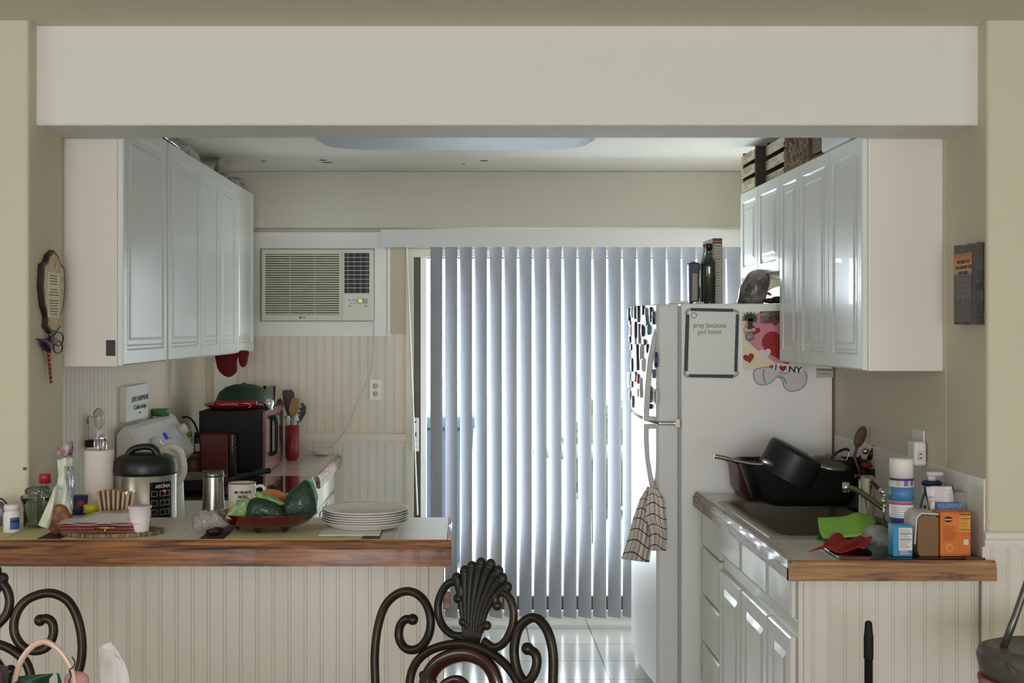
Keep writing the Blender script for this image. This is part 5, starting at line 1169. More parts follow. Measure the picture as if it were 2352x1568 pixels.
# utensil crock
Y = 6.76; s = Y/FPX; B = (at(671, 0, Y).x, Y, zc); hc = at(0, 977, Y).z-zc
cr = thing('utensil_crock', B, 'red ceramic utensil crock beside the microwave', 'crock')
MB().lathe([(0, 0), (12*s, 0), (13*s, 0.008), (16*s, 0.018), (16.5*s, hc), (15*s, hc), (14.5*s, 0.02), (0, 0.02)], B, seg=32).build('crock_body', mat('crock_red', (138, 34, 38), 0.35), cr)
def stick(name, label, cat, pts, r, head, m, mh_):
    t = thing(name, pts[0], label, cat, 'utensils in the red crock'); MB().tube(pts, r, 8).build('handle', mh_, t); head(t, m); return t
c0 = Vector((B[0], Y, zc+0.03))
def blade(P, Y_, th, nm='blade'):
    return lambda t, m: MB().prism([px3(x, y, Y_) for x, y in P], Y_, Y_+th, 'XZ').build(nm, m, t, bevel=0.002)
stick('spatula', 'black spatula with a wine-red top in the crock', 'spatula', [c0, at(668, 950, Y)], 0.005, blade([(648, 900), (652, 895), (670, 895), (676, 902), (676, 925), (670, 955), (660, 955), (652, 930)], Y+0.01, 0.006), mat('wine_black', (44, 16, 20), 0.4), m_black)
stick('wooden_spatula', 'flat wooden spatula in the crock', 'spatula', [c0, at(674, 950, Y-0.01)], 0.005, blade([(671, 913), (687, 915), (686, 940), (678, 955), (666, 955), (663, 938)], Y-0.01, 0.006), mat('spoon_wood', (160, 128, 80), 0.6), MATS['spoon_wood'])
stick('pasta_fork', 'black slotted pasta server leaning right in the crock', 'serving fork', [c0, at(686, 965, Y-0.02)], 0.005, blade([(690, 926), (696, 925), (703, 935), (702, 950), (692, 966), (684, 974), (681, 968), (688, 962), (682, 958), (690, 953), (683, 948), (692, 944), (686, 938), (693, 935)], Y-0.02, 0.006), m_black, m_black)
stick('wooden_spoon', 'brown wooden spoon leaning left behind the spatula in the crock', 'spoon', [c0, at(655, 955, Y+0.03)], 0.005, lambda t, m: MB().ell(at(643, 930, Y+0.03), (0.02, 0.008, 0.035)).build('spoon_bowl', m, t), mat('spoon_brown', (104, 76, 60), 0.6), MATS['spoon_wood'])
wk = thing('whisk', at(668, 976, Y), 'wire whisk standing in the crock', 'whisk', 'utensils in the red crock')
mb = MB()
for w_ in (7, 4, 1):
    for off in (662, 680): mb.tube(smoothpath([at(off-w_, 980, Y-0.025), at(off-w_*0.9, 962, Y-0.025), at(off, 954, Y-0.025), at(off+w_*0.9, 962, Y-0.025), at(off+w_, 980, Y-0.025)], 5), 0.0012, 6)
mb.build('wire_loops', m_chrome, wk, weld=False)
# oven mitt hanging under the left cabinets
om = thing('oven_mitt', at(530, 840, 6.35), 'dark red oven mitt hanging under the far left wall cabinet', 'oven mitt')
P = [(497, 812), (497, 835), (503, 852), (512, 861), (524, 866), (536, 862), (545, 852), (547, 845), (544, 832), (545, 822), (548, 822), (551, 838), (557, 843), (565, 840), (569, 828), (570, 808)]
pillow([(497, 808), (497, 835), (503, 852), (514, 862), (526, 866), (537, 861), (545, 850), (544, 832), (544, 808)], 6.35, 0.035).build('mitt', mat('mitt_red', (96, 16, 20), 0.9, bump=(120, 0.5)), om)
pillow([(549, 806), (548, 824), (551, 838), (559, 843), (566, 838), (570, 822), (571, 806)], 6.35, 0.03).build('mitt_thumb', MATS['mitt_red'], om)
MB().tube([at(533, 815, 6.355), (at(533, 0, 6.355).x, 6.355, 1.50)], 0.003, 6).build('hanging_loop', MATS['mitt_red'], om)
# ---------------------------------------------------------------- on the right counter
ZR = 0.9102
def rc(px, py): return onz(px, py, 0.91)
# dish tub, pans
Y = 5.28
DY = 5.27
db = thing('dish_tub', (1.26, DY, ZR), 'dark red plastic dish tub holding pans beside the refrigerator', 'tub')
def zat(py, Y): return EYE-(py-PY0)*Y/FPX
def xat(px, Y): return (px-PX0)*Y/FPX
x0_, x1_ = xat(1695, DY-0.10), xat(1975, DY)
zt_ = zat(1062, DY)
L = [(rr(x0_+0.035, x1_-0.03, DY-0.11, DY+0.12, 0.04), ZR+0.001), (rr(x0_+0.01, x1_-0.01, DY-0.13, DY+0.135, 0.05), ZR+0.04), (rr(x0_, x1_, DY-0.14, DY+0.145, 0.05), zt_), (rr(x0_-0.01, x1_+0.006, DY-0.15, DY+0.15, 0.055), zt_), (rr(x0_-0.01, x1_+0.006, DY-0.15, DY+0.15, 0.055), zt_-0.006), (rr(x0_+0.004, x1_-0.004, DY-0.136, DY+0.14, 0.05), zt_-0.006), (rr(x0_+0.04, x1_-0.035, DY-0.105, DY+0.115, 0.04), ZR+0.006)]
n = len(L[0][0]); mb = MB(); mb.add([(x, y, z) for lp, z in L for x, y in lp], [[i*n+k, i*n+(k+1) % n, (i+1)*n+(k+1) % n, (i+1)*n+k] for i in range(len(L)-1) for k in range(n)] + [[k for k in range(n)][::-1], [(len(L)-1)*n+k for k in range(n)]], 0, True)
mb.build('tub_shell', mat('tub_red', (74, 12, 22), 0.35), db)
# black roasting pan sitting forward in the tub
m_pan = mat('black_pan', (11, 11, 12), 0.42)
Yp = 5.02; xa_, xb_ = xat(1692, Yp), xat(1990, Yp); zp = zat(1056, Yp)
rp = thing('roasting_pan', ((xa_+xb_)/2, Yp, ZR), 'large black roasting pan leaning in front of the red tub', 'pan')
L = [(rr(xa_+0.13, xb_-0.08, Yp-0.045, Yp+0.05, 0.04), ZR+0.006), (rr(xa_+0.06, xb_-0.05, Yp-0.055, Yp+0.06, 0.045), ZR+0.035), (rr(xa_+0.015, xb_-0.01, Yp-0.065, Yp+0.07, 0.05), zp-0.02), (rr(xa_, xb_, Yp-0.07, Yp+0.08, 0.05), zp), (rr(xa_, xb_, Yp-0.07, Yp+0.08, 0.05), zp+0.006), (rr(xa_+0.012, xb_-0.012, Yp-0.06, Yp+0.07, 0.05), zp+0.004), (rr(xa_+0.07, xb_-0.06, Yp-0.05, Yp+0.055, 0.045), ZR+0.04)]
n = len(L[0][0]); mb = MB(); mb.add([(x, y, z) for lp, z in L for x, y in lp], [[i*n+k, i*n+(k+1) % n, (i+1)*n+(k+1) % n, (i+1)*n+k] for i in range(len(L)-1) for k in range(n)] + [[k for k in range(n)][::-1], [(len(L)-1)*n+k for k in range(n)]], 0, True)
mb.build('pan_body', m_pan, rp)
# saucepan tilted upside down
def frame_axis(c, d): return Matrix.Translation(c) @ Vector((0, 0, 1)).rotation_difference(Vector(d).normalized()).to_matrix().to_4x4()
Ys = 4.99; c = at(1800, 1092, Ys)
sp_ = thing('saucepan', (c.x, Ys, zp), 'black saucepan tipped on its side over the roasting pan', 'saucepan')
mb = MB(); mb.T = frame_axis(c, (0.46, -0.10, 0.88))
r_ = 0.112
mb.lathe([(0, 0.115), (r_*0.93, 0.115), (r_*0.99, 0.108), (r_, 0.10), (r_, 0.0), (r_*1.02, -0.004), (r_*0.97, -0.004), (r_*0.96, 0.10), (0, 0.105)], seg=44); mb.build('pan_body', mat('saucepan_black', (26, 27, 29), 0.45), sp_)
pts = [at(x, y, Ys-0.11) for x, y in ((1760, 1065), (1735, 1066), (1700, 1060), (1665, 1052), (1641, 1047))]
MB().tube(smoothpath(pts, 5), [0.007]*14+[0.009]*7, 10, flat=0.6).build('steel_handle', mat('dark_steel', (140, 134, 126), 0.3, metal=1.0), sp_)
MB().ell(at(1763, 1063, Ys-0.112), (0.026, 0.008, 0.014), R=Matrix.Rotation(0.45, 3, 'Y')).build('handle_bracket', m_steel, sp_)
# lid with black handle
Yl = 4.98; c = at(1905, 1062, Yl)
ld = thing('pot_lid', (c.x, Yl, c.z-0.02), 'shallow steel lid with a looped black handle resting on the roasting pan', 'pot lid')
mb = MB(); mb.T = frame_axis(c+Vector((0, 0, 0.004)), (0.1, -0.25, 0.9)); mb.lathe([(0.085, -0.006), (0.088, 0), (0.06, 0.012), (0.02, 0.018), (0, 0.018)], seg=36); mb.build('lid_dome', mat('lid_steel', (130, 126, 118), 0.28, metal=0.9), ld)
pts = [at(x, y, Yl-0.01) for x, y in ((1904, 1062), (1912, 1048), (1928, 1036), (1944, 1031), (1950, 1035), (1948, 1048), (1938, 1066))]
MB().tube(smoothpath(pts[:5], 5), 0.0055, 8).build('black_grip', m_black, ld)
MB().tube(smoothpath(pts[2:], 5), 0.0026, 8).build('handle_loop', m_steel, ld)
# utensil caddy
Yc = 4.92; c = Vector((xat(1998, Yc), Yc, ZR))
cd2 = thing('utensil_caddy', c, 'black utensil caddy beside the roasting pan near the faucet', 'caddy')
hh = zat(1075, Yc)-ZR
MB().lathe([(0, 0), (0.032, 0), (0.038, hh), (0.035, hh), (0.03, 0.01), (0, 0.01)], c, seg=24).build('caddy_cup', m_black, cd2)
cz = Vector((c.x, Yc, ZR+0.05))
t = thing('wooden_spoon', cz, 'brown wooden spoon standing bowl-up in the black caddy by the refrigerator', 'spoon')
top = at(1974, 1005, Yc+0.02); MB().tube([cz, at(1962, 1050, Yc+0.01), top], 0.006, 8).build('handle', mat('spoon_dark_wood', (92, 60, 42), 0.6), t)
dirv = (at(1983, 978, Yc+0.02)-at(1958, 1045, Yc+0.02)).normalized(); R = Vector((0, 0, 1)).rotation_difference(dirv).to_matrix()
MB().ell(at(1976, 1003, Yc+0.02), (0.022, 0.009, 0.045), R=R).build('spoon_bowl', MATS['spoon_dark_wood'], t)
t = thing('kitchen_knife', cz+Vector((0.006, 0, 0)), 'utensil with a thick black handle sticking up in the caddy', 'utensil')
MB().tube([cz+Vector((0.008, -0.005, 0.0)), at(1996, 1052, Yc-0.005)], 0.003, 8).build('shaft', m_steel, t)
MB().tube([at(1995, 1056, Yc-0.005), at(2003, 1040, Yc-0.005), at(2011, 1024, Yc-0.005)], [0.0085, 0.0095, 0.009], 10).build('grip', m_black, t)
t = thing('ladle', cz+Vector((-0.006, 0, 0)), 'small steel and black utensil with a round end in the caddy', 'utensil')
MB().tube([cz+Vector((-0.008, 0.004, 0)), at(1975, 1046, Yc)], 0.004, 8).build('shaft', m_black, t); MB().ell(at(1988, 1036, Yc+0.01), (0.014, 0.01, 0.012)).build('round_end', m_steel, t)
t = tag(MB().ell(at(1990, 1068, Yc-0.03), (0.022, 0.015, 0.014)).build('red_scrubber', mat('scrubber_red', (92, 16, 22), 0.6)), 'dark red scrubber tucked against the utensil caddy', 'scrubber')
# faucet: column, lever, spout, sprayer
fc = thing('faucet', (1.49, 4.72, ZR), 'chrome kitchen faucet with long spout over the sink', 'faucet')
Yf = 4.55; Bx = xat(1987, Yf)
q_ = lambda x, y, Y=Yf: at(x, y, Y)
mb = MB(); c = Vector((xat(1990, Yf), Yf, 0.914))
mb.lathe([(0, 0), (0.036, 0), (0.036, 0.006), (0.030, 0.012), (0.029, zat(1098, Yf)-0.914), (0.024, zat(1092, Yf)-0.914), (0, zat(1091, Yf)-0.914)], c, seg=28)
mb.build('faucet_column', mat('faucet_nickel', (186, 182, 174), 0.22, metal=1.0), fc)
MB().tube(smoothpath([q_(1962, 1094), q_(1975, 1093), (Bx, Yf, zat(1100, Yf)), q_(2005, 1110, Yf-0.03), q_(2022, 1126, Yf-0.06)], 5), 0.008, 10).build('lever', mat('dark_chrome', (90, 88, 86), 0.15, metal=1.0), fc)
MB().lathe([(0, 0), (0.012, 0), (0.014, 0.03), (0, 0.032)], q_(2020, 1122, Yf-0.06), axis=(0.5, -0.3, -0.5), seg=20).build('lever_end', m_chrome, fc)
mb = MB(); mb.tube(smoothpath([q_(1945, 1118, Yf-0.02), q_(1970, 1126, Yf-0.05), q_(2000, 1146, Yf-0.10), q_(2030, 1168, Yf-0.14)], 6), 0.010, 12); mb.build('spout', mat('spout_greenish', (120, 138, 104), 0.18, metal=0.9), fc)
MB().tube([q_(1943, 1108, Yf-0.02), q_(1943, 1130, Yf-0.02)], 0.013, 12).build('spout_tip', m_chrome, fc)
mb = MB()
for (x, y, r__) in ((2032, 1138, 0.009), (2030, 1150, 0.011), (2033, 1162, 0.008), (2031, 1175, 0.008)): mb.ell(q_(x, y, 4.4), r__)
mb.tube([q_(2031, 1136, 4.4), (xat(2031, 4.4), 4.4, 0.914)], 0.006, 8); mb.build('side_sprayer', m_chrome, fc, weld=False)
MB().box(1.475, 1.52, 4.38, 4.92, 0.9135, 0.92).build('deck_plate', mat('deck_dark', (60, 60, 54), 0.3, metal=0.8), fc, bevel=0.003)
# green cloth, red cloth
m_green = mat('microfibre_green', (158, 214, 92), 0.95, noise=(60, (140, 200, 78)), bump=(200, 0.8))
gc = thing('green_cloth', rc(1940, 1230), 'bright lime green cleaning cloth draped over the sink edge', 'cloth')
Lg = [(1878, 1190), (1880, 1205), (1883, 1222), (1890, 1236)]; Rg = [(2004, 1186), (2009, 1200), (2008, 1215), (2004, 1228)]
def gfn(u, v):
    l = ipol(Lg, v); r = ipol(Rg, v); x = l[0]*(1-u)+r[0]*u; y = l[1]*(1-u)+r[1]*u - 9*math.exp(-((u-0.72)/0.16)**2)*(1-v)
    return at(x, y, 4.45-0.28*v-0.05*math.sin(PI*u)+0.008*math.sin(9*u+4*v))
cloth('cloth_sheet', m_green, 31, 19, gfn, gc, 0.006)
gs = tag(MB().ell(**lump(rc(1895, 1238)+Vector((0, 0, 0.010)), (0.028, 0.02, 0.009), 41, 0.1)).build('green_scrub_pad', mat('scrub_dark_green', (28, 92, 62), 0.9)), 'small dark green scrub pad beneath the lime cloth', 'scrub pad')
rc_ = thing('red_cloth', rc(1930, 1255), 'rumpled red cloth on the counter in front of the lime green cloth', 'cloth')
Lr = [(1912, 1228), (1905, 1240), (1890, 1252), (1858, 1262)]; Rr = [(1996, 1226), (2004, 1236), (1996, 1254), (1985, 1262)]
def rfn(u, v):
    l = ipol(Lr, v); r = ipol(Rr, v); x = l[0]*(1-u)+r[0]*u; y = l[1]*(1-u)+r[1]*u + 6*math.sin(PI*u)*(1-v)
    w = onz(x, y+4, 0.91); bz = 0.006+0.018*abs(math.sin(7*u+2.5*v))*(1-0.3*v)*math.sin(PI*min(1, max(0.03, u)))**0.5
    Yw = 3.92+0.22*(1-v); return at(x, y-3*math.sin(8*u), Yw)
cloth('cloth_sheet', mat('cloth_red', (150, 36, 30), 0.9, bump=(160, 0.6)), 31, 15, lambda u, v: (lambda p: (p.x, p.y, max(0.916, p.z+0.006*math.sin(11*u+5*v))))(rfn(u, v)), rc_, 0.003)
bgp = tag(MB().ell(**lump(rc(2030, 1262)+Vector((0.01, 0.10, 0.030)), (0.055, 0.05, 0.030), 43, 0.22)).build('clear_bag', mat('clear_bag_film', (226, 228, 224), 0.12, trans=0.7, ior=1.12, bump=(30, 1.0))), 'crumpled clear plastic bag between the red cloth and the blue box', 'bag')
# glass cutting board with brown corner grips
cbd = thing('glass_cutting_board', (1.42, 3.93, ZR), 'clear glass cutting board with brown corner grips at the counter front', 'cutting board')
x0_, x1_ = xat(1932, 3.84), 1.565
MB().box(x0_, x1_, 3.835, 4.06, ZR+0.003, ZR+0.008).build('glass_panel', thin_glass('board_glass', (176, 196, 184), 0.10), cbd, bevel=0.001)
mgp = mat('grip_brown', (92, 52, 48), 0.5)
for (a, b_) in ((x0_-0.004, xat(1998, 3.84)), (xat(2215, 3.84), x1_+0.006)): MB().box(a, b_, 3.828, 3.85, ZR+0.001, ZR+0.014).build('corner_grip', mgp, cbd, bevel=0.004)
MB().tube([(xat(1998, 3.84), 3.834, ZR+0.006), (xat(2215, 3.84), 3.834, ZR+0.006)], 0.0025, 8).build('dark_rim', mat('rim_dark', (34, 40, 36), 0.3), cbd)
# boxes
ZG = ZR+0.0085
def carton(name, label, cat, pxs, pys, Y0, depth, m, rot=0.0, side=None, faces=()):
    x0_, x1_ = xat(pxs[0], Y0), xat(pxs[1], Y0); z1_ = zat(pys[0], Y0)
    t = thing(name, ((x0_+x1_)/2, Y0, ZG), label, cat); MB().box(x0_, x1_, Y0, Y0+depth, ZG, z1_).build('carton', m, t, bevel=0.002)
    for nm, a, b_, c_, d_, mm in faces:
        MB().box(x0_+(x1_-x0_)*a, x0_+(x1_-x0_)*b_, Y0-0.0008, Y0, ZG+(z1_-ZG)*c_, ZG+(z1_-ZG)*d_).build(nm, mm, t)
    return t, x0_, x1_, z1_
def lines(parent, x0_, x1_, z0_, z1_, n, Y, m, seed=1, th=0.0012, bolds=()):
    rnd = random.Random(seed); mb = MB()
    for i in range(n):
        z = z1_-(z1_-z0_)*(i+0.5)/n; h = th*(2.2 if i in bolds else 1); mb.box(x0_, x0_+(x1_-x0_)*(rnd.uniform(0.65, 1.0) if i not in bolds else 1), Y-0.0006, Y, z-h/2, z+h/2)
    return mb.build('printed_lines', m, parent, weld=False)
m_ink = mat('ink_grey', (96, 104, 110), 0.6)
Yk = 3.87
t, xa_, xb_, z1_ = carton('medicine_box', 'small blue and white carton at the front of the counter', 'box', (2052, 2096), (1207, 0), Yk, 0.05, mat('carton_blue', (52, 142, 186), 0.4), faces=[('front_label', 0.28, 0.98, 0.2, 0.93, mat('label_white', (224, 222, 216), 0.5))])
lines(t, xa_+(xb_-xa_)*0.32, xa_+(xb_-xa_)*0.94, ZG+0.024, ZG+(z1_-ZG)*0.9, 14, Yk-0.0008, m_ink, bolds=(3, 7))
lines(t, xa_+(xb_-xa_)*0.35, xa_+(xb_-xa_)*0.9, ZG+0.006, ZG+0.018, 2, Yk-0.0002, mat('ink_pink', (226, 160, 166), 0.6), th=0.004)
t = thing('brown_carton', (xat(2120, 3.88), 3.9, ZG), 'plain brown cardboard box with a white wrapped top beside the blue carton', 'box')
Yb2 = 3.875; z1_ = zat(1185, Yb2)
MB().prism([px3(x, y, Yb2) for x, y in ((2113, 1277.5), (2157, 1277.5), (2157, 1190), (2150, 1184), (2118, 1182), (2108, 1190), (2108, 1265))], Yb2, Yb2+0.115, 'XZ').build('carton', mat('kraft_brown', (132, 98, 68), 0.7, noise=(120, (122, 90, 62))), t, bevel=0.003)
a = px3(2106, 1181, Yb2)
MB().prism([px3(x, y, Yb2) for x, y in ((2104, 1250), (2108, 1190), (2118, 1180.5), (2156, 1183), (2157, 1180), (2117, 1177.5), (2105, 1188), (2101, 1250))], Yb2+0.003, Yb2+0.112, 'XZ').build('white_wrap', mat('wrap_white', (218, 214, 206), 0.6, noise=(30, (200, 196, 190))), t)
m_or = mat('carton_orange', (222, 122, 44), 0.45, noise=(14, (206, 104, 38)))
t, xa_, xb_, z1_ = carton('oatmeal_box', 'orange oatmeal carton with yellow nutrition panel beside the tiled wall', 'box', (2160, 2230), (1176, 0), 3.872, 0.07, m_or, faces=[('nutrition_panel', 0.63, 0.97, 0.56, 0.97, mat('panel_yellow', (226, 166, 60), 0.5)), ('small_white_square', 0.76, 0.92, 0.26, 0.38, mat('square_white', (214, 210, 200), 0.5))])
W_ = xb_-xa_; Hh = z1_-ZG; yk = 3.8712
lines(t, xa_+W_*0.65, xa_+W_*0.95, ZG+Hh*0.58, ZG+Hh*0.96, 9, yk, mat('ink_dark_brown', (92, 52, 26), 0.6), 3, bolds=(0, 2, 8))
lines(t, xa_+W_*0.08, xa_+W_*0.58, ZG+Hh*0.34, ZG+Hh*0.7, 14, yk+0.0006, mat('ink_brown2', (150, 74, 26), 0.6), 4, 0.001)
lines(t, xa_+W_*0.08, xa_+W_*0.95, ZG+Hh*0.02, ZG+Hh*0.055, 1, yk+0.0006, MATS['ink_dark_brown'], 5, 0.001)
mb = MB(); c = Vector((xa_+W_*0.25, yk, ZG+Hh*0.84)); mb.lathe([(0, 0), (0.0135, 0), (0.0135, 0.0008), (0, 0.0008)], c, axis=(0, -1, 0), seg=24); o = mb.build('oval_logo', mat('logo_dark', (52, 30, 30), 0.5), t)
for v in o.data.vertices: v.co.z = (v.co.z-(c.z-WL[t.name].z))*0.62+(c.z-WL[t.name].z)
text('Quaker', 0.0085, (c.x, yk-0.001, c.z), mat('logo_pale', (220, 200, 180), 0.5), o, 'lettering', bold=0.0002)
text('Nutrition Facts', 0.006, (xa_+W_*0.8, yk-0.0007, ZG+Hh*0.965), MATS['ink_dark_brown'], t, 'lettering')
MB().tube(smoothpath([(xa_+W_*0.18, yk, ZG+Hh*0.2), (xa_+W_*0.3, yk, ZG+Hh*0.1), (xa_+W_*0.42, yk, ZG+Hh*0.2), (xa_+W_*0.3, yk, ZG+Hh*0.27)], 5, True), 0.0022, 6, closed=True).build('pale_drawing', mat('drawing_pale', (236, 170, 120), 0.5), t)
# spray can
Y = 4.02; s = Y/FPX; B = (xat(2070.5, Y), Y, ZR); H_ = lambda py: zat(py, Y)-ZR
t = thing('spray_can', B, 'tall blue and white disinfectant spray can with white cap by the faucet', 'spray can')
rr_ = 27*s
MB().lathe([(0, 0), (rr_, 0), (rr_, H_(1098)), (0, H_(1098))], B, seg=36).build('can_body', mat('can_white', (222, 220, 222), 0.3), t)
MB().lathe([(0, H_(1098)), (rr_*0.99, H_(1098)), (rr_*0.97, H_(1060)), (rr_*0.96, H_(1052)), (rr_*0.4, H_(1051)), (rr_*0.4, H_(1056)), (0, H_(1056))], B, seg=36).build('cap', mat('cap_white2', (228, 224, 220), 0.4), t)
a = px3(2078, 1050, Y-rr_)
for (za_, zb_, c_, nm) in ((1096, 1101, (86, 50, 120), 'purple_band'), (1116, 1148, (76, 128, 182), 'blue_band'), (1149, 1156, (176, 100, 118), 'pink_band'), (1186, 1240, (50, 60, 140), 'lower_blue_band')):
    MB().lathe([(rr_+0.0004, H_(zb_)), (rr_+0.0008, H_(zb_)), (rr_+0.0008, H_(za_)), (rr_+0.0004, H_(za_))], B, seg=36).build(nm, mat('can_'+nm, c_, 0.35), t)
for k, c_ in enumerate(((170, 180, 150), (120, 90, 160), (110, 120, 100))):
    sweep_label(MB(), B, rr_+0.001, B[2]+H_(1113), B[2]+H_(1101), -42+k*34, -22+k*34).build('label_picture', mat('can_pic%d' % k, c_, 0.4), t)
mb = MB()
for k in range(5): 
    z = B[2]+H_(1163+k*5); sweep_label(mb, B, rr_+0.001, z, z+0.0012, -60, 20)
mb.build('printed_lines', MATS['ink_grey'], t, weld=False)
# bottle with a wide white pump top
Y = 4.16; s = Y/FPX; B = (xat(2140, Y), Y, ZR); H_ = lambda py: zat(py, Y)-ZR
t = thing('pump_bottle', B, 'white and navy soap bottle with a wide white top behind the zip bag', 'bottle')
MB().lathe([(0, 0), (20*s, 0), (21*s, 0.01), (21*s, H_(1120)), (16*s, H_(1113)), (0, H_(1112))], B, seg=28).build('bottle_body', m_wp, t)
MB().lathe([(0, H_(1114)), (22*s, H_(1114)), (24*s, H_(1108)), (18*s, H_(1103)), (0, H_(1103))], B, seg=28, sy=0.7).build('navy_collar', mat('collar_navy', (38, 40, 96), 0.4), t)
MB().lathe([(0, H_(1104)), (9*s, H_(1104)), (9*s, H_(1092)), (0, H_(1092))], B).build('neck', m_wp, t)
mb = MB(); c = (B[0]+7*s, Y, B[2]+H_(1093)); mb.lathe([(0, 0), (16*s, 0), (20*s, 3*s), (20*s, 8*s), (17*s, 10*s), (0, 10*s)], c, seg=28, sy=0.6); mb.build('wide_top', m_wp, t)
# scissors-like blue handled brush
t = thing('blue_brush', at(2125, 1180, 4.05), 'dark blue handled scissors standing beside the spray can', 'scissors')
Y = 4.03
for P in ([(2123, 1118), (2128, 1118), (2129, 1134), (2124, 1134)],): MB().prism([px3(x, y, Y) for x, y in P], Y, Y+0.01, 'XZ').build('clasp', mat('blue_dark', (24, 52, 92), 0.35), t, bevel=0.002)
MB().tube(smoothpath([at(2124, 1132, Y), at(2118, 1150, Y), at(2114, 1172, Y), at(2117, 1200, Y), at(2123, 1190, Y), at(2124, 1160, Y)], 4), 0.0042, 8).build('handle_loop', MATS['blue_dark'], t)
MB().tube(smoothpath([at(2127, 1132, Y), at(2133, 1152, Y), at(2136, 1176, Y), at(2134, 1210, Y)], 4), 0.0042, 8).build('handle_loop', MATS['blue_dark'], t)
# zip bag
zb2_ = thing('zip_bag', at(2155, 1215, 4.0), 'cloudy white zip bag with a blue strip standing behind the boxes', 'bag')
Y = 4.0
def zfn(u, v):
    L_ = [(2127, 1119), (2132, 1140), (2137, 1170), (2140, 1226)]; R_ = [(2184, 1115), (2190, 1140), (2200, 1170), (2206, 1226)]
    l = ipol(L_, v); r = ipol(R_, v); p = at(l[0]*(1-u)+r[0]*u, l[1]*(1-u)+r[1]*u, Y); p.y += 0.01*math.sin(5*u+3*v)-0.02*math.sin(PI*u)*v; return p
cloth('bag_film', mat('cloudy_film', (222, 218, 216), 0.25, bump=(40, 0.9), alpha=0.92), 17, 21, zfn, zb2_, 0.001)
MB().prism([px3(x, y, Y) for x, y in ((2184, 1113), (2188, 1114), (2192, 1132), (2187, 1130))], Y-0.006, Y, 'XZ').build('blue_edge', MATS['blue_dark'], zb2_)
mb = MB().tube([at(2142, 1150, Y-0.03), at(2144, 1235, Y-0.03)], 0.007, 10); mb.ell(at(2142, 1146, Y-0.03), (0.012, 0.009, 0.006)); 
tag(mb.build('white_tube', m_wp), 'thin white tube standing between the blue scissors and the sponge', 'tube')
t = tag(MB().box(xat(2152, 3.96), xat(2211, 3.96), 3.955, 3.99, zat(1176, 3.96)-0.012, zat(1155, 3.96)).build('sponge', mat('sponge_blue', (124, 156, 206), 0.95, noise=(160, (96, 126, 180)), bump=(150, 1.0)), bevel=0.006, bseg=3), 'light blue sponge held behind the orange carton', 'sponge')
t = thing('sponge_holder', (xat(2196, 4.0), 4.0, ZR), 'clear plastic tumbler holding the blue sponge beside the tiled wall', 'holder')
MB().lathe([(0.0, 0), (0.030, 0), (0.036, zat(1130, 4.0)-ZR), (0.034, zat(1130, 4.0)-ZR), (0.028, 0.004), (0, 0.004)], (xat(2205, 4.03), 4.03, ZR), seg=28).build('tumbler', mat('holder_clear', (222, 212, 210), 0.1, trans=0.6, ior=1.15), t)
MB().box(xat(2152, 3.96), xat(2211, 3.96), 3.955, 3.99, ZR, zat(1176, 3.96)-0.012).build('stand', mat('stand_clear', (210, 208, 204), 0.2, trans=0.5), t, bevel=0.003)
# outlet with adapter on the right wall
def wr(px, py, d=0.0):
    X = XR-d; Y = FPX*X/(px-PX0); return Vector((X, Y, EYE-(py-PY0)*Y/FPX))
t = thing('wall_outlet', (XR, 4.5, 1.2), 'white outlet plate on the right wall above the tiles with an adapter in it', 'outlet')
a, b_ = wr(2101, 1046), wr(2122, 991)
MB().box(XR-0.006, XR, b_.y-0.01, a.y+0.01, a.z+0.0, b_.z+0.005).build('cover_plate', m_wp, t, bevel=0.002)
t = thing('plug_adapter', (XR-0.03, 4.5, 1.2), 'white plug-in adapter with an outlet face, plugged in above the backsplash', 'adapter')
c = wr(2104, 1038, 0.03)
MB().box(XR-0.05, XR-0.007, c.y-0.04, c.y+0.035, c.z-0.045, c.z+0.040).build('adapter_body', m_wp, t, bevel=0.010, bseg=3)
f = MB().box(XR-0.042, XR-0.016, c.y-0.0425, c.y-0.04, c.z-0.026, c.z+0.008).build('outlet_face', mat('outlet_face', (214, 206, 200), 0.4), t, bevel=0.002)
mb = MB(); mb.box(XR-0.034, XR-0.024, c.y-0.0435, c.y-0.042, c.z-0.004, c.z-0.001); mb.box(XR-0.034, XR-0.024, c.y-0.0435, c.y-0.042, c.z-0.018, c.z-0.015); mb.build('slots', m_dark, f, weld=False)

# ---------------------------------------------------------------- plaques in the jambs
m_bk = mat('plaque_dark', (48, 40, 40), 0.35, bump=(60, 0.4))
pq = thing('wall_plaque', (XR-0.01, 3.98, 1.6), 'dark wooden sunset plaque with grey text hanging in the right side of the opening', 'plaque')
y0_, y1_ = wr(2250, 0).y, wr(2196, 0).y
y0_ = FPX*(XR-0.02)/(2247-PX0); y1_ = FPX*(XR-0.02)/(2193-PX0); zc_ = (zat(560, 3.95)+zat(745, 3.95))/2; hh = (zat(560, 3.95)-zat(745, 3.95))/2
P = []
rnd = random.Random(8)
nseg = 12
for k in range(nseg+1): P.append((y0_+0.004*rnd.random(), zc_-hh+2*hh*k/nseg))
for k in range(1, 5): P.append((y0_+(y1_-y0_)*k/5, zc_+hh-(0.007 if k % 2 else 0)))
for k in range(nseg+1): P.append((y1_-0.004*rnd.random(), zc_+hh-2*hh*k/nseg))
for k in range(1, 5): P.append((y1_-(y1_-y0_)*k/5, zc_-hh+(0.007 if k % 2 else 0)))
MB().prism(P, XR-0.024, XR, 'YZ').build('wooden_board', m_bk, pq, bevel=0.002)
gm = bpy.data.materials.new('sunset_print'); gm.use_nodes = True; nt = gm.node_tree; b_ = nt.nodes['Principled BSDF']
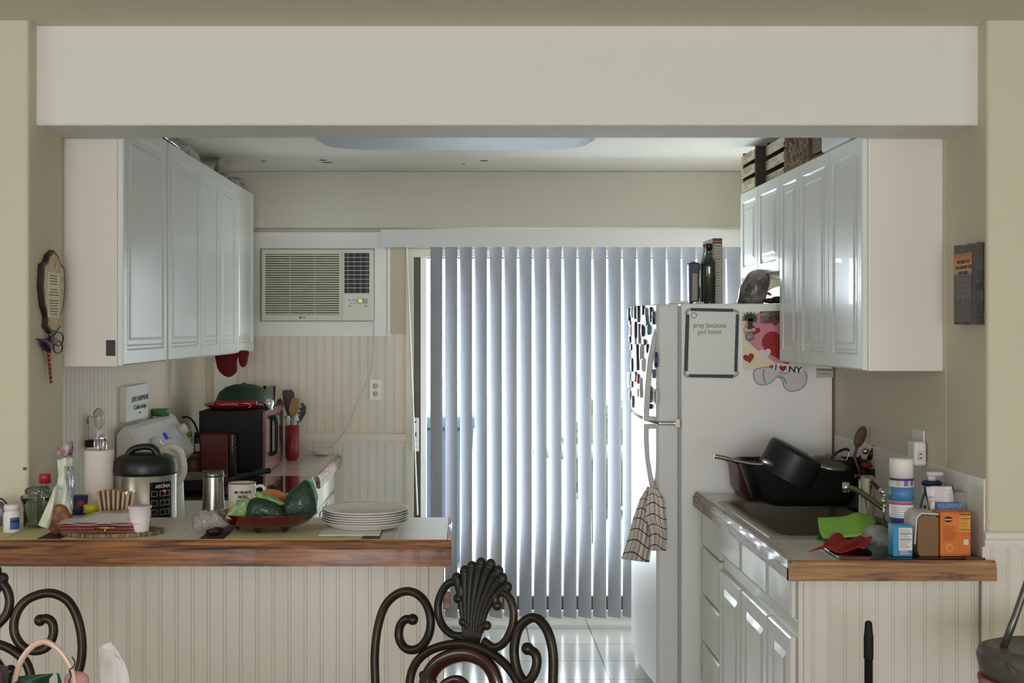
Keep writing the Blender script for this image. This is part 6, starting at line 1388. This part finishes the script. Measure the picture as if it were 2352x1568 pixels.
tc = nt.nodes.new('ShaderNodeTexCoord'); sp__ = nt.nodes.new('ShaderNodeSeparateXYZ'); rp__ = nt.nodes.new('ShaderNodeValToRGB')
mr_ = nt.nodes.new('ShaderNodeMapRange'); gy = nt.nodes.new('ShaderNodeNewGeometry'); nt.links.new(gy.outputs['Position'], sp__.inputs[0]); nt.links.new(sp__.outputs['Z'], mr_.inputs[0])
mr_.inputs[1].default_value = zc_-hh; mr_.inputs[2].default_value = zc_+hh; nt.links.new(mr_.outputs[0], rp__.inputs[0])
e = rp__.color_ramp.elements; e[0].position = 0.0; e[0].color = rgb((70, 74, 72)); e[1].position = 0.60; e[1].color = rgb((66, 62, 66))
for ps, cc in ((0.64, (170, 132, 110)), (0.74, (206, 160, 74)), (0.86, (190, 96, 48)), (0.93, (110, 64, 50))): k_ = e.new(ps); k_.color = rgb(cc)
nt.links.new(rp__.outputs[0], b_.inputs['Base Color']); b_.inputs['Roughness'].default_value = 0.4
pr = MB().box(XR-0.0248, XR-0.024, y0_+(y1_-y0_)*0.22, y1_-0.006, zc_-hh+0.01, zc_+hh*0.78).build('printed_scene', gm, pq)
basr = Matrix(((0, 0, -1, 0), (-1, 0, 0, 0), (0, 1, 0, 0), (0, 0, 0, 1)))
for i, (zz_, s_) in enumerate(((0.56, 'WE MUST LET'), (0.42, 'YOU KNOW THE'), (0.28, 'MY LORD'))):
    text(s_, 0.015, (XR-0.0252, (y0_+y1_)/2+0.01, zc_+hh*zz_), mat('print_dark2', (62, 40, 36), 0.5), pr, 'lettering', basis=basr, bold=0.0003, sx=1.1)
mb = MB()
for i in range(5):
    z = zc_+hh*(0.12-i*0.14)
    for k in range(6 if i < 4 else 1): y = (y0_+y1_)/2+0.055-k*0.019 - (0.045 if i == 4 else 0); mb.box(XR-0.0254, XR-0.0248, y-0.007, y+0.007, z-0.008, z+0.008)
mb.build('grey_text_blocks', mat('print_grey2', (126, 118, 122), 0.6), pr, weld=False)
# left plaque: curly outline with a verse
def wj(px, py, d=0.0):
    X = XL+d; Y = FPX*X/(px-PX0); return Vector((X, Y, EYE-(py-PY0)*Y/FPX))
Zs = 3.98/FPX
out = [(-0.5, 0.10), (-0.46, 0.62), (-0.30, 0.70), (-0.20, 0.88), (0.0, 1.0), (0.2, 0.88), (0.30, 0.70), (0.46, 0.62), (0.5, 0.10), (0.42, -0.35), (0.28, -0.62), (0.30, -0.85), (0.12, -1.0), (-0.12, -1.0), (-0.30, -0.85), (-0.28, -0.62), (-0.42, -0.35)]
py0, py1 = wj(84, 660).y, wj(138, 660).y
yc, yw = (py0+py1)/2, (py1-py0); zc2, zh = EYE-(668-PY0)*3.95/FPX, 0.133
lp = thing('verse_plaque', (XL+0.01, yc, zc2-zh), 'curly dark-edged verse plaque with pale leaf border, left of the opening', 'plaque')
op = [(yc+yw*a, zc2+zh*b_) for a, b_ in out]
MB().prism(op, XL, XL+0.018, 'YZ').build('wooden_board', mat('plaque_brown', (40, 28, 22), 0.4), lp, bevel=0.003)
fc_ = MB().prism([(yc+yw*a*0.86, zc2+zh*b_*0.92) for a, b_ in out], XL+0.018, XL+0.0188, 'YZ').build('leafy_border', mat('leafy_print', (206, 206, 164), 0.5, noise=(40, (186, 142, 122))), lp)
MB().box(XL+0.0188, XL+0.0194, yc-yw*0.30, yc+yw*0.22, zc2-zh*0.62, zc2+zh*0.45).build('verse_panel', mat('verse_paper', (226, 216, 190), 0.6), lp)
mb = MB(); rnd = random.Random(4)
for i in range(15):
    if i in (4, 8): continue
    z = zc2+zh*(0.38-i*0.066); w_ = yw*rnd.uniform(0.14, 0.22); mb.box(XL+0.0194, XL+0.0198, yc-yw*0.04-w_, yc-yw*0.04+w_, z-0.0013, z+0.0013)
mb.build('verse_lines', mat('verse_ink', (84, 76, 64), 0.6), lp, weld=False)
# hummingbird ornament below it
hb_ = thing('hummingbird_ornament', (XL+0.02, yc, 1.52), 'purple metal hummingbird ornament with curled rings and an orange drop, under the verse plaque', 'ornament')
H3 = lambda x, y: (lambda p: Vector((XL+0.015, p.y, p.z)))(wj(x, y, 0.015))
m_pur = mat('bird_purple', (52, 22, 58), 0.3, metal=0.5)
mb = MB(); mb.tube([H3(83, 778), H3(94, 781), H3(100, 786), H3(108, 796), H3(114, 808)], [0.0015, 0.003, 0.012, 0.016, 0.006], 10)
mb.build('bird_body', m_pur, hb_)
mb = MB()
for tx, ty_ in ((124, 768), (130, 776), (134, 784)): mb.tube([H3(106, 796), H3((106+tx)/2, (796+ty_)/2-4), H3(tx, ty_)], [0.006, 0.008, 0.0015], 8)
mb.build('wing', mat('bird_red', (84, 24, 44), 0.3, metal=0.4), hb_, weld=False)
mb = MB()
for (cx_, cy_, r_) in ((134, 778, 0.022), (133, 797, 0.020)): 
    c = H3(cx_, cy_); mb.tube([c+Vector((0, r_*2.2*math.cos(a), r_*math.sin(a))) for a in [2*PI*k/24 for k in range(24)]], 0.002, 6, closed=True)
mb.tube([H3(112, 758), H3(112, 775), H3(110, 790)], 0.002, 6); mb.tube([H3(110, 806), H3(112, 812)], 0.0015, 6)
mb.build('wire_rings', mat('bird_wire', (48, 34, 34), 0.4, metal=0.6), hb_, weld=False)
mb = MB()
for k in range(14): 
    f_ = k/13; c = H3(112+5*f_, 812+64*f_); mb.ell(c, (0.005, 0.016*(1-0.75*f_), 0.006), m=k % 2)
mb.build('beaded_drop', [mat('bead_orange', (164, 68, 34), 0.3), mat('bead_dark', (88, 34, 30), 0.3)], hb_, weld=False)

# ---------------------------------------------------------------- foreground chairs
m_iron = mat('bronzed_iron', (34, 31, 25), 0.33, metal=0.5, noise=(9, (54, 45, 31)))
m_cherry = mat('dark_cherry', (44, 14, 12), 0.2, coat=0.8)
def chair(label, C0, nx, lean, scrolls, shell, arch, wood, right_only=False, seatc=None):
    """C0: a point on the back's plane; nx: unit vector of the plane's width; traced px points are projected on the leaning plane"""
    t = thing('dining_chair', (C0.x, C0.y, 0), label, 'chair')
    U = Vector((nx[0], nx[1], 0)).normalized(); Nn = Vector((-U.y, U.x, 0))
    V = Vector((Nn.x*lean, Nn.y*lean, 1)).normalized()
    N = U.cross(V)
    E = Vector((0, 0, EYE))
    def Q(x, y, d=0.0):
        D_ = Vector(((x-PX0)/FPX, 1, -(y-PY0)/FPX)); k = (C0-E).dot(N)/D_.dot(N); return E+D_*k+N*d
    for (nm, P, r_) in scrolls:
        pts = smoothpath([Q(x, y) for x, y in P], 6)
        mb = MB(); mb.tube(pts, r_, 14)
        mb.ell(pts[-1], r_*1.28); mb.build(nm, m_iron, t, weld=False)
    if arch:
        for P in arch: MB().tube(smoothpath([Q(x, y, 0.0) for x, y in P], 6), 0.0105, 12).build('back_arch', m_iron, t)
    if wood:
        for P, r_ in wood: MB().tube(smoothpath([Q(x, y, -0.004) for x, y in P], 6), r_, 12, m=0, flat=0.8).build('wooden_ring', m_cherry, t)
    if shell:
        base, tips, tail = shell
        n = len(tips)
        for i, (x, y) in enumerate(tips):
            a = i/(n-1); b0 = (base[0][0]*(1-a)+base[1][0]*a, base[0][1]*(1-a)+base[1][1]*a); k0 = (tail[0][0]*(1-a)+tail[1][0]*a, tail[0][1]*(1-a)+tail[1][1]*a)
            pts = smoothpath([Q(*k0), Q(*b0), Q((b0[0]*0.42+x*0.58), (b0[1]*0.35+y*0.65)), Q(x, y+6)], 5)
            m_ = len(pts); MB().tube(pts, [0.0045+0.0085*(j/(m_-1))**1.2 for j in range(m_)], 10).ell(pts[-1], (0.0115, 0.010, 0.0135)).build('shell_flute', mat('shell_iron', (38, 36, 31), 0.45, metal=0.35), t)
    return t, Q, U, Nn
C1 = at(1100, 1450, 2.90)
sc1 = [('back_scroll', [(866, 1640), (862, 1568), (861, 1500), (868, 1440), (884, 1392), (912, 1364), (944, 1358), (972, 1376), (988, 1412), (987, 1450), (972, 1480), (950, 1492), (930, 1487), (917, 1466), (918, 1440), (930, 1423), (948, 1422)], 0.0105),
       ('back_scroll', [(1268, 1640), (1270, 1568), (1270, 1500), (1258, 1450), (1236, 1421), (1214, 1421), (1191, 1444), (1181, 1490), (1187, 1535), (1202, 1562), (1218, 1560), (1232, 1530), (1230, 1502), (1212, 1489)], 0.0112),
       ('inner_scroll', [(1060, 1460), (1038, 1456), (1018, 1438), (1007, 1410), (1008, 1378), (1022, 1348), (1040, 1336), (1056, 1344), (1060, 1362), (1053, 1374)], 0.0095),
       ('inner_scroll', [(1110, 1470), (1134, 1486), (1156, 1477), (1174, 1446), (1180, 1412), (1174, 1380), (1160, 1362), (1146, 1362), (1138, 1374), (1142, 1390)], 0.0095),
       ('small_curl', [(1078, 1440), (1072, 1432), (1064, 1428)], 0.0085), ('small_curl', [(1102, 1450), (1108, 1440), (1118, 1436)], 0.0085), ('small_curl', [(1000, 1568), (985, 1560), (972, 1550)], 0.008)]
ar1 = [[(942, 1640), (941, 1570), (952, 1528), (980, 1498), (1020, 1482), (1065, 1478), (1110, 1490), (1150, 1515), (1180, 1550), (1192, 1580), (1200, 1640)]]
wd1 = [([(972, 1640), (978, 1570), (1000, 1528), (1040, 1506), (1080, 1504), (1118, 1526), (1138, 1568), (1142, 1640)], 0.019), ([(1000, 1610), (1020, 1574), (1050, 1562), (1070, 1580), (1076, 1620)], 0.013)]
sh1 = ([(1060, 1395), (1118, 1400)], [(1049, 1321), (1068, 1305), (1084, 1295), (1105, 1287), (1127, 1290), (1145, 1305), (1154, 1322), (1165, 1342)], [(1068, 1470), (1098, 1474)])
ch1, Q1, U1, N1 = chair('bronzed scrollwork chair with shell crest and dark wooden ring by the bar end', C1, (1, -0.50), 0.10, sc1, sh1, ar1, wd1)
C2 = at(0, 1450, 2.86)
sc2 = [('back_scroll', [(160, 1640), (172, 1568), (186, 1520), (188, 1470), (178, 1420), (158, 1382), (128, 1364), (98, 1363), (64, 1376), (42, 1400), (32, 1432), (36, 1462), (56, 1487), (84, 1494), (108, 1485), (122, 1458), (120, 1430), (106, 1420), (92, 1424)], 0.0105),
       ('inner_scroll', [(-60, 1470), (-30, 1456), (-5, 1434), (15, 1410), (22, 1380), (14, 1350), (-6, 1332), (-30, 1330)], 0.0105),
       ('back_scroll', [(-260, 1640), (-280, 1500), (-255, 1400), (-200, 1364), (-150, 1380), (-128, 1432), (-150, 1484), (-190, 1490), (-216, 1450), (-200, 1424)], 0.0105),
       ('small_curl', [(6, 1572), (14, 1556), (24, 1540)], 0.0105)]
ar2 = [[(72, 1640), (72, 1568), (62, 1525), (36, 1498), (0, 1480), (-50, 1474), (-110, 1490), (-160, 1540), (-170, 1640)]]
wd2 = [([(5, 1640), (-2, 1555), (-20, 1520), (-50, 1500), (-90, 1520), (-110, 1580), (-112, 1640)], 0.019)]
sh2 = ([(-75, 1395), (-20, 1395)], [(-110, 1318), (-92, 1300), (-70, 1288), (-48, 1284), (-26, 1290), (-8, 1304), (8, 1322)], [(-60, 1470), (-35, 1470)])
ch2, Q2, U2, N2 = chair('bronzed scrollwork chair at the left edge, behind the gift bag handle', C2, (1, 0.04), 0.10, sc2, sh2, ar2, wd2)
m_seat = mat('seat_fabric', (150, 134, 108), 0.9)
for (t, Q, U, N_, xl, xr_) in ((ch1, Q1, U1, N1, 866, 1268), (ch2, Q2, U2, N2, -270, 165)):
    a, b_ = Q(xl, 1640), Q(xr_, 1640); mid = (a+b_)/2
    F_ = Vector((-N_.x, -N_.y, 0)).normalized()
    if F_.y > 0: F_ = -F_
    w_ = (b_-a).length/2; zs_ = 0.48
    u_ = Vector((U.x, U.y, 0)).normalized()
    mid.z = 0
    MB().tube([Q(xl, 1640), Q((xl+xr_)/2, 1648), Q(xr_, 1640)], 0.0115, 10).build('back_rail', m_iron, t)
    # uprights / rear legs and front legs
    for s_ in (-1, 1):
        top = a if s_ < 0 else b_; p0 = Vector((mid.x, mid.y, 0))+u_*s_*w_
        MB().tube(smoothpath([top, p0+F_*0.02+Vector((0, 0, 0.60)), p0+F_*0.03+Vector((0, 0, 0.45)), p0-F_*0.04+Vector((0, 0, 0.01))], 6), 0.0125, 10).build('leg', m_iron, t)
        p1 = p0+F_*0.46-u_*s_*(-0.01); MB().tube(smoothpath([p1+Vector((0, 0, 0.45)), p1+F_*0.02+Vector((0, 0, 0.25)), p1+F_*0.01+Vector((0, 0, 0.01))], 6), 0.0135, 10).build('leg', m_iron, t)
    c = Vector((mid.x, mid.y, 0))+F_*0.245
    Mx = Matrix(((u_.x, F_.x, 0, c.x), (u_.y, F_.y, 0, c.y), (0, 0, 1, 0), (0, 0, 0, 1)))
    mb = MB(); mb.T = Mx; mb.prism(rr(-w_-0.01, w_+0.01, -0.22, 0.23, 0.05), 0.46, 0.51, 'XY'); mb.build('seat', m_seat, t, bevel=0.015, bseg=3)
    mb = MB(); mb.T = Mx; mb.prism(rr(-w_, w_, -0.21, 0.22, 0.04), 0.44, 0.46, 'XY'); mb.build('seat_frame', m_iron, t)
# ---------------------------------------------------------------- dining table with gift bag and tissues (its top is below the frame)
tb = thing('dining_table', (-0.85, 1.75, 0), 'dark dining table in front of the left chair, below the view', 'table')
MB().prism(rr(-1.9, -0.25, 1.0, 2.38, 0.1), 0.725, 0.76, 'XY').build('tabletop', m_cherry, tb, bevel=0.006)
for x in (-1.78, -0.37):
    for y in (1.12, 2.26): MB().tube([(x, y, 0.725), (x, y, 0.35), (x, y, 0.0)], [0.035, 0.028, 0.022], 12).build('leg', m_cherry, tb)
Yg = 2.2
gb_ = thing('gift_bag', (xat(95, Yg), Yg, 0.76), 'gift bag with rose-gold loop handle and green tissue before the left chair', 'gift bag')
x0_, x1_ = xat(20, Yg), xat(175, Yg); zb3 = zat(1590, Yg)
MB().box(x0_, x1_, Yg-0.05, Yg+0.05, 0.7605, zb3).build('bag_body', mat('bag_pink', (196, 150, 152), 0.5), gb_, bevel=0.004)
m_rg = mat('rose_gold_handle', (206, 172, 154), 0.3, coat=0.5)
MB().tube(smoothpath([at(x, y, Yg-0.03) for x, y in ((28, 1600), (34, 1562), (48, 1518), (70, 1488), (94, 1474), (112, 1476), (132, 1490), (150, 1512), (165, 1540), (172, 1575), (174, 1600))], 6), [0.0052]*60+[0.003], 10, flat=0.7).build('loop_handle', m_rg, gb_)
def tis(L, R, Yt, amp, name, m, parent, nf=5):
    def fn(u, v):
        l = ipol(L, v); r = ipol(R, v); return at(l[0]*(1-u)+r[0]*u, l[1]*(1-u)+r[1]*u, Yt+amp*math.sin(nf*u+4*v))
    return cloth(name, m, 21, 15, fn, parent, 0.0008)
m_gt = mat('green_tissue', (36, 92, 66), 0.5, noise=(20, (22, 62, 46)), bump=(30, 0.8))
tis([(18, 1554), (10, 1570), (8, 1600)], [(123, 1546), (112, 1560), (118, 1600)], Yg-0.035, 0.012, 'tissue_paper', m_gt, gb_)
tis([(130, 1545), (132, 1552), (136, 1600)], [(136, 1547), (141, 1566), (140, 1600)], Yg-0.03, 0.003, 'tissue_shred', m_gt, gb_)
MB().tube(smoothpath([at(x, y, Yg-0.035) for x, y in ((165, 1508), (172, 1520), (168, 1532), (160, 1538), (163, 1552), (158, 1566), (166, 1580))], 4), 0.0012, 6).build('black_ribbon', mat('ribbon_black', (26, 22, 24), 0.5), gb_)
MB().ell(at(176, 1562, Yg-0.02), (0.022, 0.01, 0.016)).build('pink_bow', mat('bow_pink', (186, 130, 132), 0.6), gb_)
tag(MB().prism(rr(xat(-30, 2.15), xat(14, 2.15), 2.13, 2.17, 0.01), 0.7605, zat(1530, 2.15), 'XY').build('mauve_bottle', mat('mauve_dark', (72, 56, 64), 0.5), bevel=0.012, bseg=3), 'dark mauve rounded object at the bottom left corner', 'bottle')
Yt = 2.3
tx_ = thing('tissue_box', (xat(262, Yt), Yt, 0.76), 'white tissue rising from a box on the table, in front of the beadboard', 'tissue box')
MB().box(xat(190, Yt), xat(335, Yt), Yt-0.06, Yt+0.06, 0.7605, 0.86).build('box_body', mat('tissue_box_white', (214, 208, 204), 0.6), tx_, bevel=0.003)
m_ts = translucent('white_tissue', (236, 231, 228), 0.25)
tis([(227, 1482), (229, 1520), (231, 1568), (235, 1660), (250, 1700)], [(256, 1474), (268, 1502), (284, 1540), (294, 1640), (285, 1700)], Yt, 0.010, 'tissue_sheet', m_ts, tx_, 4)
tis([(229, 1484), (240, 1490), (262, 1498), (268, 1530), (275, 1660)], [(254, 1473), (270, 1495), (288, 1525), (299, 1560), (296, 1660)], Yt-0.028, 0.006, 'tissue_sheet', m_ts, tx_, 3)
# ---------------------------------------------------------------- things on the floor at the right
Yk2 = 3.56
bs_ = thing('broom_handle', (xat(1995, Yk2), Yk2, 0), 'black foam-gripped stick standing upright in front of the right beadboard panel', 'stick')
xk = xat(1995, Yk2); zt_ = zat(1425, Yk2); zm = zat(1515, Yk2)
MB().lathe([(0, zt_), (0.006, zt_-0.001), (0.010, zt_-0.006), (0.0115, zt_-0.03), (0.0135, zt_-0.045), (0.0135, zm+0.004), (0.011, zm), (0, zm)][::-1], (xk, Yk2, 0), seg=16).build('grip', mat('foam_black', (18, 17, 18), 0.7), bs_)
MB().tube([(xk, Yk2, zm), (xk, Yk2, 0.05)], 0.012, 12).build('pole', m_black, bs_)
MB().box(xk-0.13, xk+0.13, Yk2-0.02, Yk2+0.05, 0.0, 0.06).build('broom_head', m_black, bs_, bevel=0.01)
# grey hooded floor tool with leaning pole
Yd = 3.2
dp = thing('step_stool', (xat(2400, Yd), Yd, 0), 'grey rounded stool with pink edge and a leaning grey tube, beside the right wall', 'stool')
def rimpt(a, r1=1.0): return (xat(2400, Yd)+0.165*r1*math.cos(a), Yd+0.15*r1*math.sin(a))
zt_ = zat(1490, Yd)
mg_ = mat('grey_vinyl', (82, 78, 70), 0.45, bump=(60, 0.3))
mb = MB(); c = (xat(2400, Yd), Yd, 0)
mb.lathe([(0, zt_-0.075), (0.150, zt_-0.072), (0.158, zt_-0.055), (0.166, zt_-0.02), (0.160, zt_-0.002), (0.135, zt_+0.006), (0.128, zt_+0.002), (0, zt_-0.004)], c, seg=48, sy=0.85); mb.build('seat_pad', mg_, dp)
MB().lathe([(0.120, zt_-0.100), (0.158, zt_-0.098), (0.163, zt_-0.076), (0.158, zt_-0.074), (0.12, zt_-0.078)], c, seg=48, sy=0.85).build('pink_edge', mat('pink_edge', (206, 150, 152), 0.6, noise=(14, (150, 60, 62))), dp)
MB().tube([at(2303, 1492, Yd+0.02), at(2330, 1420, Yd+0.03), at(2362, 1330, Yd+0.04), at(2400, 1222, Yd+0.05)], 0.0095, 12).build('back_tube', mat('grey_tube', (104, 102, 100), 0.3, metal=0.7), dp)
MB().tube([at(2305, 1500, Yd-0.05), at(2318, 1530, Yd-0.09), at(2330, 1545, Yd-0.115)], 0.006, 10).build('seat_rib', mg_, dp)
for sx_ in (-1, 1):
    for sy_ in (-1, 1): MB().tube([(c[0]+sx_*0.10, c[1]+sy_*0.07, zt_-0.08), (c[0]+sx_*0.17, c[1]+sy_*0.11, 0.01)], 0.011, 10).build('leg', MATS['grey_tube'], dp)
# small rusty spot on the left wall edge and the hinge hardware
o_ = tag(MB().ell((xat(57, YW), YW-0.001, zat(1076, YW)), (0.006, 0.002, 0.005)).build('wall_screw', mat('rust', (120, 84, 50), 0.8)), 'tiny rusty screw in the left wall above the glass jar', 'screw')

# ---------------------------------------------------------------- outside, seen through the blind
struct(MB().box(-8, 10, YB+0.15, 30, -0.16, -0.06), 'ground', mat('patio_concrete', (206, 204, 198), 0.9, noise=(2, (186, 184, 178))))
wh = mat('siding_white', (222, 224, 226), 0.6)
fn_ = thing('patio_fence', (1.0, 12.0, -0.06), 'white slatted fence beyond the patio behind the blind', 'fence')
for i in range(9): MB().box(-6, 9, 12.0, 12.03, 0.0+i*0.13, 0.11+i*0.13).build('fence_board', wh, fn_)
for i in range(7): MB().box(-5.5+i*2.3, -5.4+i*2.3, 12.03, 12.12, -0.06, 1.25).build('fence_post', wh, fn_)
t = thing('trash_bin', (-0.12, 9.0, -0.06), 'dark blue wheeled bin on the patio at the left of the blind', 'bin')
MB().prism([(-0.42, -0.02), (-0.02, -0.02), (0.04, 0.92), (-0.46, 0.92)], 8.8, 9.3, 'XZ').build('bin_body', mat('bin_blue', (66, 84, 104), 0.5), t, bevel=0.02)
MB().box(-0.5, 0.07, 8.76, 9.34, 0.92, 1.0).build('bin_lid', mat('bin_lid', (70, 100, 108), 0.5), t, bevel=0.02)
for x in (-0.36, -0.06): MB().lathe([(0, 0), (0.08, 0), (0.08, 0.04), (0, 0.04)], (x, 9.28, 0.02), axis=(1, 0, 0)).build('wheel', m_black, t)
t = thing('patio_table', (1.0, 9.8, -0.06), 'dark patio table beyond the blind in the middle of the door', 'table')
MB().lathe([(0, 0.70), (0.5, 0.70), (0.5, 0.73), (0, 0.73)], (1.0, 9.8, -0.06), seg=40).build('tabletop', mat('patio_grey', (92, 98, 96), 0.5), t)
MB().tube([(1.0, 9.8, -0.05), (1.0, 9.8, 0.66)], 0.04, 12).build('pedestal', MATS['patio_grey'], t)
def bush(label, c, r, seed):
    t = thing('garden_shrub', c, label, 'shrub', 'shrubs beyond the fence'); rnd = random.Random(seed); mb = MB()
    for i in range(240):
        d = Vector((rnd.gauss(0, 1), rnd.gauss(0, 1), rnd.gauss(0, 1))).normalized()*rnd.uniform(0.75, 1.0); p = Vector(c)+Vector((d.x*r[0], d.y*r[1], r[2]+d.z*r[2]))
        a = Vector((rnd.uniform(-1, 1), rnd.uniform(-1, 1), rnd.uniform(-1, 1))).normalized()*0.09; b_ = a.orthogonal().normalized()*0.05
        mb.add([p-a, p+b_, p+a, p-b_], [[0, 1, 2, 3]])
    mb.ell((c[0], c[1], c[2]+r[2]), (r[0]*0.8, r[1]*0.8, r[2]*0.85)); mb.build('foliage', mat('leaf_green', (84, 104, 70), 0.8), t)
for i, (x, lab) in enumerate(((1.25, 'green shrub standing on the patio in the middle of the door view'), (2.6, 'green shrub at the right of the door view'))): bush(lab, (x, 11.2, -0.06), (0.42, 0.3, 0.52), 50+i)
